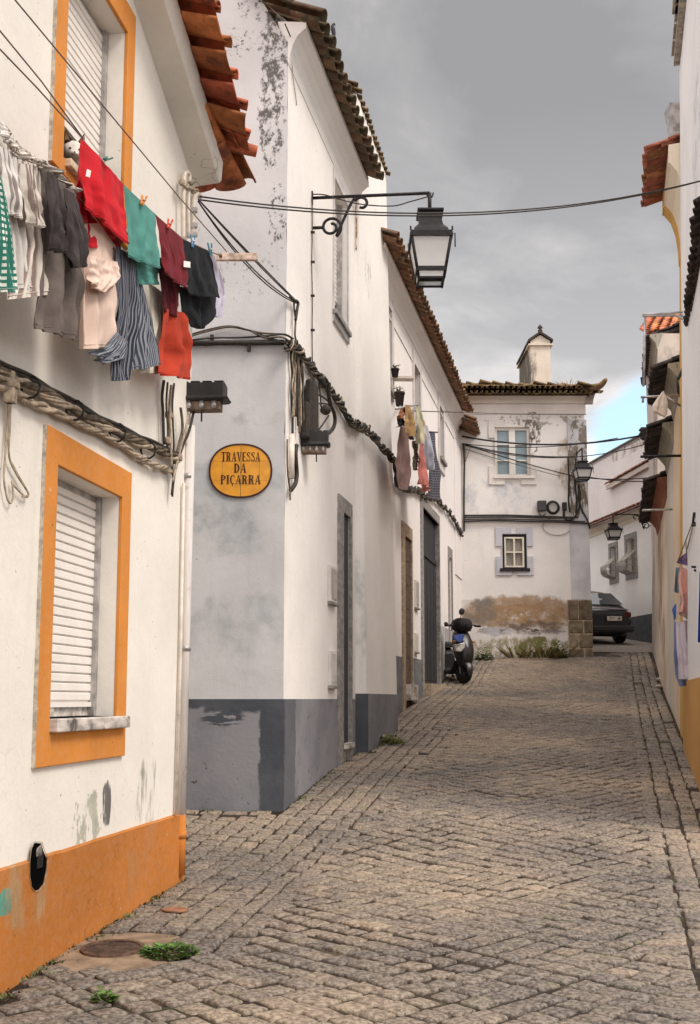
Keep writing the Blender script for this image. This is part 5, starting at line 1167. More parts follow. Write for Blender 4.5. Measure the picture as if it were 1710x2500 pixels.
# ================================================================== street lanterns
def lantern(root_name, label, group, W, foot, tip, lamp_c, w_, h_, mt=M_iron, scroll=True, yaw=0.0, hang=None):
    """foot: point on wall (arm), tip: arm end, lamp_c: centre of the lantern glass top, w_: top width, h_: total height"""
    T_ = thing(root_name, label, 'street lamp', tuple(foot), group)
    foot, tip, lc = V(foot), V(tip), V(lamp_c); R = Matrix.Rotation(yaw, 3, 'Z')
    dh = (tip-foot); L_ = dh.length; dn = dh.normalized()
    mb = MB(); mb.tube([foot, foot.lerp(tip, .5), tip], w_*0.042, 8)
    mb.box(foot, w_*0.05, w_*0.16, w_*0.3, R)
    sc = w_/0.43
    if scroll:
        dpn = V((0, 0, -1)); lowf = foot + dpn*(0.335*sc)
        mb.tube([lowf-dn*0.02, lowf+dn*0.11*sc], 0.018*sc, 8)
        pts = []
        cc = lowf + dn*(0.205*sc); r0 = 0.115*sc
        for i in range(20): a = radians(-60 + 27*i) ; r = r0*(0.30+0.70*(1-i/19.0)**0.8); pts.append(cc + dn*cos(a)*r + V((0, 0, 1))*sin(a)*r)
        pts = pts[::-1]
        e0 = foot + dn*(0.46*sc) + dpn*0.04*sc
        pts += [cc.lerp(e0, .45)+dpn*0.05*sc + dn*0.02, cc.lerp(e0, .8), e0+V((0, 0, 0.02*sc))]
        c2 = e0 + dn*0.07*sc + dpn*0.045*sc
        for i in range(9): a = radians(150-33*i); r = 0.075*sc*(1-0.05*i); pts.append(c2+dn*cos(a)*r+V((0, 0, 1))*sin(a)*r)
        mb.tube(smooth_path(pts, 3), 0.016*sc, 8)
    mb.build('bracket', mt, T_)
    def q(x, y, z): return lc + R @ V((x, y, z))
    k = w_; top = h_*0.60; gl = h_*0.26   # glass from 0 down to -0.40h
    gd = -h_*0.34; bb = -h_*0.46; s1, s2 = k*0.5, k*0.30
    # chimney / roof of four waisted faces
    prof = [(0.50, 0.0), (0.50, 0.03), (0.42, 0.045), (0.40, 0.075), (0.30, 0.13), (0.265, 0.20), (0.265, 0.27), (0.32, 0.285), (0.32, 0.305), (0.30, 0.31)]
    mb = MB(); vs = []
    for r, z in prof:
        for sx, sy in ((-1, -1), (1, -1), (1, 1), (-1, 1)): vs.append(q(sx*r*k, sy*r*k, z*h_*1.0+0))
    n = len(prof); fs = [(4*i+j, 4*i+(j+1) % 4, 4*i+4+(j+1) % 4, 4*i+4+j) for i in range(n-1) for j in range(4)] + [(0, 3, 2, 1), (4*n-4, 4*n-3, 4*n-2, 4*n-1)]
    mb.add(vs, fs); 
    for sx, sy in ((1, 1), (1, -1), (-1, 1), (-1, -1)): mb.tube([q(sx*k*.5, sy*k*.5, 0.02), q(sx*k*.5, sy*k*.5, 0.035+h_*.03)], 0.010*sc, 6)
    mb.build('lamp_hood', mt, T_, bevel=0.003*sc)
    mb = MB(); hz = 0.31*h_; stemtop = tip.z - lc.z
    mb.tube([q(0, 0, hz-0.02), q(0, 0, max(hz+0.03, stemtop))], 0.020*sc, 8)
    mb.build('stem', mt, T_)
    fr = 0.028*sc; mb = MB()
    for sx, sy in ((-1, -1), (1, -1), (1, 1), (-1, 1)): mb.tube([q(sx*s1*.97, sy*s1*.97, -0.0), q(sx*s2, sy*s2, bb)], fr*0.55, 4)
    for z, s_, hh in ((-0.012*sc, s1*.985, 0.045*sc), (gd-0.02*sc, s1+(s2-s1)*0.76, 0.045*sc), (bb+0.012*sc, s2*1.0, 0.018*sc)):
        for sx, sy in ((0, -1), (0, 1), (-1, 0), (1, 0)):
            mb.box(q(sx*s_, sy*s_, z), (2*s_ if sx == 0 else fr*.7), (2*s_ if sy == 0 else fr*.7), hh, R)
    mb.tube([q(s1, -s1*.6, 0.0), q(s1+0.035*sc, -s1*.6, 0.03*sc), q(s1+0.035*sc, -s1*.6, -0.12*sc)], 0.007*sc, 5)
    mb.build('lamp_frame', mt, T_)
    t = 0.94; s2g = s1+(s2-s1)*0.72
    for (ax_, ay_) in ((-1, -1), (1, -1), (1, 1), (-1, 1)):
        bx, by = (-ay_, ax_)
        mb = MB(); mb.quad(q(ax_*s1*t, ay_*s1*t, -0.02*sc), q(bx*s1*t, by*s1*t, -0.02*sc), q(bx*s2*1.02, by*s2*1.02, bb+.01), q(ax_*s2*1.02, ay_*s2*1.02, bb+.01)); mb.build('glass_pane', M_lampglass, T_)
    mb = MB(); mb.lathe([(0.02*sc, 0), (0.055*sc, -0.03*sc), (0.05*sc, -0.12*sc), (0.02*sc, -0.16*sc)], q(0, 0, -0.01)); mb.build('bulb_holder', mat('lamp_reflector', (0.10, 0.10, 0.10), 0.5), T_)
    return T_
m, nt, b = base_mat('lamp_frosted_pane', 0.4, 0, 0.5); b.inputs['Base Color'].default_value = (0.74, 0.74, 0.72, 1); b.inputs['Transmission Weight'].default_value = 0.30; b.inputs['IOR'].default_value = 1.02; b.inputs['Roughness'].default_value = 0.35
M_lampglass = m
ft = WB.hit(*P('s1', 85, 165), 0.0); Yl = ft.y-0.12
tip = at(*P('s1', 1135, 118), Yl); lc = at(*P('s1', 1175, 562), Yl); wl_ = (at(*P('s1', 1385, 562), Yl)-at(*P('s1', 965, 562), Yl)).length; hl = (at(*P('s1', 1175, 342), Yl).z-at(*P('s1', 1175, 990), Yl).z)
hl_ = hl/0.77
lcx = V((lc.x, lc.y, lc.z)); LT = lantern('street_lamp', 'large black lantern hanging from a scrolled iron arm on the corner house', 'street lanterns', WB, ft, V((lc.x, Yl, tip.z)), lcx, wl_*0.90, hl_)
mb = MB(); cp = [at(*P('s1', x, y), Yl) for x, y in ((1130, 110), (1150, 140), (1172, 165), (1195, 150), (1205, 115))]; mb.tube(smooth_path(cp, 4), 0.008, 6)
mb.tube(smooth_path([at(*P('s1', x, y), Yl) for x, y in ((1075, 335), (1095, 285), (1120, 270), (1145, 300), (1160, 340))], 4), 0.007, 6); mb.build('hanging_hook', M_iron, LT)
f2 = WD.hit(*P('s5', 1215, 1335), 0.05); c2 = WD.hit(*P('s5', 1275, 1492), 0.55); lantern('street_lamp', 'black lantern with pale panes fixed at the corner of the house closing the street', 'street lanterns', WD, f2, V((c2.x, c2.y, f2.z)), c2, 0.36, 0.55, scroll=False)
f3 = WE.hit(1593, 1257, 0.02); L3t = V((X(1500, f3.y), f3.y-0.1, f3.z)); c3 = at(1498, 1294, f3.y-0.1); lantern('street_lamp', 'small black lantern on a scrolled arm in front of the lane house windows', 'street lanterns', WE, f3, V((c3.x, c3.y, f3.z)), c3, 0.33, 0.50)
# ================================================================== cables
def strands(W, path, n, r, rad, mt, name, off=0.03, seed=1, twist=9.0, parent=None, sub=8, jit=0.3, clipmat=None):
    """a bundle of n twisted strands along points given as wall hits"""
    pts = smooth_path(path, sub); rnd = random.Random(seed); mb = MB()
    for k in range(n):
        ph = 2*pi*k/n+rnd.uniform(-.4, .4); pr = []; acc = 0; rr = rad*rnd.uniform(0.55, 1.0); tw = twist*rnd.uniform(.8, 1.2)
        for i, p in enumerate(pts):
            if i: acc += (p-pts[i-1]).length
            t = (pts[min(i+1, len(pts)-1)]-pts[max(0, i-1)]).normalized(); e1 = t.cross(W.n3).normalized(); e2 = W.n3
            wob = 1+jit*noise.noise(V((acc*3, k*5.1, seed)))
            pr.append(p + e1*cos(ph+acc*tw)*rr*wob + e2*sin(ph+acc*tw)*rr*0.6*wob)
        mb.tube(pr, r*rnd.uniform(.8, 1.2), 6)
    return mb
def hits(W, k, pts, off): return [W.hit(*P(k, x, y), off) for x, y in pts]
K = thing('cable_bundle', 'thick twisted tan and black cables sagging across the near left wall', 'cables', tuple(hits(WA, 'z3', [(400, 330)], 0.04)[0]), 'wall cables')
up_p = hits(WA, 'z3', [(-260, -60), (0, 118), (165, 195), (400, 322), (640, 452), (850, 545), (960, 592)], 0.045)
lo_p = hits(WA, 'z3', [(-260, 40), (0, 205), (120, 262), (330, 360), (600, 488), (760, 590), (870, 645), (935, 655)], 0.035)
strands(WA, up_p, 4, 0.011, 0.024, M_cable, 'c', seed=3, twist=11).build('black_strands', M_cable_brown, K)
strands(WA, [p+V((0, 0, -0.012)) for p in up_p], 3, 0.010, 0.024, M_cable_tan, 'c', seed=4, twist=10).build('tan_strands', M_cable_tan, K)
strands(WA, [p+V((0, 0, 0.028)) for p in up_p], 2, 0.009, 0.012, M_cable, 'c', seed=14, twist=5).build('black_strands', M_cable, K)
strands(WA, lo_p, 4, 0.010, 0.016, M_cable_tan, 'c', seed=5, twist=17).build('tan_strands', M_cable_tan, K)
mb = MB()
for x, y in ((165, 210), (405, 335), (635, 455), (800, 550)):
    mb = MB(); p = WA.hit(*P('z3', x, y), 0.05); mb.tube([p+WA.n3*0.045*cos(a)+V((0, 0, 1))*0.05*sin(a) for a in [2*pi*i/10 for i in range(11)]], 0.006, 5); mb.build('cable_tie', M_dark, K)
K = thing('hanging_wire_loop', 'pale wires hanging in a loop from a clamp on the near left wall', 'wire', tuple(hits(WA, 'z3', [(50, 400)], 0.03)[0]))
mb = MB()
for pp in ([(45, 220), (42, 400), (30, 570), (22, 700), (40, 810), (60, 835), (72, 790), (65, 715)], [(60, 240), (55, 420), (50, 580), (90, 680), (150, 775), (140, 802), (75, 740), (66, 712)], [(52, 300), (48, 560), (75, 640), (130, 740), (155, 790), (120, 800)]):
    mb.tube(smooth_path(hits(WA, 'z3', pp, 0.02), 5), 0.0045, 6)
mb.build('wire', M_cable_tan, K)
mb = MB(); p = WA.hit(*P('z3', 55, 235), 0.05); mb.box(p, 0.05, 0.05, 0.10); mb.box(p+V((0, 0, .03)), 0.07, 0.06, 0.03); mb.tube([p+V((0, 0, -.05)), p+V((0, 0, .09))], 0.02, 8); mb.build('clamp', M_cable_tan, K, bevel=0.006)
# service drop conduits at the near corner
K = thing('service_conduits', 'cluster of cream cable conduits and insulators at the near house corner', 'conduit', tuple(hits(WA, 'z1', [(1050, 1200)], 0.05)[0]))
for q_, r_ in (([(1018, 1330), (1018, 1150), (1020, 1010), (1030, 960), (1050, 965), (1052, 1010)], .014), ([(1048, 1320), (1046, 1150), (1048, 1040)], .012), ([(1072, 1300), (1072, 1180), (1075, 1110), (1092, 1075), (1110, 1090)], .018)):
    mb = MB(); mb.tube(smooth_path(hits(WA, 'z1', q_, 0.055), 5), r_, 8); mb.build('conduit', M_conduit, K)
mb = MB(); 
for x, y in ((1010, 1010), (1035, 1035), (1070, 1055), (1060, 1010)): mb.ball(WA.hit(*P('z1', x, y), 0.06), 0.022, 0.022, 0.026, n=8, m=6)
mb.tube(smooth_path(hits(WA, 'z1', [(1000, 1015), (1040, 1040), (1100, 1055)], 0.07), 4), 0.009, 6)
mb.build('insulator', M_cable_tan, K)
mb = MB()
for y in (1165, 1250, 1300): mb = MB(); mb.box(WA.hit(*P('z1', 1066, y), 0.05), 0.07, 0.03, 0.03); mb.build('pipe_clip', M_galv, K)
# cables running down the near corner
K = thing('corner_cables', 'dark and tan cables running down the corner from the junction box', 'cables', tuple(hits(WA, 'z3', [(920, 500)], 0.05)[0]), 'wall cables')
mt_ = [M_cable, M_cable_brown, M_cable_tan]
for i, q_ in enumerate(([(885, 175), (875, 260), (880, 350), (885, 520)], [(905, 185), (898, 300), (905, 420), (905, 600)], [(925, 200), (915, 330), (920, 480), (925, 640)], [(940, 190), (930, 320), (938, 520), (930, 640), (935, 720), (930, 800)],
        [(975, 320), (985, 430), (965, 520), (940, 620)], [(1020, 345), (1000, 440), (975, 540), (945, 660), (932, 720)], [(1045, 345), (1020, 450), (990, 520), (950, 640), (938, 700), (928, 790)], [(910, 400), (912, 460), (895, 500), (915, 560)])):
    mb = MB(); mb.tube(smooth_path(hits(WA, 'z3', q_, 0.035+0.012*(i % 3)), 6), 0.007 if i % 2 else 0.0095, 6); mb.build('cable', mt_[i % 3], K)
mb = MB()
for x, y in ((912, 360), (965, 590), (905, 500)): mb = MB(); mb.box(WA.hit(*P('z3', x, y), 0.05), 0.045, 0.045, 0.045); mb.build('cable_clamp', M_cable_tan, K, bevel=0.01)
def junction(label, p, sx, sy, sz, ang, seed, mt=M_iron):
    J = thing('junction_box', label, 'junction box', tuple(p), 'black junction boxes'); p = V(p); R = Matrix.Rotation(ang, 3, 'Z')
    def c(x, y, z): return p + R @ V((x*sx, y*sy, z*sz))
    mb = MB(); mb.box(c(0, 0, .12), sx*.94, sy*.8, sz*.62, R); mb.prism([c(-.5, -.5, -.16), c(.5, -.5, -.16), c(.54, -.54, -.08), c(.46, -.42, .0), c(-.5, -.42, .0)], R @ V((0, sy, 0)))
    mb.build('housing', mat('black_plastic_box', (0.022, 0.02, 0.02), 0.45, var=0.3, scale=12), J, bevel=0.01)
    mb = MB()
    for k in range(5): mb.box(c(-.38+.19*k, 0, .445), sx*.155, sy*.80, sz*.06, R)
    mb.build('lid_rib', mat('black_plastic_box', (0.022, 0.02, 0.02), 0.45), J, bevel=0.006)
    mb = MB(); mb.box(c(-.02, .0, -.33), sx*.84, sy*.62, sz*.28, R); mb.build('terminal_tray', mat('rusty_tray', (0.17, 0.12, 0.09), 0.8, var=0.4, scale=20), J, bevel=0.005)
    for k in range(4): mb = MB(); mb.lathe([(sx*.035, 0), (sx*.05, -.03), (sx*.035, -.05)], c(-.3+.2*k, -.28, -.18), n=8); mb.build('cable_gland', M_galv, J)
    mb = MB(); mb.tube([c(.1, -.2, -.2), c(.1, -.2, -.85)], 0.006, 5); mb.build('stub_cable', M_cable, J)
    return J
pj = WA.hit(*P('z3', 930, 265), 0.20); pj2 = at(*P('z3', 1082, 262), 7.0)
junction('ribbed black junction box jutting from the near house corner under the red shorts', at(*P('z3', 1062, 266), 6.96), 0.42, 0.16, 0.205, radians(-4), 1)
# down pipe + second thin pipe
K = thing('downpipe', 'pale downpipe on the near house corner, its foot painted orange', 'pipe', tuple(at(*P('z5', 778, 320), 6.92)))
def dp(x, y, off=0.03): 
    v = at(x, y, 6.92); return v
xt = at(465, 1040, 6.92); xb = at(*P('z5', 776, 330), 6.92); xm_ = at(*P('z4', 974, 1190), 6.92)
mb = MB(); mb.tube([xt, V((xt.x*.5+xm_.x*.5, 6.92, (xt.z+xm_.z)/2)), xm_], 0.034, 10); mb.build('pipe', mat('pale_pipe_paint', (0.62, 0.57, 0.54), 0.6, var=0.15, scale=5, stretch=(4, 4, .4), dirt=(0.35, .28, .22), dirt_t=.62, dirt_s=6), K)
mb = MB(); mb.tube([xm_, xb], 0.036, 10); mb.tube([xm_.lerp(xb, .33)+V((0, 0, -.02)), xm_.lerp(xb, .33)+V((0, 0, .02))], 0.042, 10); mb.build('pipe_foot', M_orange_pl, K)
mb = MB()
for px_, py_ in ((459, 1163), (452, 1583)): q = at(px_, py_, 6.92); mb.tube([q+V((0, 0, -.015)), q+V((0, 0, .015))], 0.04, 10); mb.box(q+V((-.06, 0, 0)), 0.10, 0.01, 0.02)
mb.build('pipe_bracket', M_galv, K)
K2 = thing('thin_pipe', 'thin vertical conduit beside the pale downpipe', 'pipe', tuple(WA.hit(440, 1900, .02)))
mb = MB(); mb.tube([WA.hit(449, 1180, .02), WA.hit(441, 1600, .02), WA.hit(430, 1990, .02)], 0.011, 8); mb.build('pipe', M_conduit, K2)
# gable wall cables
K = thing('gable_cables', 'black pipe and sagging cables running level across the weathered gable wall', 'cables', tuple(WBF.hit(*P('z7', 500, 1380), .03)), 'wall cables')
mb = MB(); mb.tube(hits(WBF, 'z7', [(60, 1378), (400, 1372), (880, 1368)], 0.035), 0.040*0.62, 8); mb.build('black_pipe', M_cable, K)
for i, q_ in enumerate(([(60, 1330), (130, 1290), (400, 1232), (590, 1270), (800, 1345), (940, 1370)], [(60, 1345), (140, 1300), (400, 1240), (560, 1262), (700, 1290), (890, 1305), (980, 1370)], [(60, 1360), (130, 1345), (300, 1330), (500, 1328), (750, 1312), (880, 1300), (960, 1340)], [(480, 1240), (640, 1285), (760, 1345), (930, 1385)], [(600, 1275), (720, 1330), (860, 1325), (980, 1400)])):
    mb = MB(); mb.tube(smooth_path(hits(WBF, 'z7', q_, 0.03+.008*i), 6), 0.008, 6); mb.build('cable', (M_cable, M_cable_brown, M_cable)[i % 3], K)
for q_, h__ in (((583, 1400), .09), ((270, 1335), .06)): mb = MB(); p = WBF.hit(*P('z7', *q_), .03); mb.box(p, .03, .03, h__); mb.build('cable_clip', M_cable, K)
# street side bundle from gable corner to the far end of the row
K = thing('facade_cables', 'knotted black cable bundle stepping down along the corner house and row house fronts', 'cables', tuple(WB.hit(*P('z8', 1100, 400), .04)), 'wall cables')
b1 = hits(WB, 'z8', [(900, 205), (985, 225), (1060, 330), (1110, 395), (1190, 490), (1270, 590), (1350, 700), (1440, 850), (1535, 905)], 0.05)
b2_ = hits(WB2, 's3', [(-20, 862), (60, 900), (150, 985), (230, 1095), (300, 1170), (370, 1235)], 0.06)
b3 = hits(WC, 's3', [(385, 1250), (405, 1400), (420, 1520), (520, 1590), (650, 1600), (760, 1680), (860, 1700), (925, 1770), (1000, 1835), (1060, 1930), (1110, 2020), (1160, 2110)], 0.06)
for sd_, (wall_, pp) in enumerate(((WB, b1), (WB2, b2_), (WC, b3))):
    strands(wall_, pp, 6, 0.013, 0.05, M_cable, 'c', seed=21+sd_, twist=9, jit=0.7).build('black_strands', M_cable, K)
    strands(wall_, [p+V((0, 0, -.03)) for p in pp], 2, 0.011, 0.05, M_cable_brown, 'c', seed=31+sd_, twist=12, jit=0.7).build('brown_strands', M_cable_brown, K)
    if sd_ < 2: strands(wall_, [p+V((0, 0, .0)) for p in pp], 1, 0.010, 0.06, M_cable_tan, 'c', seed=61+sd_, twist=14, jit=0.9).build('tan_strands', M_cable_tan, K)
K = thing('vertical_cables', 'clump of black and tan cables hanging down the gable house corner', 'cables', tuple(WB.hit(*P('z8', 990, 600), .04)), 'wall cables')
rnd = random.Random(77)
for i in range(11):
    x = 943+i*9.5; y0_ = 215+rnd.uniform(0, 40); y1_ = rnd.choice((820, 900, 960, 990)); q_ = [(x+rnd.uniform(-8, 8)+ (t-.5)*18*(1 if i > 5 else -.2), y0_+(y1_-y0_)*t) for t in (0, .15, .35, .55, .75, 1)]
    mb = MB(); mb.tube(smooth_path(hits(WB, 'z8', q_, 0.02+0.01*rnd.random()*3), 5), rnd.choice((0.007, 0.010, 0.013)), 6); mb.build('cable', (M_cable, M_cable, M_cable_brown, M_cable_tan)[i % 4] if i != 1 else M_cable_tan, K)
for pts_ in ([(1180, 505), (1175, 560), (1185, 650), (1190, 740)], [(1245, 520), (1262, 600), (1260, 680), (1255, 740)], [(1090, 645), (1140, 632), (1200, 650), (1260, 700)], [(1110, 720), (1180, 708), (1250, 715)], [(1100, 850), (1100, 950)], [(1160, 850), (1165, 970)], [(1170, 930), (1215, 870), (1255, 810)]):
    mb = MB(); mb.tube(smooth_path(hits(WB, 'z8', pts_, 0.06), 5), 0.009, 6); mb.build('cable', M_cable, K)
K = thing('thick_cable_coil', 'thick black hose looping round above the second junction box', 'hose', tuple(WB.hit(*P('z8', 1300, 800), .06)))
mb = MB(); mb.tube(smooth_path(hits(WB, 'z8', [(1170, 500), (1215, 495), (1245, 540), (1255, 640), (1270, 720), (1300, 790), (1308, 860), (1290, 920), (1240, 970), (1220, 985)], 0.07), 6), 0.020, 8)
mb.ball(WB.hit(*P('z8', 1228, 765), .08), .055, .045, .05, n=10, m=7); mb.tube(hits(WB, 'z8', [(1185, 495), (1215, 560)], .08), .032, 8); mb.build('hose', M_cable, K)
K = thing('terminal_block', 'tall black terminal block with rounded top on the gable house side wall', 'terminal', tuple(WB.hit(*P('z8', 1050, 900), .06)))
mb = MB(); u0_, h0_ = WB.uh(*P('z8', 1030, 990)); u1_, h1_ = WB.uh(*P('z8', 1090, 520)); mb.wbox(WB, u0_, u1_, h0_, h1_-.05, 0.02, 0.10); mb.build('block', M_cable, K, bevel=0.03)
mb = MB(); u0_, h0_ = WB.uh(*P('z8', 1000, 1000)); u1_, h1_ = WB.uh(*P('z8', 1050, 745)); mb.wbox(WB, u0_, u1_, h0_, h1_, 0.02, 0.09); mb.build('base_block', M_cable, K, bevel=0.02)
junction('black junction box with a rusty tray on the gable house side wall', WB.hit(*P('z8', 1125, 1040), 0.10), 0.30, 0.15, 0.22, radians(0), 2)
K = thing('drop_hose', 'black hose ending in a frayed tip below the second junction box', 'hose', tuple(WB.hit(*P('z8', 960, 1400), .04)))
mb = MB(); mb.tube(smooth_path(hits(WB, 'z8', [(985, 1060), (975, 1120), (978, 1200), (985, 1300), (975, 1380), (935, 1440)], 0.05), 6), 0.020, 8); mb.build('hose', M_cable, K)
mb = MB(); mb.tube(smooth_path(hits(WB, 'z8', [(935, 1430), (928, 1470), (930, 1525)], 0.05), 4), 0.007, 6); mb.tube(smooth_path(hits(WB, 'z8', [(905, 1010), (905, 1200), (912, 1330), (930, 1450)], 0.02), 6), 0.008, 6); mb.build('bare_cable', M_cable_brown, K)
mb = MB(); u0_, h0_ = WB.uh(*P('z8', 905, 1330)); u1_, h1_ = WB.uh(*P('z8', 955, 1010)); mb.tube([WB.pt(u0_+.06, h0_, .02), WB.pt(u0_+.06, h1_, .02)], 0.028, 10); mb.build('conduit', M_conduit, K)
K = thing('lamp_conduit', 'thin clipped conduit climbing to the foot of the lantern arm', 'conduit', tuple(WB.hit(*P('z7', 1115, 1500), .01)))
mb = MB(); mb.tube(smooth_path(hits(WB, 'z7', [(1113, 130), (1116, 400), (1112, 700), (1117, 1000), (1115, 1300), (1118, 1545)], 0.012), 5), 0.006, 6); mb.build('conduit', M_cable_brown, K)
mb = MB()
for y in (440, 690, 975, 1265, 1540): mb = MB(); mb.box(WB.hit(*P('z7', 1115, y), .012), 0.05, 0.02, 0.02); mb.build('pipe_clip', M_iron, K)
K = thing('eave_cable', 'thin black cable under the gable house eave', 'cable', tuple(WB.hit(*P('z6', 960, 750), .01)), 'wall cables')
mb = MB(); mb.tube(smooth_path(hits(WB, 'z6', [(712, 168), (880, 560), (1000, 840), (1120, 1120), (1205, 1325)], 0.02), 4), 0.006, 6); tag(mb.build('cable', M_cable, K))
K = thing('drain_stain_pipe', 'rusty thin drain running down beside the rear part of the gable house', 'pipe', tuple(WB.hit(*P('s1', 490, 1000), .02)))
mb = MB(); mb.tube(smooth_path(hits(WB, 's1', [(487, 70), (490, 250), (495, 400), (492, 640)], 0.02), 4), 0.012, 6); mb.build('pipe', mat('rusty_pipe', (0.25, 0.15, 0.09), 0.8, var=0.5, scale=14, dirt=(0.6, .5, .42), dirt_t=.5, dirt_s=8), K)
K = thing('wall_scar', 'old hook and thin rod on the white wall below the eave', 'rod', tuple(WB.hit(*P('z6', 770, 600), .01)))
mb = MB(); mb.tube(smooth_path(hits(WB, 'z6', [(745, 335), (762, 470), (770, 560), (785, 660), (795, 745)], 0.012), 4), 0.005, 5); mb.build('rod', mat('dull_rod', (0.35, .31, .28), .7), K)
# free spans
def wire(name, label, paths, r, mt=M_cable, grp='overhead wires'):
    K = thing(name, label, 'wire', tuple(paths[0][0]), grp)
    for p in paths: mb = MB(); mb.tube(p, r, 6); mb.build('strand', mt, K)
s0 = WA.hit(*P('z1', 1108, 1090), .08); e0 = WE2.hit(1712, 441, .02)
wire('overhead_wire', 'double black wire crossing the street from the near corner past the large lantern', [sag(s0, e0, 0.20, 30), sag(s0+V((0, .01, -.018)), e0+V((0, 0, -.004)), 0.205, 30)], 0.0055)
s1_ = WA.hit(*P('z1', 1100, 1105), .08); e1_ = WB.hit(*P('z7', 985, 1030), .05)
wire('overhead_wire', 'heavy black cable with three slack strands falling diagonally to the gable house corner', [sag(s1_, e1_, 0.02), sag(s1_, e1_+V((0, 0, .01)), 0.008), sag(s1_+V((0, 0, -.015)), e1_, 0.09), sag(s1_+V((0, 0, -.015)), e1_+V((0, 0, -.01)), 0.11)], 0.0055)
K = thing('cable_anchor', 'knotted black cable anchor on the corner above the cable clump', 'anchor', tuple(e1_))
mb = MB(); mb.tube(smooth_path(hits(WB, 'z7', [(930, 985), (960, 1010), (995, 1030), (990, 1080), (975, 1180)], .05), 5), 0.014, 6); mb.build('hook', M_cable, K)
mb = MB(); mb.tube(smooth_path(hits(WB, 'z7', [(960, 1010), (965, 1090), (975, 1190), (970, 1300), (985, 1380)], .03), 5), 0.010, 6); mb.build('pipe', M_cable_brown, K)
lw0 = WB.hit(*P('s1', 90, 130), .02)
wire('lamp_wire', 'thin slack black wire dipping under the large lantern arm', [smooth_path([lw0, at(*P('s1', 200, 135), Yl), at(*P('s1', 350, 180), Yl), at(*P('s1', 560, 225), Yl), at(*P('s1', 830, 238), Yl), at(*P('s1', 1000, 195), Yl), at(*P('s1', 1150, 155), Yl)], 5)], 0.006)
wpt = lambda x, y, Y: at(*P('s5', x, y), Y)
cE = WC.hit(*P('s5', 75, 1162), .05)
def rw(y7, Y=23.0, x7=920): return at(*P('s7', x7, y7), Y)
wire('overhead_wire', 'thickest black wire crossing level in front of the corner house upper window', [sag(cE, rw(525, 22.5, 880), 0.20)], 0.020)
c5 = WC.hit(*P('s5', 75, 1235), .05); dl = WD.hit(*P('s5', 1190, 1365), .15)
wire('overhead_wire', 'pair of thin wires from the row house end to the right hand roofline', [sag(c5, rw(560, 22.5, 560), 0.14), sag(c5+V((0, 0, -.02)), rw(640, 22.5, 900), 0.30)], 0.010)
wire('overhead_wire', 'black wire running from the row house to the corner house lantern', [sag(c5, dl, 0.10)], 0.014)
wire('overhead_wire', 'black wire sloping down across the corner house to the lane', [sag(c5, WD.hit(*P('s5', 1190, 1560), .12), 0.03), sag(WD.hit(*P('s5', 1190, 1560), .12), rw(1060, 23.5), 0.05), sag(WD.hit(*P('s5', 1340, 1570), .12), rw(1105, 23.5), 0.03)], 0.012)
wire('overhead_wire', 'faint thin wire under the others across the corner house', [sag(c5+V((0, 0, -.1)), WD.hit(*P('s5', 1050, 1560), .1), 0.02)], 0.006)
wire('overhead_wire', 'high thin wire along the corner house frieze', [[WC.hit(*P('s3', 600, 712), .3), WD.hit(*P('s5', 570, 940), .1), WD.hit(*P('s5', 1310, 945), .06)]], 0.008, M_cable_brown)
K = thing('end_wall_cables', 'thick black cables hanging down the far end of the row house', 'cables', tuple(WC.hit(*P('s5', 80, 1700), .05)), 'wall cables')
for q_ in ([(80, 1235), (100, 1320), (95, 1420)], [(150, 1250), (125, 1330), (98, 1410)], [(75, 1235), (85, 1400), (82, 1600), (80, 1900), (82, 2110)]):
    mb = MB(); mb.tube(smooth_path([WD.hit(*P('s5', x+14, y), .05) for x, y in q_], 5), 0.022 if len(q_) > 3 else 0.012, 6); mb.build('cable', M_cable if len(q_) > 3 else M_cable_tan, K)
K = thing('corner_house_cables', 'band of black cables running level between the two floors of the corner house', 'cables', tuple(WD.hit(*P('s5', 600, 1960), .04)), 'wall cables')
for i, q_ in enumerate(([(95, 1950), (500, 1948), (750, 1955), (1050, 1965), (1230, 1970)], [(100, 1968), (500, 1965), (900, 1972), (1200, 1975)], [(95, 2012), (400, 2000), (700, 2010), (1000, 2015), (1340, 2030)], [(95, 1990), (380, 1985), (640, 1990), (980, 2000), (1300, 2010)], [(1240, 1640), (1235, 1750), (1262, 1880), (1320, 1990), (1345, 2070)],
        [(1130, 1370), (1140, 1600), (1135, 1800), (1150, 1920)], [(1210, 1380), (1200, 1600), (1215, 1800), (1210, 1960)], [(1240, 1640), (1250, 1800), (1230, 1900), (1180, 1985), (1110, 1990), (1080, 1930)], [(1340, 2040), (1345, 2080)])):
    mb = MB(); mb.tube(smooth_path(hits(WD, 's5', q_, 0.05+.01*(i % 3)), 6), 0.019 if i != 3 else 0.012, 6); mb.build('cable', M_cable, K)
K = thing('utility_box', 'dark grey utility box beside a coiled cable on the corner house', 'box', tuple(WD.hit(*P('s5', 865, 1860), .05)))
a_ = WD.rect(P('s5', 820, 1810), P('s5', 908, 1912)); mb = MB(); mb.wbox(WD, *a_, 0.0, 0.12); mb.build('box', mat('dark_grey_box', (0.06, 0.055, 0.06), 0.5), K, bevel=0.015)
mb = MB(); mb.tube(smooth_path(hits(WD, 's5', [(835, 1912), (870, 1955), (910, 1930)], .04), 4), .01, 5); mb.build('cable', M_cable, K)
K = thing('cable_coil', 'round coil of black cable hung on the corner house wall', 'coil', tuple(WD.hit(*P('s5', 980, 1875), .05))); cc_ = WD.hit(*P('s5', 980, 1872), .05); rc = (WD.hit(*P('s5', 1042, 1872), .05)-cc_).length
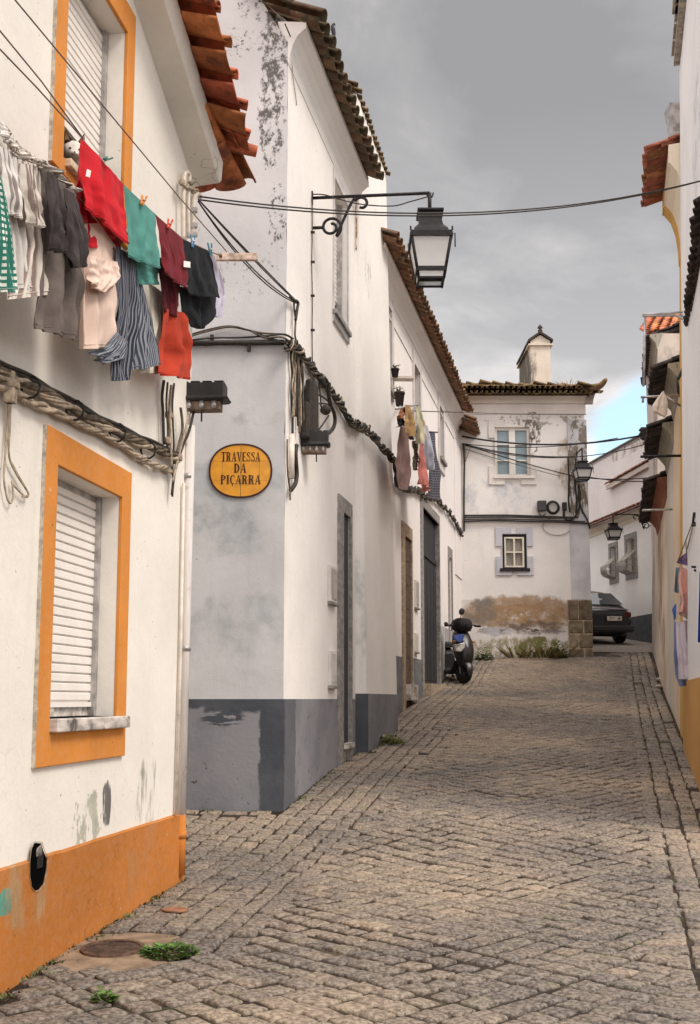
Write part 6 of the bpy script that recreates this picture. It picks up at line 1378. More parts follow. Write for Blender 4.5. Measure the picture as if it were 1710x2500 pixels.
for k in range(3): mb = MB(); mb.tube([cc_+V(((rc-.015*k)*cos(a), -.012*k, (rc*1.05-.015*k)*sin(a))) for a in [2*pi*i/24 for i in range(25)]], 0.016, 6); mb.build('loop', M_cable, K)
K = thing('splice_box', 'small black cable splice box right of the coil on the corner house', 'box', tuple(WD.hit(*P('s5', 1090, 1860), .05))); a_ = WD.rect(P('s5', 1068, 1825), P('s5', 1112, 1905)); mb = MB(); mb.wbox(WD, *a_, 0.0, 0.10); mb.tube(hits(WD, 's5', [(1090, 1900), (1090, 1980)], .06), 0.03, 8); mb.build('box', M_cable, K, bevel=0.02)
K = thing('thin_wire_ring', 'faint ring of thin wire below the cable band on the corner house', 'wire', tuple(WD.hit(*P('s6', 782, 80), .02))); cc_ = WD.hit(*P('s6', 782, 78), .02); mb = MB(); mb.tube([cc_+V((.32*cos(a), 0, .20*sin(a))) for a in [2*pi*i/24 for i in range(25)]], 0.006, 5); mb.build('ring', M_cable_brown, K)
# meter boxes
def meter(W, k, x0, y0, x1, y1, y1r, label, mt):
    a = W.uh(*P(k, x0, y0)); b = W.uh(*P(k, x1, y1)); T_ = thing('meter_box', label, 'meter box', tuple(W.pt(a[0], b[1])), 'meter boxes')
    h0, h1 = min(a[1], b[1]), max(a[1], b[1]); mb = MB(); mb.wbox(W, a[0], b[0], h0, h1, 0.0, 0.03); mb.build('frame', mat('meter_frame', (0.62, 0.58, 0.55), 0.7, var=0.1), T_, bevel=0.004)
    mb = MB(); mb.wbox(W, a[0]+.05, b[0]-.03, h0+.03, h1-.03, 0.031, 0.036); mb.build('door', mt, T_, bevel=0.002)
    mb = MB(); mb.wbox(W, a[0]-.01, b[0]+.01, h0-.03, h0-.001, 0, 0.05); mb.build('ledge', M_stone, T_, bevel=0.003)
meter(WB, 's4', 140, 690, 196, 1020, 0, 'upper meter box beside the gable house door', mat('meter_door_tan', (0.40, 0.36, 0.33), 0.6))
meter(WB, 's4', 143, 1415, 196, 1715, 0, 'lower meter box just above the grey plinth by the gable house door', mat('meter_door_grey', (0.52, 0.50, 0.48), 0.6))
meter(WC, 's4', 872, 815, 900, 1060, 0, 'upper meter box between the two row house doors', mat('meter_door_tan', (0.40, 0.36, 0.33), 0.6))
meter(WC, 's4', 872, 1265, 895, 1430, 0, 'lower slatted vent box between the two row house doors', mat('meter_door_grey', (0.52, 0.50, 0.48), 0.6))
# ================================================================== laundry
def lerp_poly(pl, t):
    n = len(pl)-1
    if n == 0: return pl[0]
    ds = [0]
    for a, b in zip(pl, pl[1:]): ds.append(ds[-1]+sqrt((a[0]-b[0])**2+(a[1]-b[1])**2)+1e-6)
    s = t*ds[-1]
    for i in range(n):
        if s <= ds[i+1] or i == n-1:
            f = (s-ds[i])/(ds[i+1]-ds[i]); return (pl[i][0]*(1-f)+pl[i+1][0]*f, pl[i][1]*(1-f)+pl[i+1][1]*f)
def panel(mb, W, k, Lp, Rp, off, seed, amp=0.016, folds=5.0, m=34, n=26, gap=0.010, curl=0.0, top=0.15, hem=True):
    rows_f, rows_b = [], []
    for i in range(m+1):
        t = i/m; a = lerp_poly(Lp, t); b = lerp_poly(Rp, t); rf, rb = [], []
        for j in range(n+1):
            s = j/n; x = a[0]+(b[0]-a[0])*s; y = a[1]+(b[1]-a[1])*s
            if i == m: y += 8*noise.noise(V((s*4, seed, 1.0)))
            ph = s*folds+0.35*noise.noise(V((t*2.2, s*2, seed*1.7)))*2
            f = noise.noise(V((ph*1.3, t*0.8, seed*3.3)))*1.5 + 0.35*noise.noise(V((ph*3.1, t*2.5, seed)))
            f += 0.35*noise.noise(V((s*3, t*6, seed+9.0)))
            amt = 1.25*amp*(top+(1-top)*min(1, t*1.6))
            d = off + f*amt
            edge = 1-0.9*(abs(2*s-1)**6)
            p = W.hit(*P(k, x, y), off); pf = p + W.n3*(f*amt + gap*edge*0.5); pb = p + W.n3*(f*amt*0.8 - gap*edge*0.5)
            rf.append(pf); rb.append(pb)
        rows_f.append(rf); rows_b.append(rb[::-1])
    wd_ = (rows_f[m//2][0]-rows_f[m//2][-1]).length; ht_ = (rows_f[0][n//2]-rows_f[-1][n//2]).length
    uvf = [[(wd_*j/n, ht_*i/m) for j in range(n+1)] for i in range(m+1)]
    mb.uvsheet(rows_f, uvf); mb.uvsheet(rows_b, [r[::-1] for r in uvf])
    if hem: 
        hr = [p.lerp(q_, .5) for p, q_ in zip(rows_f[-2], rows_b[-2][::-1])]; mb.tube([p+W.n3*.004 for p in hr], 0.0028, 5)
    # close the rim
    rim = lambda A, B: mb.sheet([A, B])
    rim([r[0] for r in rows_f], [r[-1] for r in rows_b]); rim([r[-1] for r in rows_b][::-1] and [r[0] for r in rows_b], [r[-1] for r in rows_f])
    rim(rows_f[0], rows_b[0][::-1]); rim(rows_b[-1][::-1], rows_f[-1])
def fabric(name, col, stripes=None, var=0.18, checks=None, rough=0.95):
    if name in MATS: return MATS[name]
    m, nt, b = base_mat(name, rough, 0, 0.1); b.inputs['Sheen Weight'].default_value = 0.04
    c = nmix(nt, smooth(nt, noise_n(nt, 7, 5), 0.3, 0.7), tuple(x*(1-var) for x in col), tuple(min(.9, x*(1+var)) for x in col))
    if stripes or checks:
        sc, dr_, colr, wd = stripes or checks
        uvn = nt.nodes.new('ShaderNodeUVMap'); sp_ = nt.nodes.new('ShaderNodeSeparateXYZ'); L(nt, uvn.outputs[0], sp_.inputs[0])
        nn = noise_n(nt, 3, 2); v = M(nt, 'FRACT', M(nt, 'MULTIPLY', M(nt, 'ADD', sp_.outputs[0], M(nt, 'MULTIPLY', nn, 0.15/sc)), sc))
        f = smooth(nt, v, wd, wd+0.12, 1, 0)
        if checks: f = M(nt, 'MAXIMUM', f, smooth(nt, M(nt, 'FRACT', M(nt, 'MULTIPLY', sp_.outputs[1], sc)), wd, wd+.08, 1, 0))
        c = nmix(nt, f, c, colr)
    L(nt, c, b.inputs['Base Color'])
    bp = nt.nodes.new('ShaderNodeBump'); bp.inputs['Strength'].default_value = 0.55; bp.inputs['Distance'].default_value = 0.012
    L(nt, M(nt, 'ADD', noise_n(nt, 13, 6, 0.6, stretch=(1.6, 1.6, 0.5)), M(nt, 'MULTIPLY', noise_n(nt, 240, 2), 0.12)), bp.inputs['Height']); L(nt, bp.outputs[0], b.inputs['Normal'])
    MATS[name] = m; return m
def garment(name, label, cat, W, k, panels, mt, group, seed=1, extra=None, **kw):
    top = panels[0][0][0]; T_ = None
    mb = MB(); panel(mb, W, k, panels[0][0], panels[0][1], panels[0][2], seed, **kw)
    if len(panels) == 1 and not extra: return tag(mb.build(name, mt), label, cat, group)
    T_ = thing(name, label, cat, tuple(W.hit(*P(k, *top), panels[0][2])), group)
    mb.build('front', mt, T_)
    for i, pn in enumerate(panels[1:]):
        mb = MB(); panel(mb, W, k, pn[0], pn[1], pn[2], seed+i+5, **kw); mb.build(pn[3] if len(pn) > 3 else 'back', pn[4] if len(pn) > 4 else mt, T_)
    for nm, pts, m2 in (extra or []):
        mb = MB(); q_ = [W.hit(*P(k, *p), panels[0][2]+0.022) for p in pts]; mb.prism(q_, W.n3*0.003); mb.build(nm, m2, T_)
    return T_
LG = 'laundry on the near clothesline'; o = 0.24
tagm = mat('white_label_cloth', (0.78, 0.74, 0.7), 0.9)
garment('towel', 'green and white netted cloth at the far left end of the line', 'cloth', WA, 'z2', [([(-70, 360), (-75, 800), (-80, 1190)], [(-5, 440), (40, 640), (78, 900), (108, 1188)], o+.06)], fabric('green_net', (0.70, 0.72, 0.66), checks=(42, (0.55, 0.1, 0.8), (0.03, 0.16, 0.12), 0.45)), LG, 1)
wst = fabric('white_striped_shirt', (0.66, 0.62, 0.58), stripes=(28, (0.15, 0.98, 0.0), (0.26, 0.22, 0.21), 0.17), var=0.10)
wst2 = fabric('white_striped_shirt_b', (0.62, 0.56, 0.50), stripes=(26, (0.15, 0.98, 0.12), (0.25, 0.19, 0.165), 0.19), var=0.08)
garment('shirt', 'white pinstriped shirt with short sleeve beside the netted cloth', 'shirt', WA, 'z2',
        [([(-60, 60), (-20, 500), (40, 900), (50, 1150)], [(110, 300), (130, 560), (165, 850), (200, 1180)], o), ([(-10, 270), (10, 480), (20, 690)], [(105, 330), (130, 520), (150, 735)], o+.05, 'sleeve'), ([(-40, 60), (-30, 170)], [(150, 300), (150, 370)], o+.05, 'collar')], wst, LG, 2, amp=.022, folds=6)
garment('shirt', 'white shirt with brown stripes and a rolled sleeve, second from the left end', 'shirt', WA, 'z2',
        [([(105, 350), (125, 650), (160, 900), (60, 1235)], [(245, 400), (255, 700), (262, 980), (276, 1205)], o), ([(125, 380), (135, 540), (165, 760)], [(225, 400), (240, 620), (280, 785)], o+.06, 'sleeve'), ([(60, 235), (75, 320)], [(268, 370), (270, 412)], o+.06, 'collar')], wst2, LG, 3, amp=.024, folds=6)
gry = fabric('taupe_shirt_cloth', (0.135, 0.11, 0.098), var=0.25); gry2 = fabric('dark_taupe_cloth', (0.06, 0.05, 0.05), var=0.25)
garment('shirt', 'long taupe grey shirt hanging by its collar beside the red shirt', 'shirt', WA, 'z2',
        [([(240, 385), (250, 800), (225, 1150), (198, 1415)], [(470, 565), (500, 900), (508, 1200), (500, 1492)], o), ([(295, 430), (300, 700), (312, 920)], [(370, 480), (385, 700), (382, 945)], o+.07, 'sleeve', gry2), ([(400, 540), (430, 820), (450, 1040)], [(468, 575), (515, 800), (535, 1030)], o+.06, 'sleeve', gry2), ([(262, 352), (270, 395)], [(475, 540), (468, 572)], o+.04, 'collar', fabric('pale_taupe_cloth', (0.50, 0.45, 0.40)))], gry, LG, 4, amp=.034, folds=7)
garment('trousers', 'cream pink trousers below the red shirt', 'trousers', WA, 'z2', [([(500, 600), (512, 900), (508, 1250), (503, 1545)], [(745, 930), (738, 1200), (728, 1400), (720, 1530)], o-.04), ([(560, 960), (570, 1080), (568, 1140)], [(740, 1000), (735, 1100), (655, 1205)], o+.0, 'pocket')], fabric('cream_cotton', (0.66, 0.50, 0.42), var=0.08), LG, 5, amp=.03, folds=6)
nv = fabric('navy_pinstripe', (0.03, 0.035, 0.052), stripes=(105, (0.15, 0.98, 0.0), (0.20, 0.20, 0.22), 0.28)); nv2 = fabric('navy_pinstripe_light', (0.055, 0.063, 0.085), stripes=(105, (0.15, 0.98, 0.1), (0.27, 0.28, 0.31), 0.38))
garment('shirt', 'navy pinstriped shirt hanging low below the teal shirt', 'shirt', WA, 'z2',
        [([(725, 900), (735, 1300), (700, 1520), (690, 1742)], [(850, 980), (862, 1250), (815, 1550), (802, 1742)], o-.02), ([(810, 960), (830, 1250), (805, 1480), (808, 1680)], [(900, 1160), (945, 1380), (965, 1500), (988, 1645)], o-.05, 'side_panel', nv2), ([(730, 1440), (650, 1540), (582, 1562)], [(800, 1500), (770, 1600), (640, 1640)], o+.01, 'hem_flap', nv2)], nv, LG, 6, amp=.03, folds=6)
garment('trousers', 'pale beige trousers half hidden between the navy shirt and maroon shirt', 'trousers', WA, 'z2', [([(930, 1130), (950, 1400), (900, 1600), (872, 1690)], [(1030, 1200), (1025, 1400), (1005, 1560), (985, 1700)], o-.10)], fabric('pale_beige_cotton', (0.60, 0.55, 0.46)), LG, 7)
red = fabric('red_cotton', (0.52, 0.016, 0.024), var=0.12)
garment('shirt', 'bright red shirt folded over the line beside the cat', 'shirt', WA, 'z2',
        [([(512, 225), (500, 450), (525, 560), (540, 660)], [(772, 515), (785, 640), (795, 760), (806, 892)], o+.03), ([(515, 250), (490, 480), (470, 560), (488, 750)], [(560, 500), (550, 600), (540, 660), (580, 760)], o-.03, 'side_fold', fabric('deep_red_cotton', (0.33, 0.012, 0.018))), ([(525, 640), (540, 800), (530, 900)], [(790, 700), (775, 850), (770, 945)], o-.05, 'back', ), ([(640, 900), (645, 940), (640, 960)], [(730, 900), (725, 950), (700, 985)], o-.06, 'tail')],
        red, LG, 8, amp=.020, folds=5, extra=[('care_tag', [(538, 462), (560, 470), (568, 428), (545, 418)], tagm)])
tl = fabric('teal_cotton', (0.085, 0.26, 0.225), var=0.15)
garment('shirt', 'teal shirt folded over the line between red and maroon', 'shirt', WA, 'z2',
        [([(775, 520), (790, 700), (800, 850), (803, 968)], [(975, 708), (985, 850), (990, 950), (992, 1042)], o+.03), ([(795, 930), (805, 1020), (865, 1140)], [(992, 950), (1000, 1080), (1000, 1142)], o-.04, 'back')], tl, LG, 9, amp=.015, folds=5)
mr = fabric('maroon_cotton', (0.16, 0.018, 0.025), var=0.15)
garment('shirt', 'maroon shirt folded over the line between teal and black', 'shirt', WA, 'z2',
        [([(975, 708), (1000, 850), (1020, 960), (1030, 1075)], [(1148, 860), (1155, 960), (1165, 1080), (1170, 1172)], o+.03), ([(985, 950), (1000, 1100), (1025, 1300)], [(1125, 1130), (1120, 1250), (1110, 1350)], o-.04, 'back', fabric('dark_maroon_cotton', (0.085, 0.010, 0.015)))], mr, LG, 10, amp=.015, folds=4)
garment('shorts', 'orange red shorts hanging under the maroon shirt', 'shorts', WA, 'z2', [([(1030, 1290), (1010, 1450), (998, 1600), (990, 1700)], [(1165, 1320), (1185, 1480), (1192, 1600), (1190, 1738)], o-.05)], fabric('orange_red_cotton', (0.40, 0.045, 0.022), var=0.12), LG, 11, amp=.03, folds=4)
bk_ = fabric('black_cotton', (0.010, 0.011, 0.014), var=0.3)
garment('shirt', 'black shirt with a white tag at the right end of the near line', 'shirt', WA, 'z2',
        [([(1148, 862), (1150, 960), (1160, 1080), (1200, 1205)], [(1305, 933), (1345, 1050), (1372, 1150), (1392, 1226)], o+.03), ([(1118, 1150), (1140, 1300), (1195, 1400), (1240, 1420)], [(1370, 1200), (1340, 1330), (1310, 1370), (1270, 1415)], o-.04, 'back')], bk_, LG, 12, amp=.02, folds=4, extra=[('care_tag', [(1150, 1030), (1190, 1035), (1190, 998), (1150, 992)], tagm)])
garment('cloth', 'small lavender cloth behind the black shirt', 'cloth', WA, 'z2', [([(1318, 930), (1345, 1050), (1352, 1200), (1342, 1335)], [(1345, 965), (1385, 1090), (1412, 1210), (1370, 1350)], o-.04)], fabric('lavender_cotton', (0.45, 0.41, 0.50)), LG, 13)
# lines, bracket, pegs
def cline(label, k, pts, off): 
    mb = MB(); mb.tube([WA.hit(*P(k, *p), of) for p, of in zip(pts, off)], 0.0035, 6); tag(mb.build('clothesline', mat('clothesline_cord', (0.16, 0.12, 0.10), 0.8)), label, 'clothesline', 'near clotheslines')
cline('topmost thin clothesline crossing both window frames down to the wooden spreader', 'z1', [(-140, -260), (85, 0), (430, 415), (630, 655), (1000, 1100), (1258, 1395)], [.30]*6)
cline('middle clothesline crossing the upper shutter to the red shirt', 'z1', [(-300, -180), (0, 170), (230, 450), (460, 765)], [o+.03]*4)
cline('lowest clothesline passing just above the cat to the red shirt', 'z1', [(-300, 0), (0, 272), (200, 480), (462, 768)], [o+.03]*4)
cline('clothesline holding the garments from the red shirt to the spreader', 'z2', [(512, 228), (770, 515), (975, 706), (1148, 858), (1310, 932), (1390, 962)], [o+.02]*6)
cline('clothesline threading the white and taupe shirts on the left', 'z2', [(-100, 40), (100, 290), (300, 420), (500, 600), (770, 880)], [o-.01]*5)
K = thing('line_spreader', 'short wooden line spreader with rusty holes at the end of the clotheslines', 'spreader', tuple(WA.hit(*P('z2', 1400, 968), o)))
a = WA.hit(*P('z2', 1345, 968), o); bq = WA.hit(*P('z2', 1455, 970), o); mb = MB(); mb.box((a+bq)/2, (bq-a).length, 0.03, 0.05); mb.build('bar', mat('bleached_wood', (0.55, .42, .34), .8, var=.4, scale=25), K, bevel=.004)
mb = MB()
for f in (.35, .6, .85): mb.ball(a.lerp(bq, f)+V((0, -.016, 0)), .012, .006, .014)
mb.build('bolt', mat('rust', (0.16, .07, .04), .8), K)
def peg(x, y, ang, mt, label, k='z2', W=WA, off=o+.05, s=1.0):
    T_ = thing('clothes_peg', label, 'clothes peg', tuple(W.hit(*P(k, x, y), off)), 'clothes pegs'); p = W.hit(*P(k, x, y), off)
    dn = (W.d3*sin(ang)+V((0, 0, 1))*cos(ang))
    for s_ in (-1, 1):
        ax = (dn + W.n3*0.12*s_).normalized(); R = ax.to_track_quat('Z', 'Y').to_matrix(); mb = MB(); mb.box(p+ax*0.0+W.n3*.006*s_ + W.d3*0.006*s_, .010*s, .007*s, .078*s, R); mb.build('jaw', mt, T_, bevel=.0015)
    mb = MB(); mb.tube([p-W.n3*.012, p+W.n3*.012], .005, 6); mb.build('spring', M_galv, T_)
pm = lambda n, c: mat(n, c, 0.5, var=0.1)
peg(672, 352, radians(55), pm('green_plastic', (0.02, 0.13, 0.09)), 'dark green clothes peg lying on the red shirt')
peg(898, 612, radians(30), pm('orange_plastic', (0.62, 0.20, 0.03)), 'orange clothes peg on the teal shirt')
peg(1062, 760, radians(28), pm('red_plastic', (0.55, 0.05, 0.03)), 'red clothes peg on the maroon shirt')
peg(1208, 868, radians(2), pm('blue_plastic', (0.05, 0.22, 0.42)), 'blue clothes peg on the black shirt')
peg(1318, 920, radians(-25), pm('teal_plastic', (0.08, 0.28, 0.38)), 'teal clothes peg on the lavender cloth')
# ------------------------------------------------------------------ row house laundry and pots
oc = 0.5; LC = 'laundry on the row house racks'
def gC(name, label, cat, Lp, Rp, mt, seed, off=oc, **kw): return garment(name, label, cat, WC, 's3', [(Lp, Rp, off)], mt, LC, seed, m=20, n=14, amp=.05, folds=3, **kw)
gC('bathrobe', 'long brown pink robe hanging from the row house window', 'robe', [(455, 890), (412, 1180), (420, 1400), (428, 1590)], [(515, 880), (565, 1200), (572, 1450), (540, 1620)], fabric('dusty_pink_brown', (0.27, 0.17, 0.155)), 21)
gC('shirt', 'orange and brown shirt pegged above the brown robe', 'shirt', [(450, 690), (402, 770), (440, 800)], [(520, 680), (490, 790), (470, 800)], fabric('rust_cloth', (0.40, 0.17, 0.09)), 22, oc+.1)
gC('shorts', 'black shorts pegged under the orange shirt', 'shorts', [(412, 795), (415, 900)], [(500, 790), (500, 870)], fabric('black_cotton', (0.017, 0.018, 0.021)), 23, oc+.05)
gC('shirt', 'tan and orange patterned shirt right of the brown robe', 'shirt', [(505, 640), (512, 830), (520, 960)], [(565, 650), (585, 830), (575, 1000)], fabric('tan_orange', (0.48, 0.30, 0.14)), 24, oc+.12)
gC('trousers', 'dark grey trousers behind the tan shirt', 'trousers', [(560, 700), (545, 900), (560, 1040)], [(610, 740), (625, 900), (600, 1040)], fabric('dark_grey_cloth', (0.085, 0.08, 0.085)), 25)
gC('towel', 'pale yellow green towel on the row house rack', 'towel', [(640, 650), (625, 850), (640, 1080)], [(665, 640), (715, 850), (700, 1080)], fabric('pale_yellow_cloth', (0.55, 0.52, 0.36)), 26, oc+.1)
gC('socks', 'dark patterned cloth hanging between the robe and pink shirt', 'cloth', [(590, 1050), (575, 1120), (620, 1200), (600, 1380)], [(640, 1050), (650, 1130), (655, 1250), (640, 1390)], fabric('dark_patterned', (0.09, 0.085, 0.07), checks=(30, (.5, .5, .5), (.3, .3, .2), .3)), 27)
gC('shirt', 'salmon pink shirt on the row house rack', 'shirt', [(700, 850), (690, 1000), (650, 1200), (645, 1530)], [(735, 860), (735, 1100), (745, 1300), (745, 1560)], fabric('salmon_cloth', (0.62, 0.21, 0.18)), 28, oc+.12)
gC('shorts', 'pink striped shorts below the salmon shirt', 'shorts', [(690, 1540), (710, 1635)], [(765, 1530), (775, 1615)], fabric('pink_stripe', (0.60, 0.26, 0.22)), 29, oc+.1)
gC('shirt', 'pale blue shirt beside the salmon pink shirt', 'shirt', [(738, 870), (745, 1100), (750, 1340), (765, 1380)], [(755, 880), (785, 1100), (805, 1260), (818, 1375)], fabric('pale_blue_cloth', (0.46, 0.47, 0.56)), 30, oc+.05)
gC('trousers', 'long black speckled trousers at the end of the row house rack', 'trousers', [(790, 960), (800, 1200), (765, 1450), (755, 1700)], [(850, 960), (862, 1250), (880, 1500), (885, 1715)], fabric('black_speckled', (0.02, 0.02, 0.025), checks=(26, (.5, .5, .7), (.16, .16, .2), .25)), 31)
def rackC(label, pts, r=.012, mt=M_galv):
    K = thing('clothes_rack', label, 'clothes rack', tuple(pts[0][0]), 'clothes racks')
    for p in pts: mb = MB(); mb.tube(p, r, 6); mb.build('rail', mt, K)
h_ = lambda x, y, off: WC.hit(*P('s3', x, y), off)
rackC('metal clothes rack under the first row house window', [[h_(470, 640, .02), h_(430, 690, oc)], [h_(650, 640, .02), h_(560, 650, oc+.1)], [h_(400, 690, oc+.1), h_(660, 640, oc+.1)]])
rackC('dark clothes rack with the speckled trousers on the row house', [[h_(840, 960, .02), h_(780, 960, oc)], [h_(770, 950, oc), h_(875, 955, oc)]], mt=M_iron)
def pot(label, x0, x1, yt, yb, off, seed):
    T_ = thing('flower_pot', label, 'flower pot', tuple(h_((x0+x1)/2, yb, off)), 'flower pots'); Yp = h_(x0+10, yt, .12).y-.1; a = at(*P('s3', x0, yt), Yp); b = at(*P('s3', x1, yt), Yp); c = (a+b)/2; r = (b-a).length/2; hh = (a-at(*P('s3', x0, yb), Yp)).z; bot = V((c.x, c.y, c.z-hh))
    mb = MB(); mb.lathe([(r*.7, 0), (r*.95, hh*.85), (r*1.05, hh*.85), (r*1.05, hh), (r*.9, hh), (r*.85, hh*.9)], bot, n=14); mb.build('pot', mat('dark_brown_pot', (0.055, 0.04, 0.035), .7), T_)
    rnd = random.Random(seed); mb = MB()
    for i in range(46):
        d = V((rnd.gauss(0, 1), rnd.gauss(0, 1), abs(rnd.gauss(0, 1))+.2)).normalized(); p = c+d*r*rnd.uniform(.4, 1.25); s_ = V((rnd.uniform(-1, 1), rnd.uniform(-1, 1), rnd.uniform(-1, 1))).normalized()*r*.20; t = s_.cross(d).normalized()*r*.11
        mb.add([p-s_, p+t, p+s_, p-t], [(0, 1, 2, 3)])
    for i in range(6): d = V((rnd.uniform(-1, 1), rnd.uniform(-1, 1), 1.3)).normalized(); mb.tube(smooth_path([c, c+d*r*.9, c+d*r*1.6+V((rnd.uniform(-.05, .05), 0, -.03))], 3), .005, 4)
    mb.build('foliage', mat('dull_pot_leaves', (0.09, 0.10, 0.04), .7, var=.5, scale=30), T_)
pot('upper dark flower pot with a wiry plant on the row house window shelf', 348, 442, 235, 328, .45, 1)
pot('large dark flower pot hanging under the shelf on the row house', 385, 505, 500, 655, .6, 2)
K = thing('window_shelf', 'white shelf on the row house window carrying a flower pot', 'shelf', tuple(h_(470, 345, .3))); mb = MB(); Yp = 15.2; a = at(*P('s3', 335, 345), Yp); bq = at(*P('s3', 605, 347), Yp); mb.box((a+bq)/2, (bq-a).length, .16, .04, (bq-a).to_track_quat('X', 'Z').to_matrix()); mb.build('board', M_conduit, K, bevel=.004)
# ------------------------------------------------------------------ right hand laundry and racks
LR = 'laundry on the right hand side'; YR = 11.6
WR = Wall(X(1665, YR), YR, 1, -0.12)
def gR(name, label, cat, Lp, Rp, mt, seed, off=0.0, k='t4', **kw): return garment(name, label, cat, WR, k, [(Lp, Rp, off)], mt, LR, seed, m=24, n=12, amp=.03, folds=3, **kw)
gR('towel', 'long lilac white sheet hanging in front of the ochre plinth', 'sheet', [(255, 490), (262, 800), (280, 1010), (285, 1205)], [(365, 500), (385, 720), (432, 950), (458, 1200)], fabric('lilac_sheet', (0.66, 0.58, 0.64), var=.05), 41, .06, 'v7')
gR('towel', 'blue bordered towel behind the lilac sheet', 'towel', [(232, 480), (232, 900), (240, 1150), (300, 1300)], [(440, 700), (440, 900), (470, 1100), (486, 1262)], fabric('soft_blue_cloth', (0.22, 0.29, 0.50)), 42, -.02, 'v7')
gR('cloth', 'dull pink cloth on the right edge of the lilac sheet', 'cloth', [(340, 480), (360, 650), (405, 880)], [(420, 480), (450, 640), (420, 860)], fabric('dull_pink_cloth', (0.50, 0.38, 0.39)), 43, .03, 'v7')
gR('shirt', 'peach pink shirt gathered above the lilac sheet', 'shirt', [(770, 1640), (740, 1760), (735, 1870), (790, 2150), (740, 2290)], [(850, 1680), (885, 1760), (880, 1870), (850, 2100), (880, 2300)], fabric('peach_cloth', (0.72, 0.38, 0.33)), 44, .10, 't4')
gR('shirt', 'tan pink trousers below the peach shirt', 'trousers', [(310, 180), (300, 330), (290, 400)], [(405, 120), (412, 330), (418, 480)], fabric('tan_pink_cloth', (0.46, 0.31, 0.28)), 47, .08, 'v7')
gR('cloth', 'small grey blue cloth left of the peach shirt', 'cloth', [(700, 1660), (680, 1850), (680, 2000)], [(760, 1660), (735, 1850), (745, 2030)], fabric('grey_blue_cloth', (0.20, 0.27, 0.31)), 45, .04, 't4')
gR('peg_bag', 'purple triangular peg bag hanging on the right', 'bag', [(845, 1450), (760, 1520), (705, 1590)], [(860, 1460), (890, 1560), (925, 1650)], fabric('purple_cloth', (0.21, 0.14, 0.25)), 46, .14, 't4')
gR('cloth', 'bright blue cloth at the left of the lilac sheet', 'cloth', [(235, 290), (205, 350), (235, 470)], [(262, 270), (260, 380), (250, 470)], fabric('bright_blue_cloth', (0.10, 0.24, 0.62)), 48, .09, 'v7')
WR2 = Wall(X(1706, 9.6), 9.6, 1, -0.1)
garment('towel', 'deep blue towel at the right edge of the view', 'towel', WR2, 'v7', [([(548, -120), (532, 400), (524, 750)], [(640, -120), (640, 400), (640, 760)], 0)], fabric('deep_blue_cloth', (0.02, 0.06, 0.30)), LR, 49)
K = thing('clothes_rack', 'dark iron clothes rack arm by the deep blue towel', 'clothes rack', tuple(at(1700, 1275, 10.2)), 'clothes racks')
for pts_ in ([(930, 1025), (1300, 1035)], [(925, 1060), (1300, 1065)], [(925, 1650), (1300, 1665)], [(960, 1690), (1040, 1740)], [(945, 1010), (960, 880), (985, 885), (1000, 1010)]):
    mb = MB(); mb.tube([at(*P('t4', *p), 10.2) for p in pts_], .012, 6); mb.build('rail', M_iron, K)
wire('cord', 'thin cords tying the peg bag to the rack arm', [[at(*P('t4', 930, 1040), 10.3), at(*P('t4', 840, 1280), 11.2), at(*P('t4', 720, 1590), YR-.1)], [at(*P('t4', 945, 1060), 10.3), at(*P('t4', 860, 1400), 11.2)], [at(*P('t4', 840, 1280), 11.2), at(*P('t4', 855, 1460), 11.3)]], .007, M_cable_tan, 'hanging cords')
# racks and bag of the right hand row
def rackR(label, pts, Y, r=.02, mt=M_galv, k='t3'):
    K = thing('clothes_rack', label, 'clothes rack', tuple(at(*P(k, *pts[0][0]), Y)), 'clothes racks')
    for p in pts: mb = MB(); mb.tube([at(*P(k, *q_), Y) for q_ in p], r, 6); mb.build('rail', mt, K)
rackR('topmost metal rack reaching out from under the dark canopy', [[(228, 160), (550, 150), (870, 120)], [(228, 180), (870, 175)], [(700, 175), (850, 250), (1000, 360)], [(265, 200), (255, 700), (240, 1180)]], 11.9, .014)
rackR('rack carrying the white cloth bag', [[(205, 1335), (400, 1325), (740, 1310)], [(560, 1320), (800, 1480)], [(235, 1350), (232, 1410)]], 13.4, .016)
rackR('third rack bar below the white cloth bag', [[(200, 2180), (500, 2170), (780, 2165)]], 13.3, .018, M_iron)
rackR('lowest rack bar just above the small lantern', [[(225, 850), (430, 842), (650, 835)]], 14.6, .016, M_galv, 't4')
Wq = Wall(X(1610, 13.25), 13.25, 1, 0.0)
garment('cloth_bag', 'white cloth bag hung by one corner from the rack', 'bag', Wq, 't3', [([(515, 1250), (420, 1370), (368, 1450), (378, 1540), (450, 1570)], [(520, 1250), (560, 1330), (585, 1430), (580, 1570), (545, 1620)], 0)], fabric('off_white_bag', (0.70, .61, .53), var=.06), 'laundry on the right hand side', 71, amp=.02, folds=2, gap=.05)
K = thing('facade_cables', 'black cables looping over the right hand side below the canopy', 'cables', tuple(at(*P('t3', 860, 700), 13.2)), 'wall cables')
for i, (q_, Y) in enumerate((([(1100, 430), (960, 470), (880, 560), (850, 700), (830, 850), (780, 980), (730, 1080)], 13.0), ([(1100, 460), (980, 490), (900, 590), (860, 720), (850, 860), (790, 1000)], 13.0), ([(740, 1000), (730, 1150), (740, 1260), (790, 1370), (780, 1500)], 13.6), ([(700, 1400), (720, 1600), (760, 1800), (740, 1980)], 15.0), ([(740, 1980), (790, 1850), (800, 1700)], 15.0), ([(620, 2000), (700, 2020), (760, 2000)], 16.0))):
    mb = MB(); mb.tube(smooth_path([at(*P('t3', *p), Y) for p in q_], 6), .022, 6); mb.build('cable', M_cable, K)
K = thing('wire_insulators', 'black insulator cluster where the thick street wire meets the old house', 'insulator', tuple(at(*P('t3', 270, 1890), 22.4)))
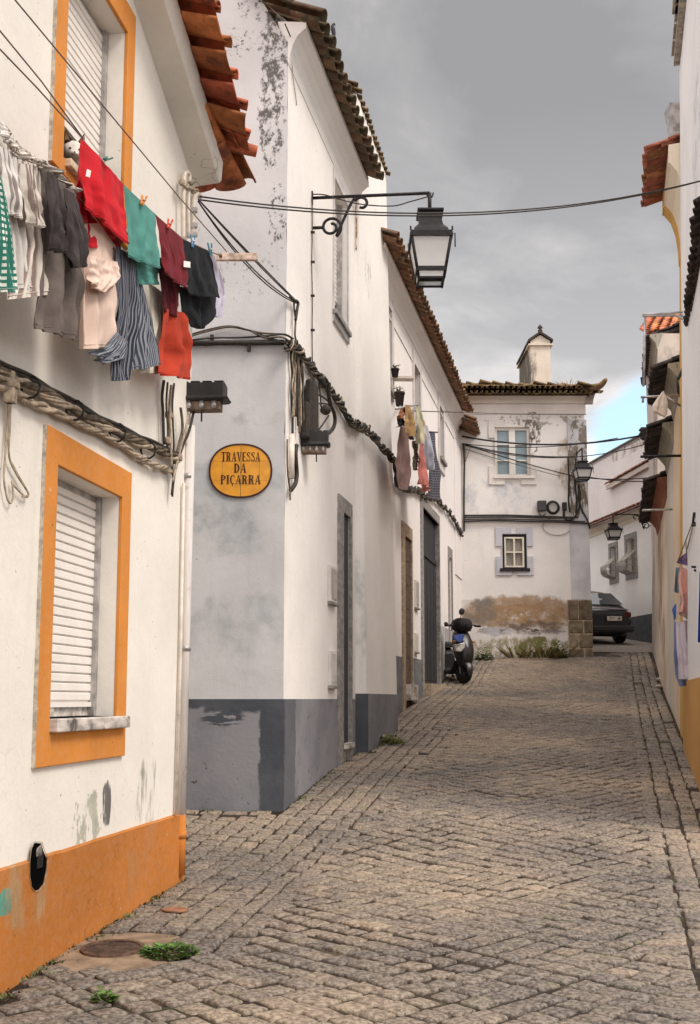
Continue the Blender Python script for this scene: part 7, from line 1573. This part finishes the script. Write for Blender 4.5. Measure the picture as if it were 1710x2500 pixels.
for x, y in ((232, 1850), (270, 1850), (300, 1860), (250, 1910), (300, 1910), (290, 1980)): mb = MB(); mb.lathe([(.05, 0), (.09, .04), (.05, .08), (.09, .12), (.04, .18)], at(*P('t3', x, y+30), 22.4), n=8); mb.build('insulator', M_cable, K)
# ================================================================== cat
def cat():
    Yc = WA.hit(*P('v2', 520, 720), -0.03).y
    q = lambda x, y, dy=0.0: at(*P('v2', x, y), Yc+dy)
    c = q(545, 760); s = (q(860, 760)-q(200, 760)).length/2*1.12        # half width of the head
    T_ = thing('cat', 'white cat with dark ears looking out from under the upper shutter', 'cat', tuple(c+V((0, .05, -s*1.6))))
    # facing direction: out of the window towards the street and the viewer, head turned to viewer
    f = V((0.34, -0.92, -0.36)).normalized(); r = f.cross(V((0, 0, 1))).normalized() ; r = -r if r.x < 0 else r; u = r.cross(f); u = u if u.z > 0 else -u
    def h(x, y, z): return c + r*x*s + f*y*s + u*z*s
    # head + neck + body as one surface (rings from nose to chest)
    mb = MB(); n = 20; rings = []
    prof = [(1.02, .03, .02, -.30), (1.00, .16, .10, -.30), (.92, .26, .18, -.32), (.80, .38, .27, -.30), (.66, .60, .46, -.16), (.48, .80, .66, -.04), (.22, .94, .80, .0), (-.05, .98, .84, .0), (-.35, .92, .80, -.05), (-.65, .78, .74, -.25), (-.95, .82, .80, -.65), (-1.3, 1.0, 1.0, -1.0), (-1.9, 1.15, 1.15, -1.2), (-2.6, 1.1, 1.1, -1.25), (-3.1, .6, .7, -1.25)]
    for y, rx, rz, zc in prof: rings.append([h(rx*cos(2*pi*k/n), y, zc+rz*sin(2*pi*k/n)*(1.0 if sin(2*pi*k/n) > 0 else .92)) for k in range(n+1)])
    mb.sheet(rings); mb.add(rings[0][:-1], [tuple(range(n))]); mb.add(rings[-1][:-1], [tuple(range(n))[::-1]])
    mb.build('body', mat('white_fur', (0.74, 0.66, 0.60), .95, var=.08, scale=60, bump=.4, bscale=160), T_, subd=1)
    mb = MB(); mb.sheet([[h(.62*x+ (-.42 if x < .5 else 0)*0, .55-.55*abs(x)*.3-.12*z_, .42+.40*z_) for x in (-1.25, -.8, -.42)] for z_ in (0.0, .5, .95)]); 
    for sx in (-1, 1):
        b0, b1, b2, b3 = h(sx*.98, .0, .35), h(sx*.26, .25, .76), h(sx*.62, -.35, .70), h(sx*.80, .02, 1.62)
        me_ = MB(); me_.add([b0, b1, b2, b3], [(0, 1, 3), (1, 2, 3), (2, 0, 3), (0, 2, 1)]); me_.build('ear', mat('dark_brown_fur', (0.045, .022, .015), .95), T_, bevel=.002)
        i0, i1, i3 = h(sx*.88, .10, .46), h(sx*.42, .26, .78), h(sx*.78, .10, 1.42)
        me_ = MB(); me_.add([p+f*.0035 for p in (i0, i1, i3)], [(0, 1, 2)]); me_.build('inner_ear', mat('tan_inner_ear', (0.42, .25, .15), .9), T_)
        me_ = MB(); me_.ball(h(sx*.40, .76, .06), s*.12, s*.06, s*.085); me_.build('eye', mat('dark_eye', (0.012, .008, .006), .15, spec=.6), T_)
        me_ = MB(); me_.ball(h(sx*.58, .10, .62), s*.36, s*.24, s*.22); me_.build('fur_patch', mat('dark_brown_fur', (0.045, .022, .015), .95), T_)
    me_ = MB(); me_.ball(h(0, 1.02, -.24), s*.08, s*.05, s*.055); me_.build('nose', mat('dark_nose', (0.03, .015, .012), .5), T_)
    me_ = MB(); me_.tube(smooth_path([h(-.26, .88, -.40), h(-.12, .97, -.47), h(0, 1.0, -.38), h(.12, .97, -.47), h(.26, .88, -.40)], 4), s*.022, 5); me_.build('mouth', mat('dark_nose', (0.03, .015, .012), .5), T_)
cat()
# pigeon on the gable house eave
def bird():
    Y0 = 9.9; q = lambda x, y: at(*P('v4', x-225, y+20), Y0); T_ = thing('pigeon', 'dark pigeon perched on the edge of the gable house eave', 'bird', tuple(q(430, 950)))
    pts = [q(490, 990), q(480, 900), q(465, 780), q(440, 640), q(420, 530), q(440, 450), q(470, 430), q(500, 450)]; rs = [.006, .012, .020, .024, .019, .014, .014, .007]
    mb = MB(); mb.tube(smooth_path(pts, 3), [rs[min(7, i//3)]*(1-(i % 3)/3)+rs[min(7, i//3+1)]*((i % 3)/3) for i in range(22)], 10); mb.build('body', mat('dark_feather', (0.035, .035, .045), .7, var=.3, scale=60), T_)
    mb = MB(); mb.ball(q(505, 760), .012, .014, .040, n=8, m=6); mb.build('wing', mat('grey_feather', (0.16, .14, .16), .8), T_)
    mb = MB(); mb.tube([q(500, 455), q(545, 475)], [.005, .001], 6); mb.build('beak', M_dark, T_)
    mb = MB(); mb.tube([q(370, 700), q(385, 760)], .003, 4); mb.build('leg', mat('pink_leg', (.4, .2, .16), .7), T_)
bird()
# ================================================================== scooter
def scooter():
    g0 = ground(1128, 1668, 15, 24); Y0 = g0.y; k_ = 't5'; sc_ = Y0/F2/9.293   # metres per t5 pixel at this depth
    px = lambda x, y, dy=0.0: at(*P(k_, x, y), Y0+dy)
    T_ = thing('scooter', 'black parked motor scooter with a blue windscreen patch beside the garage door', 'scooter', tuple(g0))
    blk = mat('black_scooter_plastic', (0.016, 0.014, 0.016), 0.35, var=.3, scale=20, spec=.5); rub = mat('tyre_rubber', (0.018, .016, .016), .9)
    fw = px(680, 1790); u = V((0, 0, 1)); yaw = radians(-28); fdir = V((sin(yaw)*-1.0, -cos(yaw), 0)); fdir = V((0.34, -0.94, 0)).normalized(); side = V((fdir.y, -fdir.x, 0)); side = side if side.x > 0 else -side
    rw_ = 205*sc_; wc = V((fw.x, fw.y, g0.z+rw_+.0))
    def wheel(c, r, nm, fdir=fdir, side=side):
        w_ = MB(); n = 28; prof = [(r-.055, -.045), (r-.02, -.05), (r, -.02), (r, .02), (r-.02, .05), (r-.055, .045)]
        w_.lathe([(max(.001, a), b) for a, b in prof], c, side, 28); o_ = w_.build(nm, rub, T_)
        m_ = MB(); rr = r-.06; m_.tube([c+side*.03+fdir*rr*cos(a)+u*rr*sin(a) for a in [2*pi*i/28 for i in range(29)]], .012, 6); m_.tube([c-side*.03+fdir*rr*cos(a)+u*rr*sin(a) for a in [2*pi*i/28 for i in range(29)]], .012, 6)
        m_.build('rim', mat('silver_rim', (0.55, .5, .46), .35, .5), o_)
        m_ = MB()
        for i in range(5): a = 2*pi*i/5+.3; m_.tube([c, c+fdir*rr*cos(a)+u*rr*sin(a)], .016, 5)
        m_.lathe([(.05, -.05), (.06, 0), (.05, .05)], c, side, 12); m_.build('hub', blk, o_)
        return o_
    sdf = V((-0.62, -0.78, 0)).normalized(); wheel(wc, rw_, 'wheel', V((-sdf.y, sdf.x, 0)), sdf); back = wc - fdir*1.25; back.z = G(back.x, back.y)+rw_; wheel(back, rw_, 'wheel')
    def pt(f, s, z): return wc + fdir*f + side*s + u*z
    # bodies as lofted rings (f, half width, z centre, half height)
    def loft(name, rings, m_, pw=2.6, n=18, sub=None):
        mb = MB(); rows = []
        for f, hw, zc, hh, tilt in rings:
            r = []
            for i in range(n+1):
                a = 2*pi*i/n; ca, sa = cos(a), sin(a); k = (abs(ca)**pw+abs(sa)**pw)**(-1/pw); r.append(pt(f+tilt*sa*hh*k, ca*hw*k, zc+sa*hh*k))
            rows.append(r)
        mb.sheet(rows); mb.add(rows[0][:-1], [tuple(range(n))[::-1]]); mb.add(rows[-1][:-1], [tuple(range(n))]); return mb.build(name, m_, T_)
    loft('front_fender', [(.26, .05, .02, .05, 0), (.24, .07, .12, .06, 0), (.12, .08, .215, .05, 0), (-.02, .085, .24, .04, 0), (-.2, .08, .18, .05, 0), (-.26, .06, .08, .05, 0)], blk)
    loft('front_shield', [(.17, .015, .52, .02, -.4), (.155, .08, .52, .12, -.4), (.11, .14, .53, .27, -.4), (.03, .165, .53, .36, -.4), (-.06, .16, .50, .38, -.4), (-.12, .16, .46, .36, -.4)], blk)
    loft('handlebar_cover', [(.02, .10, .88, .05, -.2), (-.02, .16, .90, .09, -.2), (-.10, .17, .92, .10, -.2), (-.18, .14, .92, .08, -.2)], blk)
    loft('front_bag', [(.12, .02, .91, .02, 0), (.09, .12, .90, .09, 0), (.03, .175, .91, .13, 0), (-.10, .18, .92, .135, 0), (-.2, .16, .92, .12, 0)], mat('black_bag_cloth', (0.015, .013, .014), .85, var=.3, scale=20, bump=.6, bscale=15))
    loft('floorboard', [(-.14, .15, .16, .12, 0), (-.3, .16, .06, .05, 0), (-.6, .17, .06, .05, 0), (-.72, .17, .12, .10, 0)], blk)
    loft('rear_body', [(-.62, .12, .25, .16, 0), (-.75, .17, .32, .22, 0), (-1.1, .19, .40, .20, 0), (-1.45, .15, .44, .14, 0), (-1.62, .06, .46, .06, 0)], blk)
    loft('seat', [(-.66, .10, .56, .04, 0), (-.72, .15, .58, .06, 0), (-1.1, .17, .60, .07, 0), (-1.4, .13, .64, .06, 0), (-1.5, .07, .64, .03, 0)], mat('black_seat', (0.02, .018, .018), .6))
    # headlight
    hl = [px(470, 1140, -.30), px(560, 1135, -.33), px(715, 1090, -.30), px(715, 1200, -.30), px(640, 1310, -.30), px(520, 1290, -.30)]
    hcen = sum(hl, V())/6; shift = pt(.21, 0, .48)-hcen; shift = V((0, shift.y, 0))
    mb = MB(); mb.prism([p+shift for p in hl], -fdir*.08); mb.build('headlight', mat('clear_headlight', (0.62, .58, .54), .15, var=.3, scale=30, spec=.6), T_, bevel=.012)
    bl = [px(560, 915, -.3), px(690, 905, -.3), px(700, 960, -.3), px(660, 1060, -.3), px(600, 1100, -.3), px(470, 1010, -.3), px(470, 940, -.3)]
    mb = MB(); mb.prism([p+shift*.9 for p in bl], -fdir*.05); mb.build('windscreen', mat('blue_screen', (0.03, .07, .30), .15, spec=.6), T_, bevel=.008)
    mb = MB(); mb.tube([pt(-.02, -.33, .90), pt(-.04, -.12, .93), pt(-.04, .12, .93), pt(-.02, .33, .90)], .014, 8); mb.build('handlebar', blk, T_)
    for s_ in (-1, 1): mb = MB(); mb.tube([pt(-.02, s_*.24, .905), pt(-.03, s_*.37, .895)], .020, 8); mb.build('grip', rub, T_)
    for x0, y0, x1, y1, rx, rz in ((580, 640, 630, 400, 65*sc_, 82*sc_), (395, 745, 275, 680, 48*sc_, 48*sc_)):
        a = px(x0, y0, -.15); b_ = px(x1, y1, -.15); mb = MB(); mb.tube([a+V((0, 0, -.08)), a, a.lerp(b_, .5)+V((0, 0, -.02)), b_], .008, 6); o_ = mb.build('mirror_arm', blk, T_)
        mb = MB(); mb.ball(b_, rx, .02, rz, Matrix.Rotation(radians(20), 3, 'Y')); mb.build('mirror', blk, o_)
    for s_ in (-1, 1): mb = MB(); mb.tube([pt(0, s_*.07, 0), pt(-.06, s_*.07, .32), pt(-.13, s_*.04, .6)], .022, 8); mb.build('fork', mat('fork_metal', (0.25, .24, .24), .4, .6), T_)
    for s_ in (-1, 1): mb = MB(); mb.ball(pt(.02, s_*.20, .60), .035, .035, .022); mb.build('indicator', mat('amber_lens', (0.45, .18, .03), .3), T_)
    mb = MB(); mb.tube([pt(-.65, .16, .1), pt(-.62, .26, -.10), pt(-.58, .30, -rw_+.02)], .010, 6); mb.build('kickstand', blk, T_)
    mb = MB(); mb.tube(smooth_path([pt(-.75, .15, .0), pt(-1.0, .20, -.02), pt(-1.4, .22, .10)], 4), .035, 8); mb.build('exhaust', mat('dull_exhaust', (.12, .11, .11), .4, .6), T_)
scooter()
# ================================================================== car
def car():
    gl = ground(1500, 1574, 22, 36); Y0 = gl.y; print('car ground', gl)
    hd = V((-0.174, 1, 0)).normalized(); rt = V((hd.y, -hd.x, 0)); s = 1.0
    wpx = (X(1557, Y0)-X(1403, Y0)); W_ = 1.74; cx_ = (X(1557, Y0)+X(1403, Y0))/2 + .0
    cen = V((X(1557, Y0)-W_/2*.99, Y0, 0)); base = G(cen.x, cen.y)+.0
    slope = (G(cen.x, Y0+4)-G(cen.x, Y0))/4
    def pt(l, x, z): return cen + hd*l + rt*x + V((0, 0, base+z+slope*l))
    T_ = thing('parked_car', 'black hatchback parked in the lane, seen from behind with a pale number plate', 'car', tuple(pt(0, 0, 0)))
    paint = mat('black_car_paint', (0.010, .010, .012), .25, var=.1, spec=.6); m2 = bpy.data.materials['black_car_paint']; m2.node_tree.nodes['Principled BSDF'].inputs['Coat Weight'].default_value = .15
    # cross sections along the length: (l, lower half width, beltline half width, roof half width, z floor, z belt, z top)
    secs = [(-.02, .70, .74, .70, .30, .62, .80), (.04, .80, .83, .74, .24, .70, .93), (.20, .84, .86, .72, .20, .90, .97), (.34, .86, .86, .70, .20, .93, 1.03), (.75, .87, .86, .60, .20, .94, 1.32), (1.15, .87, .86, .58, .20, .94, 1.41), (1.8, .87, .86, .59, .20, .93, 1.43), (2.5, .87, .86, .57, .20, .92, 1.34), (3.1, .86, .84, .66, .20, .90, .99), (3.7, .84, .80, .66, .22, .78, .84), (4.05, .72, .70, .6, .3, .6, .66)]
    def ring(sec):
        l, wl, wb, wr, zf, zb, zt = sec
        half = [(0, zf), (wl*.8, zf), (wl, zf+.10), (wb+.01, (zf+zb)/2+.05), (wb, zb), (wb*.965, zb+.02), (wr+(wb*.965-wr)*.25, zb+(zt-zb)*.72), (wr, zt-.05*(zt-zb)-.01), (wr*.8, zt), (0, zt+.015)]
        return [pt(l, x, z) for x, z in half] + [pt(l, -x, z) for x, z in half[::-1][1:-1]] + [pt(l, 0, zf)]
    mb = MB(); rows = [ring(c_) for c_ in secs]; mb.sheet(rows); mb.add(rows[0][:-1], [tuple(range(len(rows[0])-1))]); mb.add(rows[-1][:-1], [tuple(range(len(rows[0])-1))[::-1]]); mb.build('body', paint, T_, bevel=.0, subd=1)
    glass = glass_mat('car_glass', (0.07, .075, .08), .03)
    q = lambda l, x, z: pt(l, x, z)
    mb = MB(); rws = []
    for t in (0, .33, .66, 1): l = .36+t*.42; z = 1.03+t*.30; hw = .74-t*.15; rws.append([q(l-.035-.02*cos(x*1.5), x*hw, z+.028) for x in (-1, -.5, 0, .5, 1)])
    mb.sheet(rws); mb.build('rear_window', glass, T_)
    for s_ in (-1, 1):
        mb = MB(); mb.add([q(.62, s_*.845, 1.0), q(1.25, s_*.86, .99), q(2.45, s_*.85, .97), q(2.2, s_*.66, 1.28), q(1.2, s_*.655, 1.36), q(.85, s_*.69, 1.27)], [(0, 1, 2, 3, 4, 5)]); mb.build('side_window', glass, T_)
        mb = MB(); mb.box(q(.03, s_*.70, .80), .22, .10, .13); mb.build('tail_light', mat('dark_red_lens', (0.10, .008, .008), .2), T_, bevel=.02)
        for l in (.75, 3.2):
            mb = MB(); c = q(l, s_*.80, .31-.0); mb.lathe([(.18, -.10), (.29, -.09), (.31, -.05), (.31, .05), (.29, .09), (.18, .10)], c, rt, 24); w_ = mb.build('wheel', mat('tyre_rubber', (0.018, .016, .016), .9), T_)
            mb = MB(); mb.lathe([(.03, .11), (.19, .105), (.19, -.105), (.03, -.11)], c, rt, 20); mb.build('rim', M_galv, w_)
        mb = MB(); mb.box(q(2.35, s_*.98, .98), .16, .10, .11); mb.build('wing_mirror', paint, T_, bevel=.03)
    mb = MB(); mb.box(q(-.05, 0, .42), 1.60, .16, .20, None); mb.build('bumper', paint, T_, bevel=.06)
    mb = MB(); mb.tube([q(.10, -.76, .93), q(.02, -.4, .955), q(0.0, 0, .96), q(.02, .4, .955), q(.10, .76, .93)], .018, 6); mb.build('tailgate_trim', mat('dull_chrome', (0.40, .37, .38), .3, .7), T_)
    pc = q(-.05, 0.06, .76); a0 = at(1483, 1515, Y0-.1); a1 = at(1519, 1505, Y0-.1); pw_ = a1.x-a0.x; pc = V(((a0.x+a1.x)/2, q(-.09, 0, 0).y, (a0.z+a1.z)/2))
    mb = MB(); mb.box(pc, pw_, .02, (a1.z-a0.z)*1.1); pl_ = mb.build('number_plate', mat('plate_white', (0.62, .57, .50), .5, var=.1), T_, bevel=.004)
    mb = MB()
    for x in (-.30, .30): mb.box(pc+V((x*pw_, -.011, 0)), .02, .002, .09)
    mb.box(pc+V((-.04, -.011, .012)), .12, .002, .02); mb.box(pc+V((.12, -.011, .0)), .08, .002, .03); mb.build('plate_marks', mat('plate_ink', (.12, .08, .07), .7), pl_)
car()
# ================================================================== ground things
K = thing('manhole_cover', 'round rusty iron manhole cover set in mortar at the foot of the near wall', 'manhole', (MANHOLE.x, MANHOLE.y, MANHOLE.z))
mx_ = MANHOLE; rm = (ground(*P('z5', 612, 655))-ground(*P('z5', 362, 650))).length/2; print('manhole r', rm)
def disc(r0, r1, dz, n=40, wob=0.0, seed=1):
    o = []
    for r in (r0, r1): o.append([V((mx_.x+r*(1+wob*noise.noise(V((cos(2*pi*k/n)*2, sin(2*pi*k/n)*2, seed))))*cos(2*pi*k/n), mx_.y+r*(1+wob*noise.noise(V((cos(2*pi*k/n)*2, sin(2*pi*k/n)*2, seed))))*sin(2*pi*k/n), 0)) for k in range(n+1)])
    return [[V((p.x, p.y, G(p.x, p.y)+dz)) for p in r] for r in o]
mb = MB(); mb.sheet(disc(0.0001, rm*1.3, 0.002)); mb.sheet([disc(rm*1.3, 1, 0.002)[0]]+[disc(.37*q_/4+rm*1.3*(1-q_/4), 1, .002-.0025*q_, wob=.0+.04*q_)[0] for q_ in (1, 2, 3, 4)]); mb.build('mortar_bed', mat('sandy_mortar_bed', (0.22, .155, .105), .95, var=.3, scale=9, bump=.9, bscale=22), K)
mb = MB(); mb.sheet(disc(rm*.93, rm*1.07, .012)); mb.sheet([disc(rm*1.07, 1, .012)[0], disc(rm*1.10, 1, 0.0)[0]]); mb.sheet([disc(rm*.91, 1, 0.004)[0], disc(rm*.93, 1, .012)[0]]); mb.build('rim', mat('rusty_iron', (0.11, .065, .045), .7, .4, var=.4, scale=30, bump=.5), K)
mb = MB(); mb.sheet(disc(.0001, rm*.905, .008)); lid = mb.build('lid', mat('dark_rusty_iron', (0.075, .05, .038), .7, .4, var=.5, scale=25, bump=.8, bscale=60), K)
for k in range(7):
    mb = MB(); y = -rm*.8+rm*1.6*k/6; hw = sqrt(max(0, (rm*.85)**2-y*y)); n_ = 6
    for i in range(n_):
        x = -hw+2*hw*(i+.5)/n_; mb.box((mx_.x+x, mx_.y+y, G(mx_.x+x, mx_.y+y)+.011), hw*1.3/n_, rm*.12, .008)
mb.build('tread', mat('rusty_iron', (0.11, .065, .045), .7), lid)
def leafclump(name, c, r, h, n, mt, label, seed, group='street weeds', sz=.03):
    rnd = random.Random(seed); mb = MB(); c = V(c)
    for i in range(n):
        a = rnd.uniform(0, 2*pi); rr = r*sqrt(rnd.random()); x, y = c.x+cos(a)*rr, c.y+sin(a)*rr*.8; z = G(x, y)+h*rnd.random()*(1.1-rr/r)
        d = V((cos(a), sin(a), rnd.uniform(.1, 1.0))).normalized(); s_ = d.cross(V((0, 0, 1))).normalized()*sz*rnd.uniform(.2, .4); L_ = sz*rnd.uniform(.7, 1.5); p = V((x, y, z))
        mb.add([p, p+d*L_*.5+s_, p+d*L_-V((0, 0, L_*.2)), p+d*L_*.5-s_], [(0, 1, 2, 3)])
    return tag(mb.build(name, mt), label, 'weed', group)
g_ = ground(*P('z5', 735, 668)); leafclump('weed_clump', g_, .125, .045, 480, M_leaf, 'dense dark green weed clump beside the manhole cover', 5, sz=.030)
g_ = ground(*P('z5', 448, 875)); leafclump('weed_sprig', g_, .035, .05, 60, M_leaf, 'small bright weed sprig between the nearest cobbles', 6, sz=.034)
g_ = ground(*P('s4', 600, 2200)); leafclump('weed_clump', g_, .24, .10, 320, mat('yellow_green_leaf', (0.22, .22, .07), .7, var=.5, scale=20, island=.4), 'yellow green weeds at the foot of the gable house rear part', 7, sz=.06)
for i, (x, y, r, h, n, lb) in enumerate(((745, 1070, .34, .34, 36, 'tall yellow green weeds in the middle of the peeling base'), (500, 1075, .36, .34, 32, 'left clump of tall weeds against the peeling base'), (640, 1065, .35, .28, 50, 'low dry weeds between the two tall clumps'))):
    g_ = ground(*P('s6', x, y+6), 20, 26); tuft('tall_weeds', (g_.x, YD-.10, G(g_.x, YD)-.02), r, h, n, mat('olive_weed', (0.17, .14, .05), .8, var=.5, scale=14, island=.5), lb, 60+i, 'weed', 'weeds along the corner house', wd=.012)
for (x, y, lb, sd_) in ((225, 1095, 'round green bush behind the scooter', 1), (772, 1068, 'dark green bush near the stone foot', 2)):
    g_ = ground(*P('s6', x, y), 19, 26); g_ = V((g_.x, min(g_.y, YD-.15), 0)); leafclump('small_bush', g_, .16, .38, 260, M_leaf, lb, 80+sd_, 'weeds along the corner house', sz=.07)
g_ = ground(*P('z5', 755, 487)); mb = MB(); pts_ = [(cos(a)*(.075+.04*noise.noise(V((cos(a), sin(a), 3)))), sin(a)*.06) for a in [2*pi*i/14 for i in range(14)]]
mb.prism([V((g_.x+a, g_.y+b, G(g_.x+a, g_.y+b)+.004)) for a, b in pts_], (0, 0, .012)); tag(mb.build('clay_shard', mat('clay_shard', (0.24, .115, .065), .9, var=.3, scale=20), bevel=.004), 'flat reddish clay shard lying on the cobbles near the orange plinth', 'shard')
# rubble and broken kerb on the right
rnd = random.Random(9)
for i, (x, y, sz) in enumerate(((830, 1405, .20), (850, 1420, .13), (815, 1472, .14), (870, 1475, .12))):
    g_ = ground(*P('s8', x, y), 10, 24); mb = MB(); mb.ball((g_.x, g_.y, g_.z+.03), sz*.5, sz*.35, .04, n=7, m=4); tag(mb.build('loose_stone', mat('pale_loose_stone', (0.45, .38, .33), .9, var=.3, scale=20)), ['largest pale loose stone in the broken gutter', 'pale loose stone beside the largest one', 'flat pale stone nearer the viewer in the gutter', 'small grey stone nearer the wall in the gutter'][i], 'stone', 'loose stones in the right gutter')
K = thing('brick_step', 'broken brick step under the lilac sheet on the right', 'step', tuple(ground(*P('v7', 330, 1480), 8, 20)))
g_ = ground(*P('v7', 330, 1490), 8, 20)
for i in range(6):
    mb = MB(); mb.box(g_+V((.10+.05*(i % 2), .12*(i//2)-.1, .05+.09*(i//2))), .24, .12, .08, Matrix.Rotation(rnd.uniform(-.2, .2), 3, 'Z')); mb.build('brick', mat('dirty_brick', (0.20, .10, .07), .95, var=.5, scale=12, bump=.5), K, bevel=.008)

# moss and tiny weeds rooted in the joints and along the wall feet
def joint_weeds():
    rnd = random.Random(91); mb = MB(); spots = []
    for i in range(70):
        Y = rnd.uniform(3.6, 7.0); spots.append((wx(WA, Y)+rnd.uniform(.02, .05), Y, .03))
    for i in range(60):
        Y = rnd.uniform(9.0, 14.0); spots.append((XL(Y)+rnd.uniform(.02, .06), Y, .035))
    for i in range(25): spots.append((rnd.uniform(-1.9, WBF.p.x), 8.95, .03))
    for i in range(60):
        Y = rnd.uniform(9, 20); spots.append((XR(Y)-rnd.uniform(.03, .5), Y, .035))
    for i in range(90):
        Y = 3.6+6*rnd.random()**1.5; X_ = rnd.uniform(XG(Y)+.1, min(XR(Y)-.3, .33*Y)); spots.append((X_, Y, .014))
    for x, y, r in spots:
        for k in range(rnd.randint(5, 14)):
            a = rnd.uniform(0, 2*pi); px_, py_ = x+rnd.gauss(0, r), y+rnd.gauss(0, r); z = G(px_, py_)-.006; d = V((cos(a), sin(a), rnd.uniform(.3, 1.4))).normalized(); L_ = r*rnd.uniform(.5, 1.1); s_ = d.cross(V((0, 0, 1))).normalized()*L_*.22; p = V((px_, py_, z))
            mb.add([p, p+d*L_*.5+s_, p+d*L_, p+d*L_*.5-s_], [(0, 1, 2, 3)])
    tag(mb.build('joint_weeds', mat('dull_joint_weed', (0.085, 0.095, 0.035), .8, var=.5, scale=9, island=.5)), 'tiny dull green weeds rooted in the paving joints and along the wall feet', 'weeds', kind='stuff')
joint_weeds()
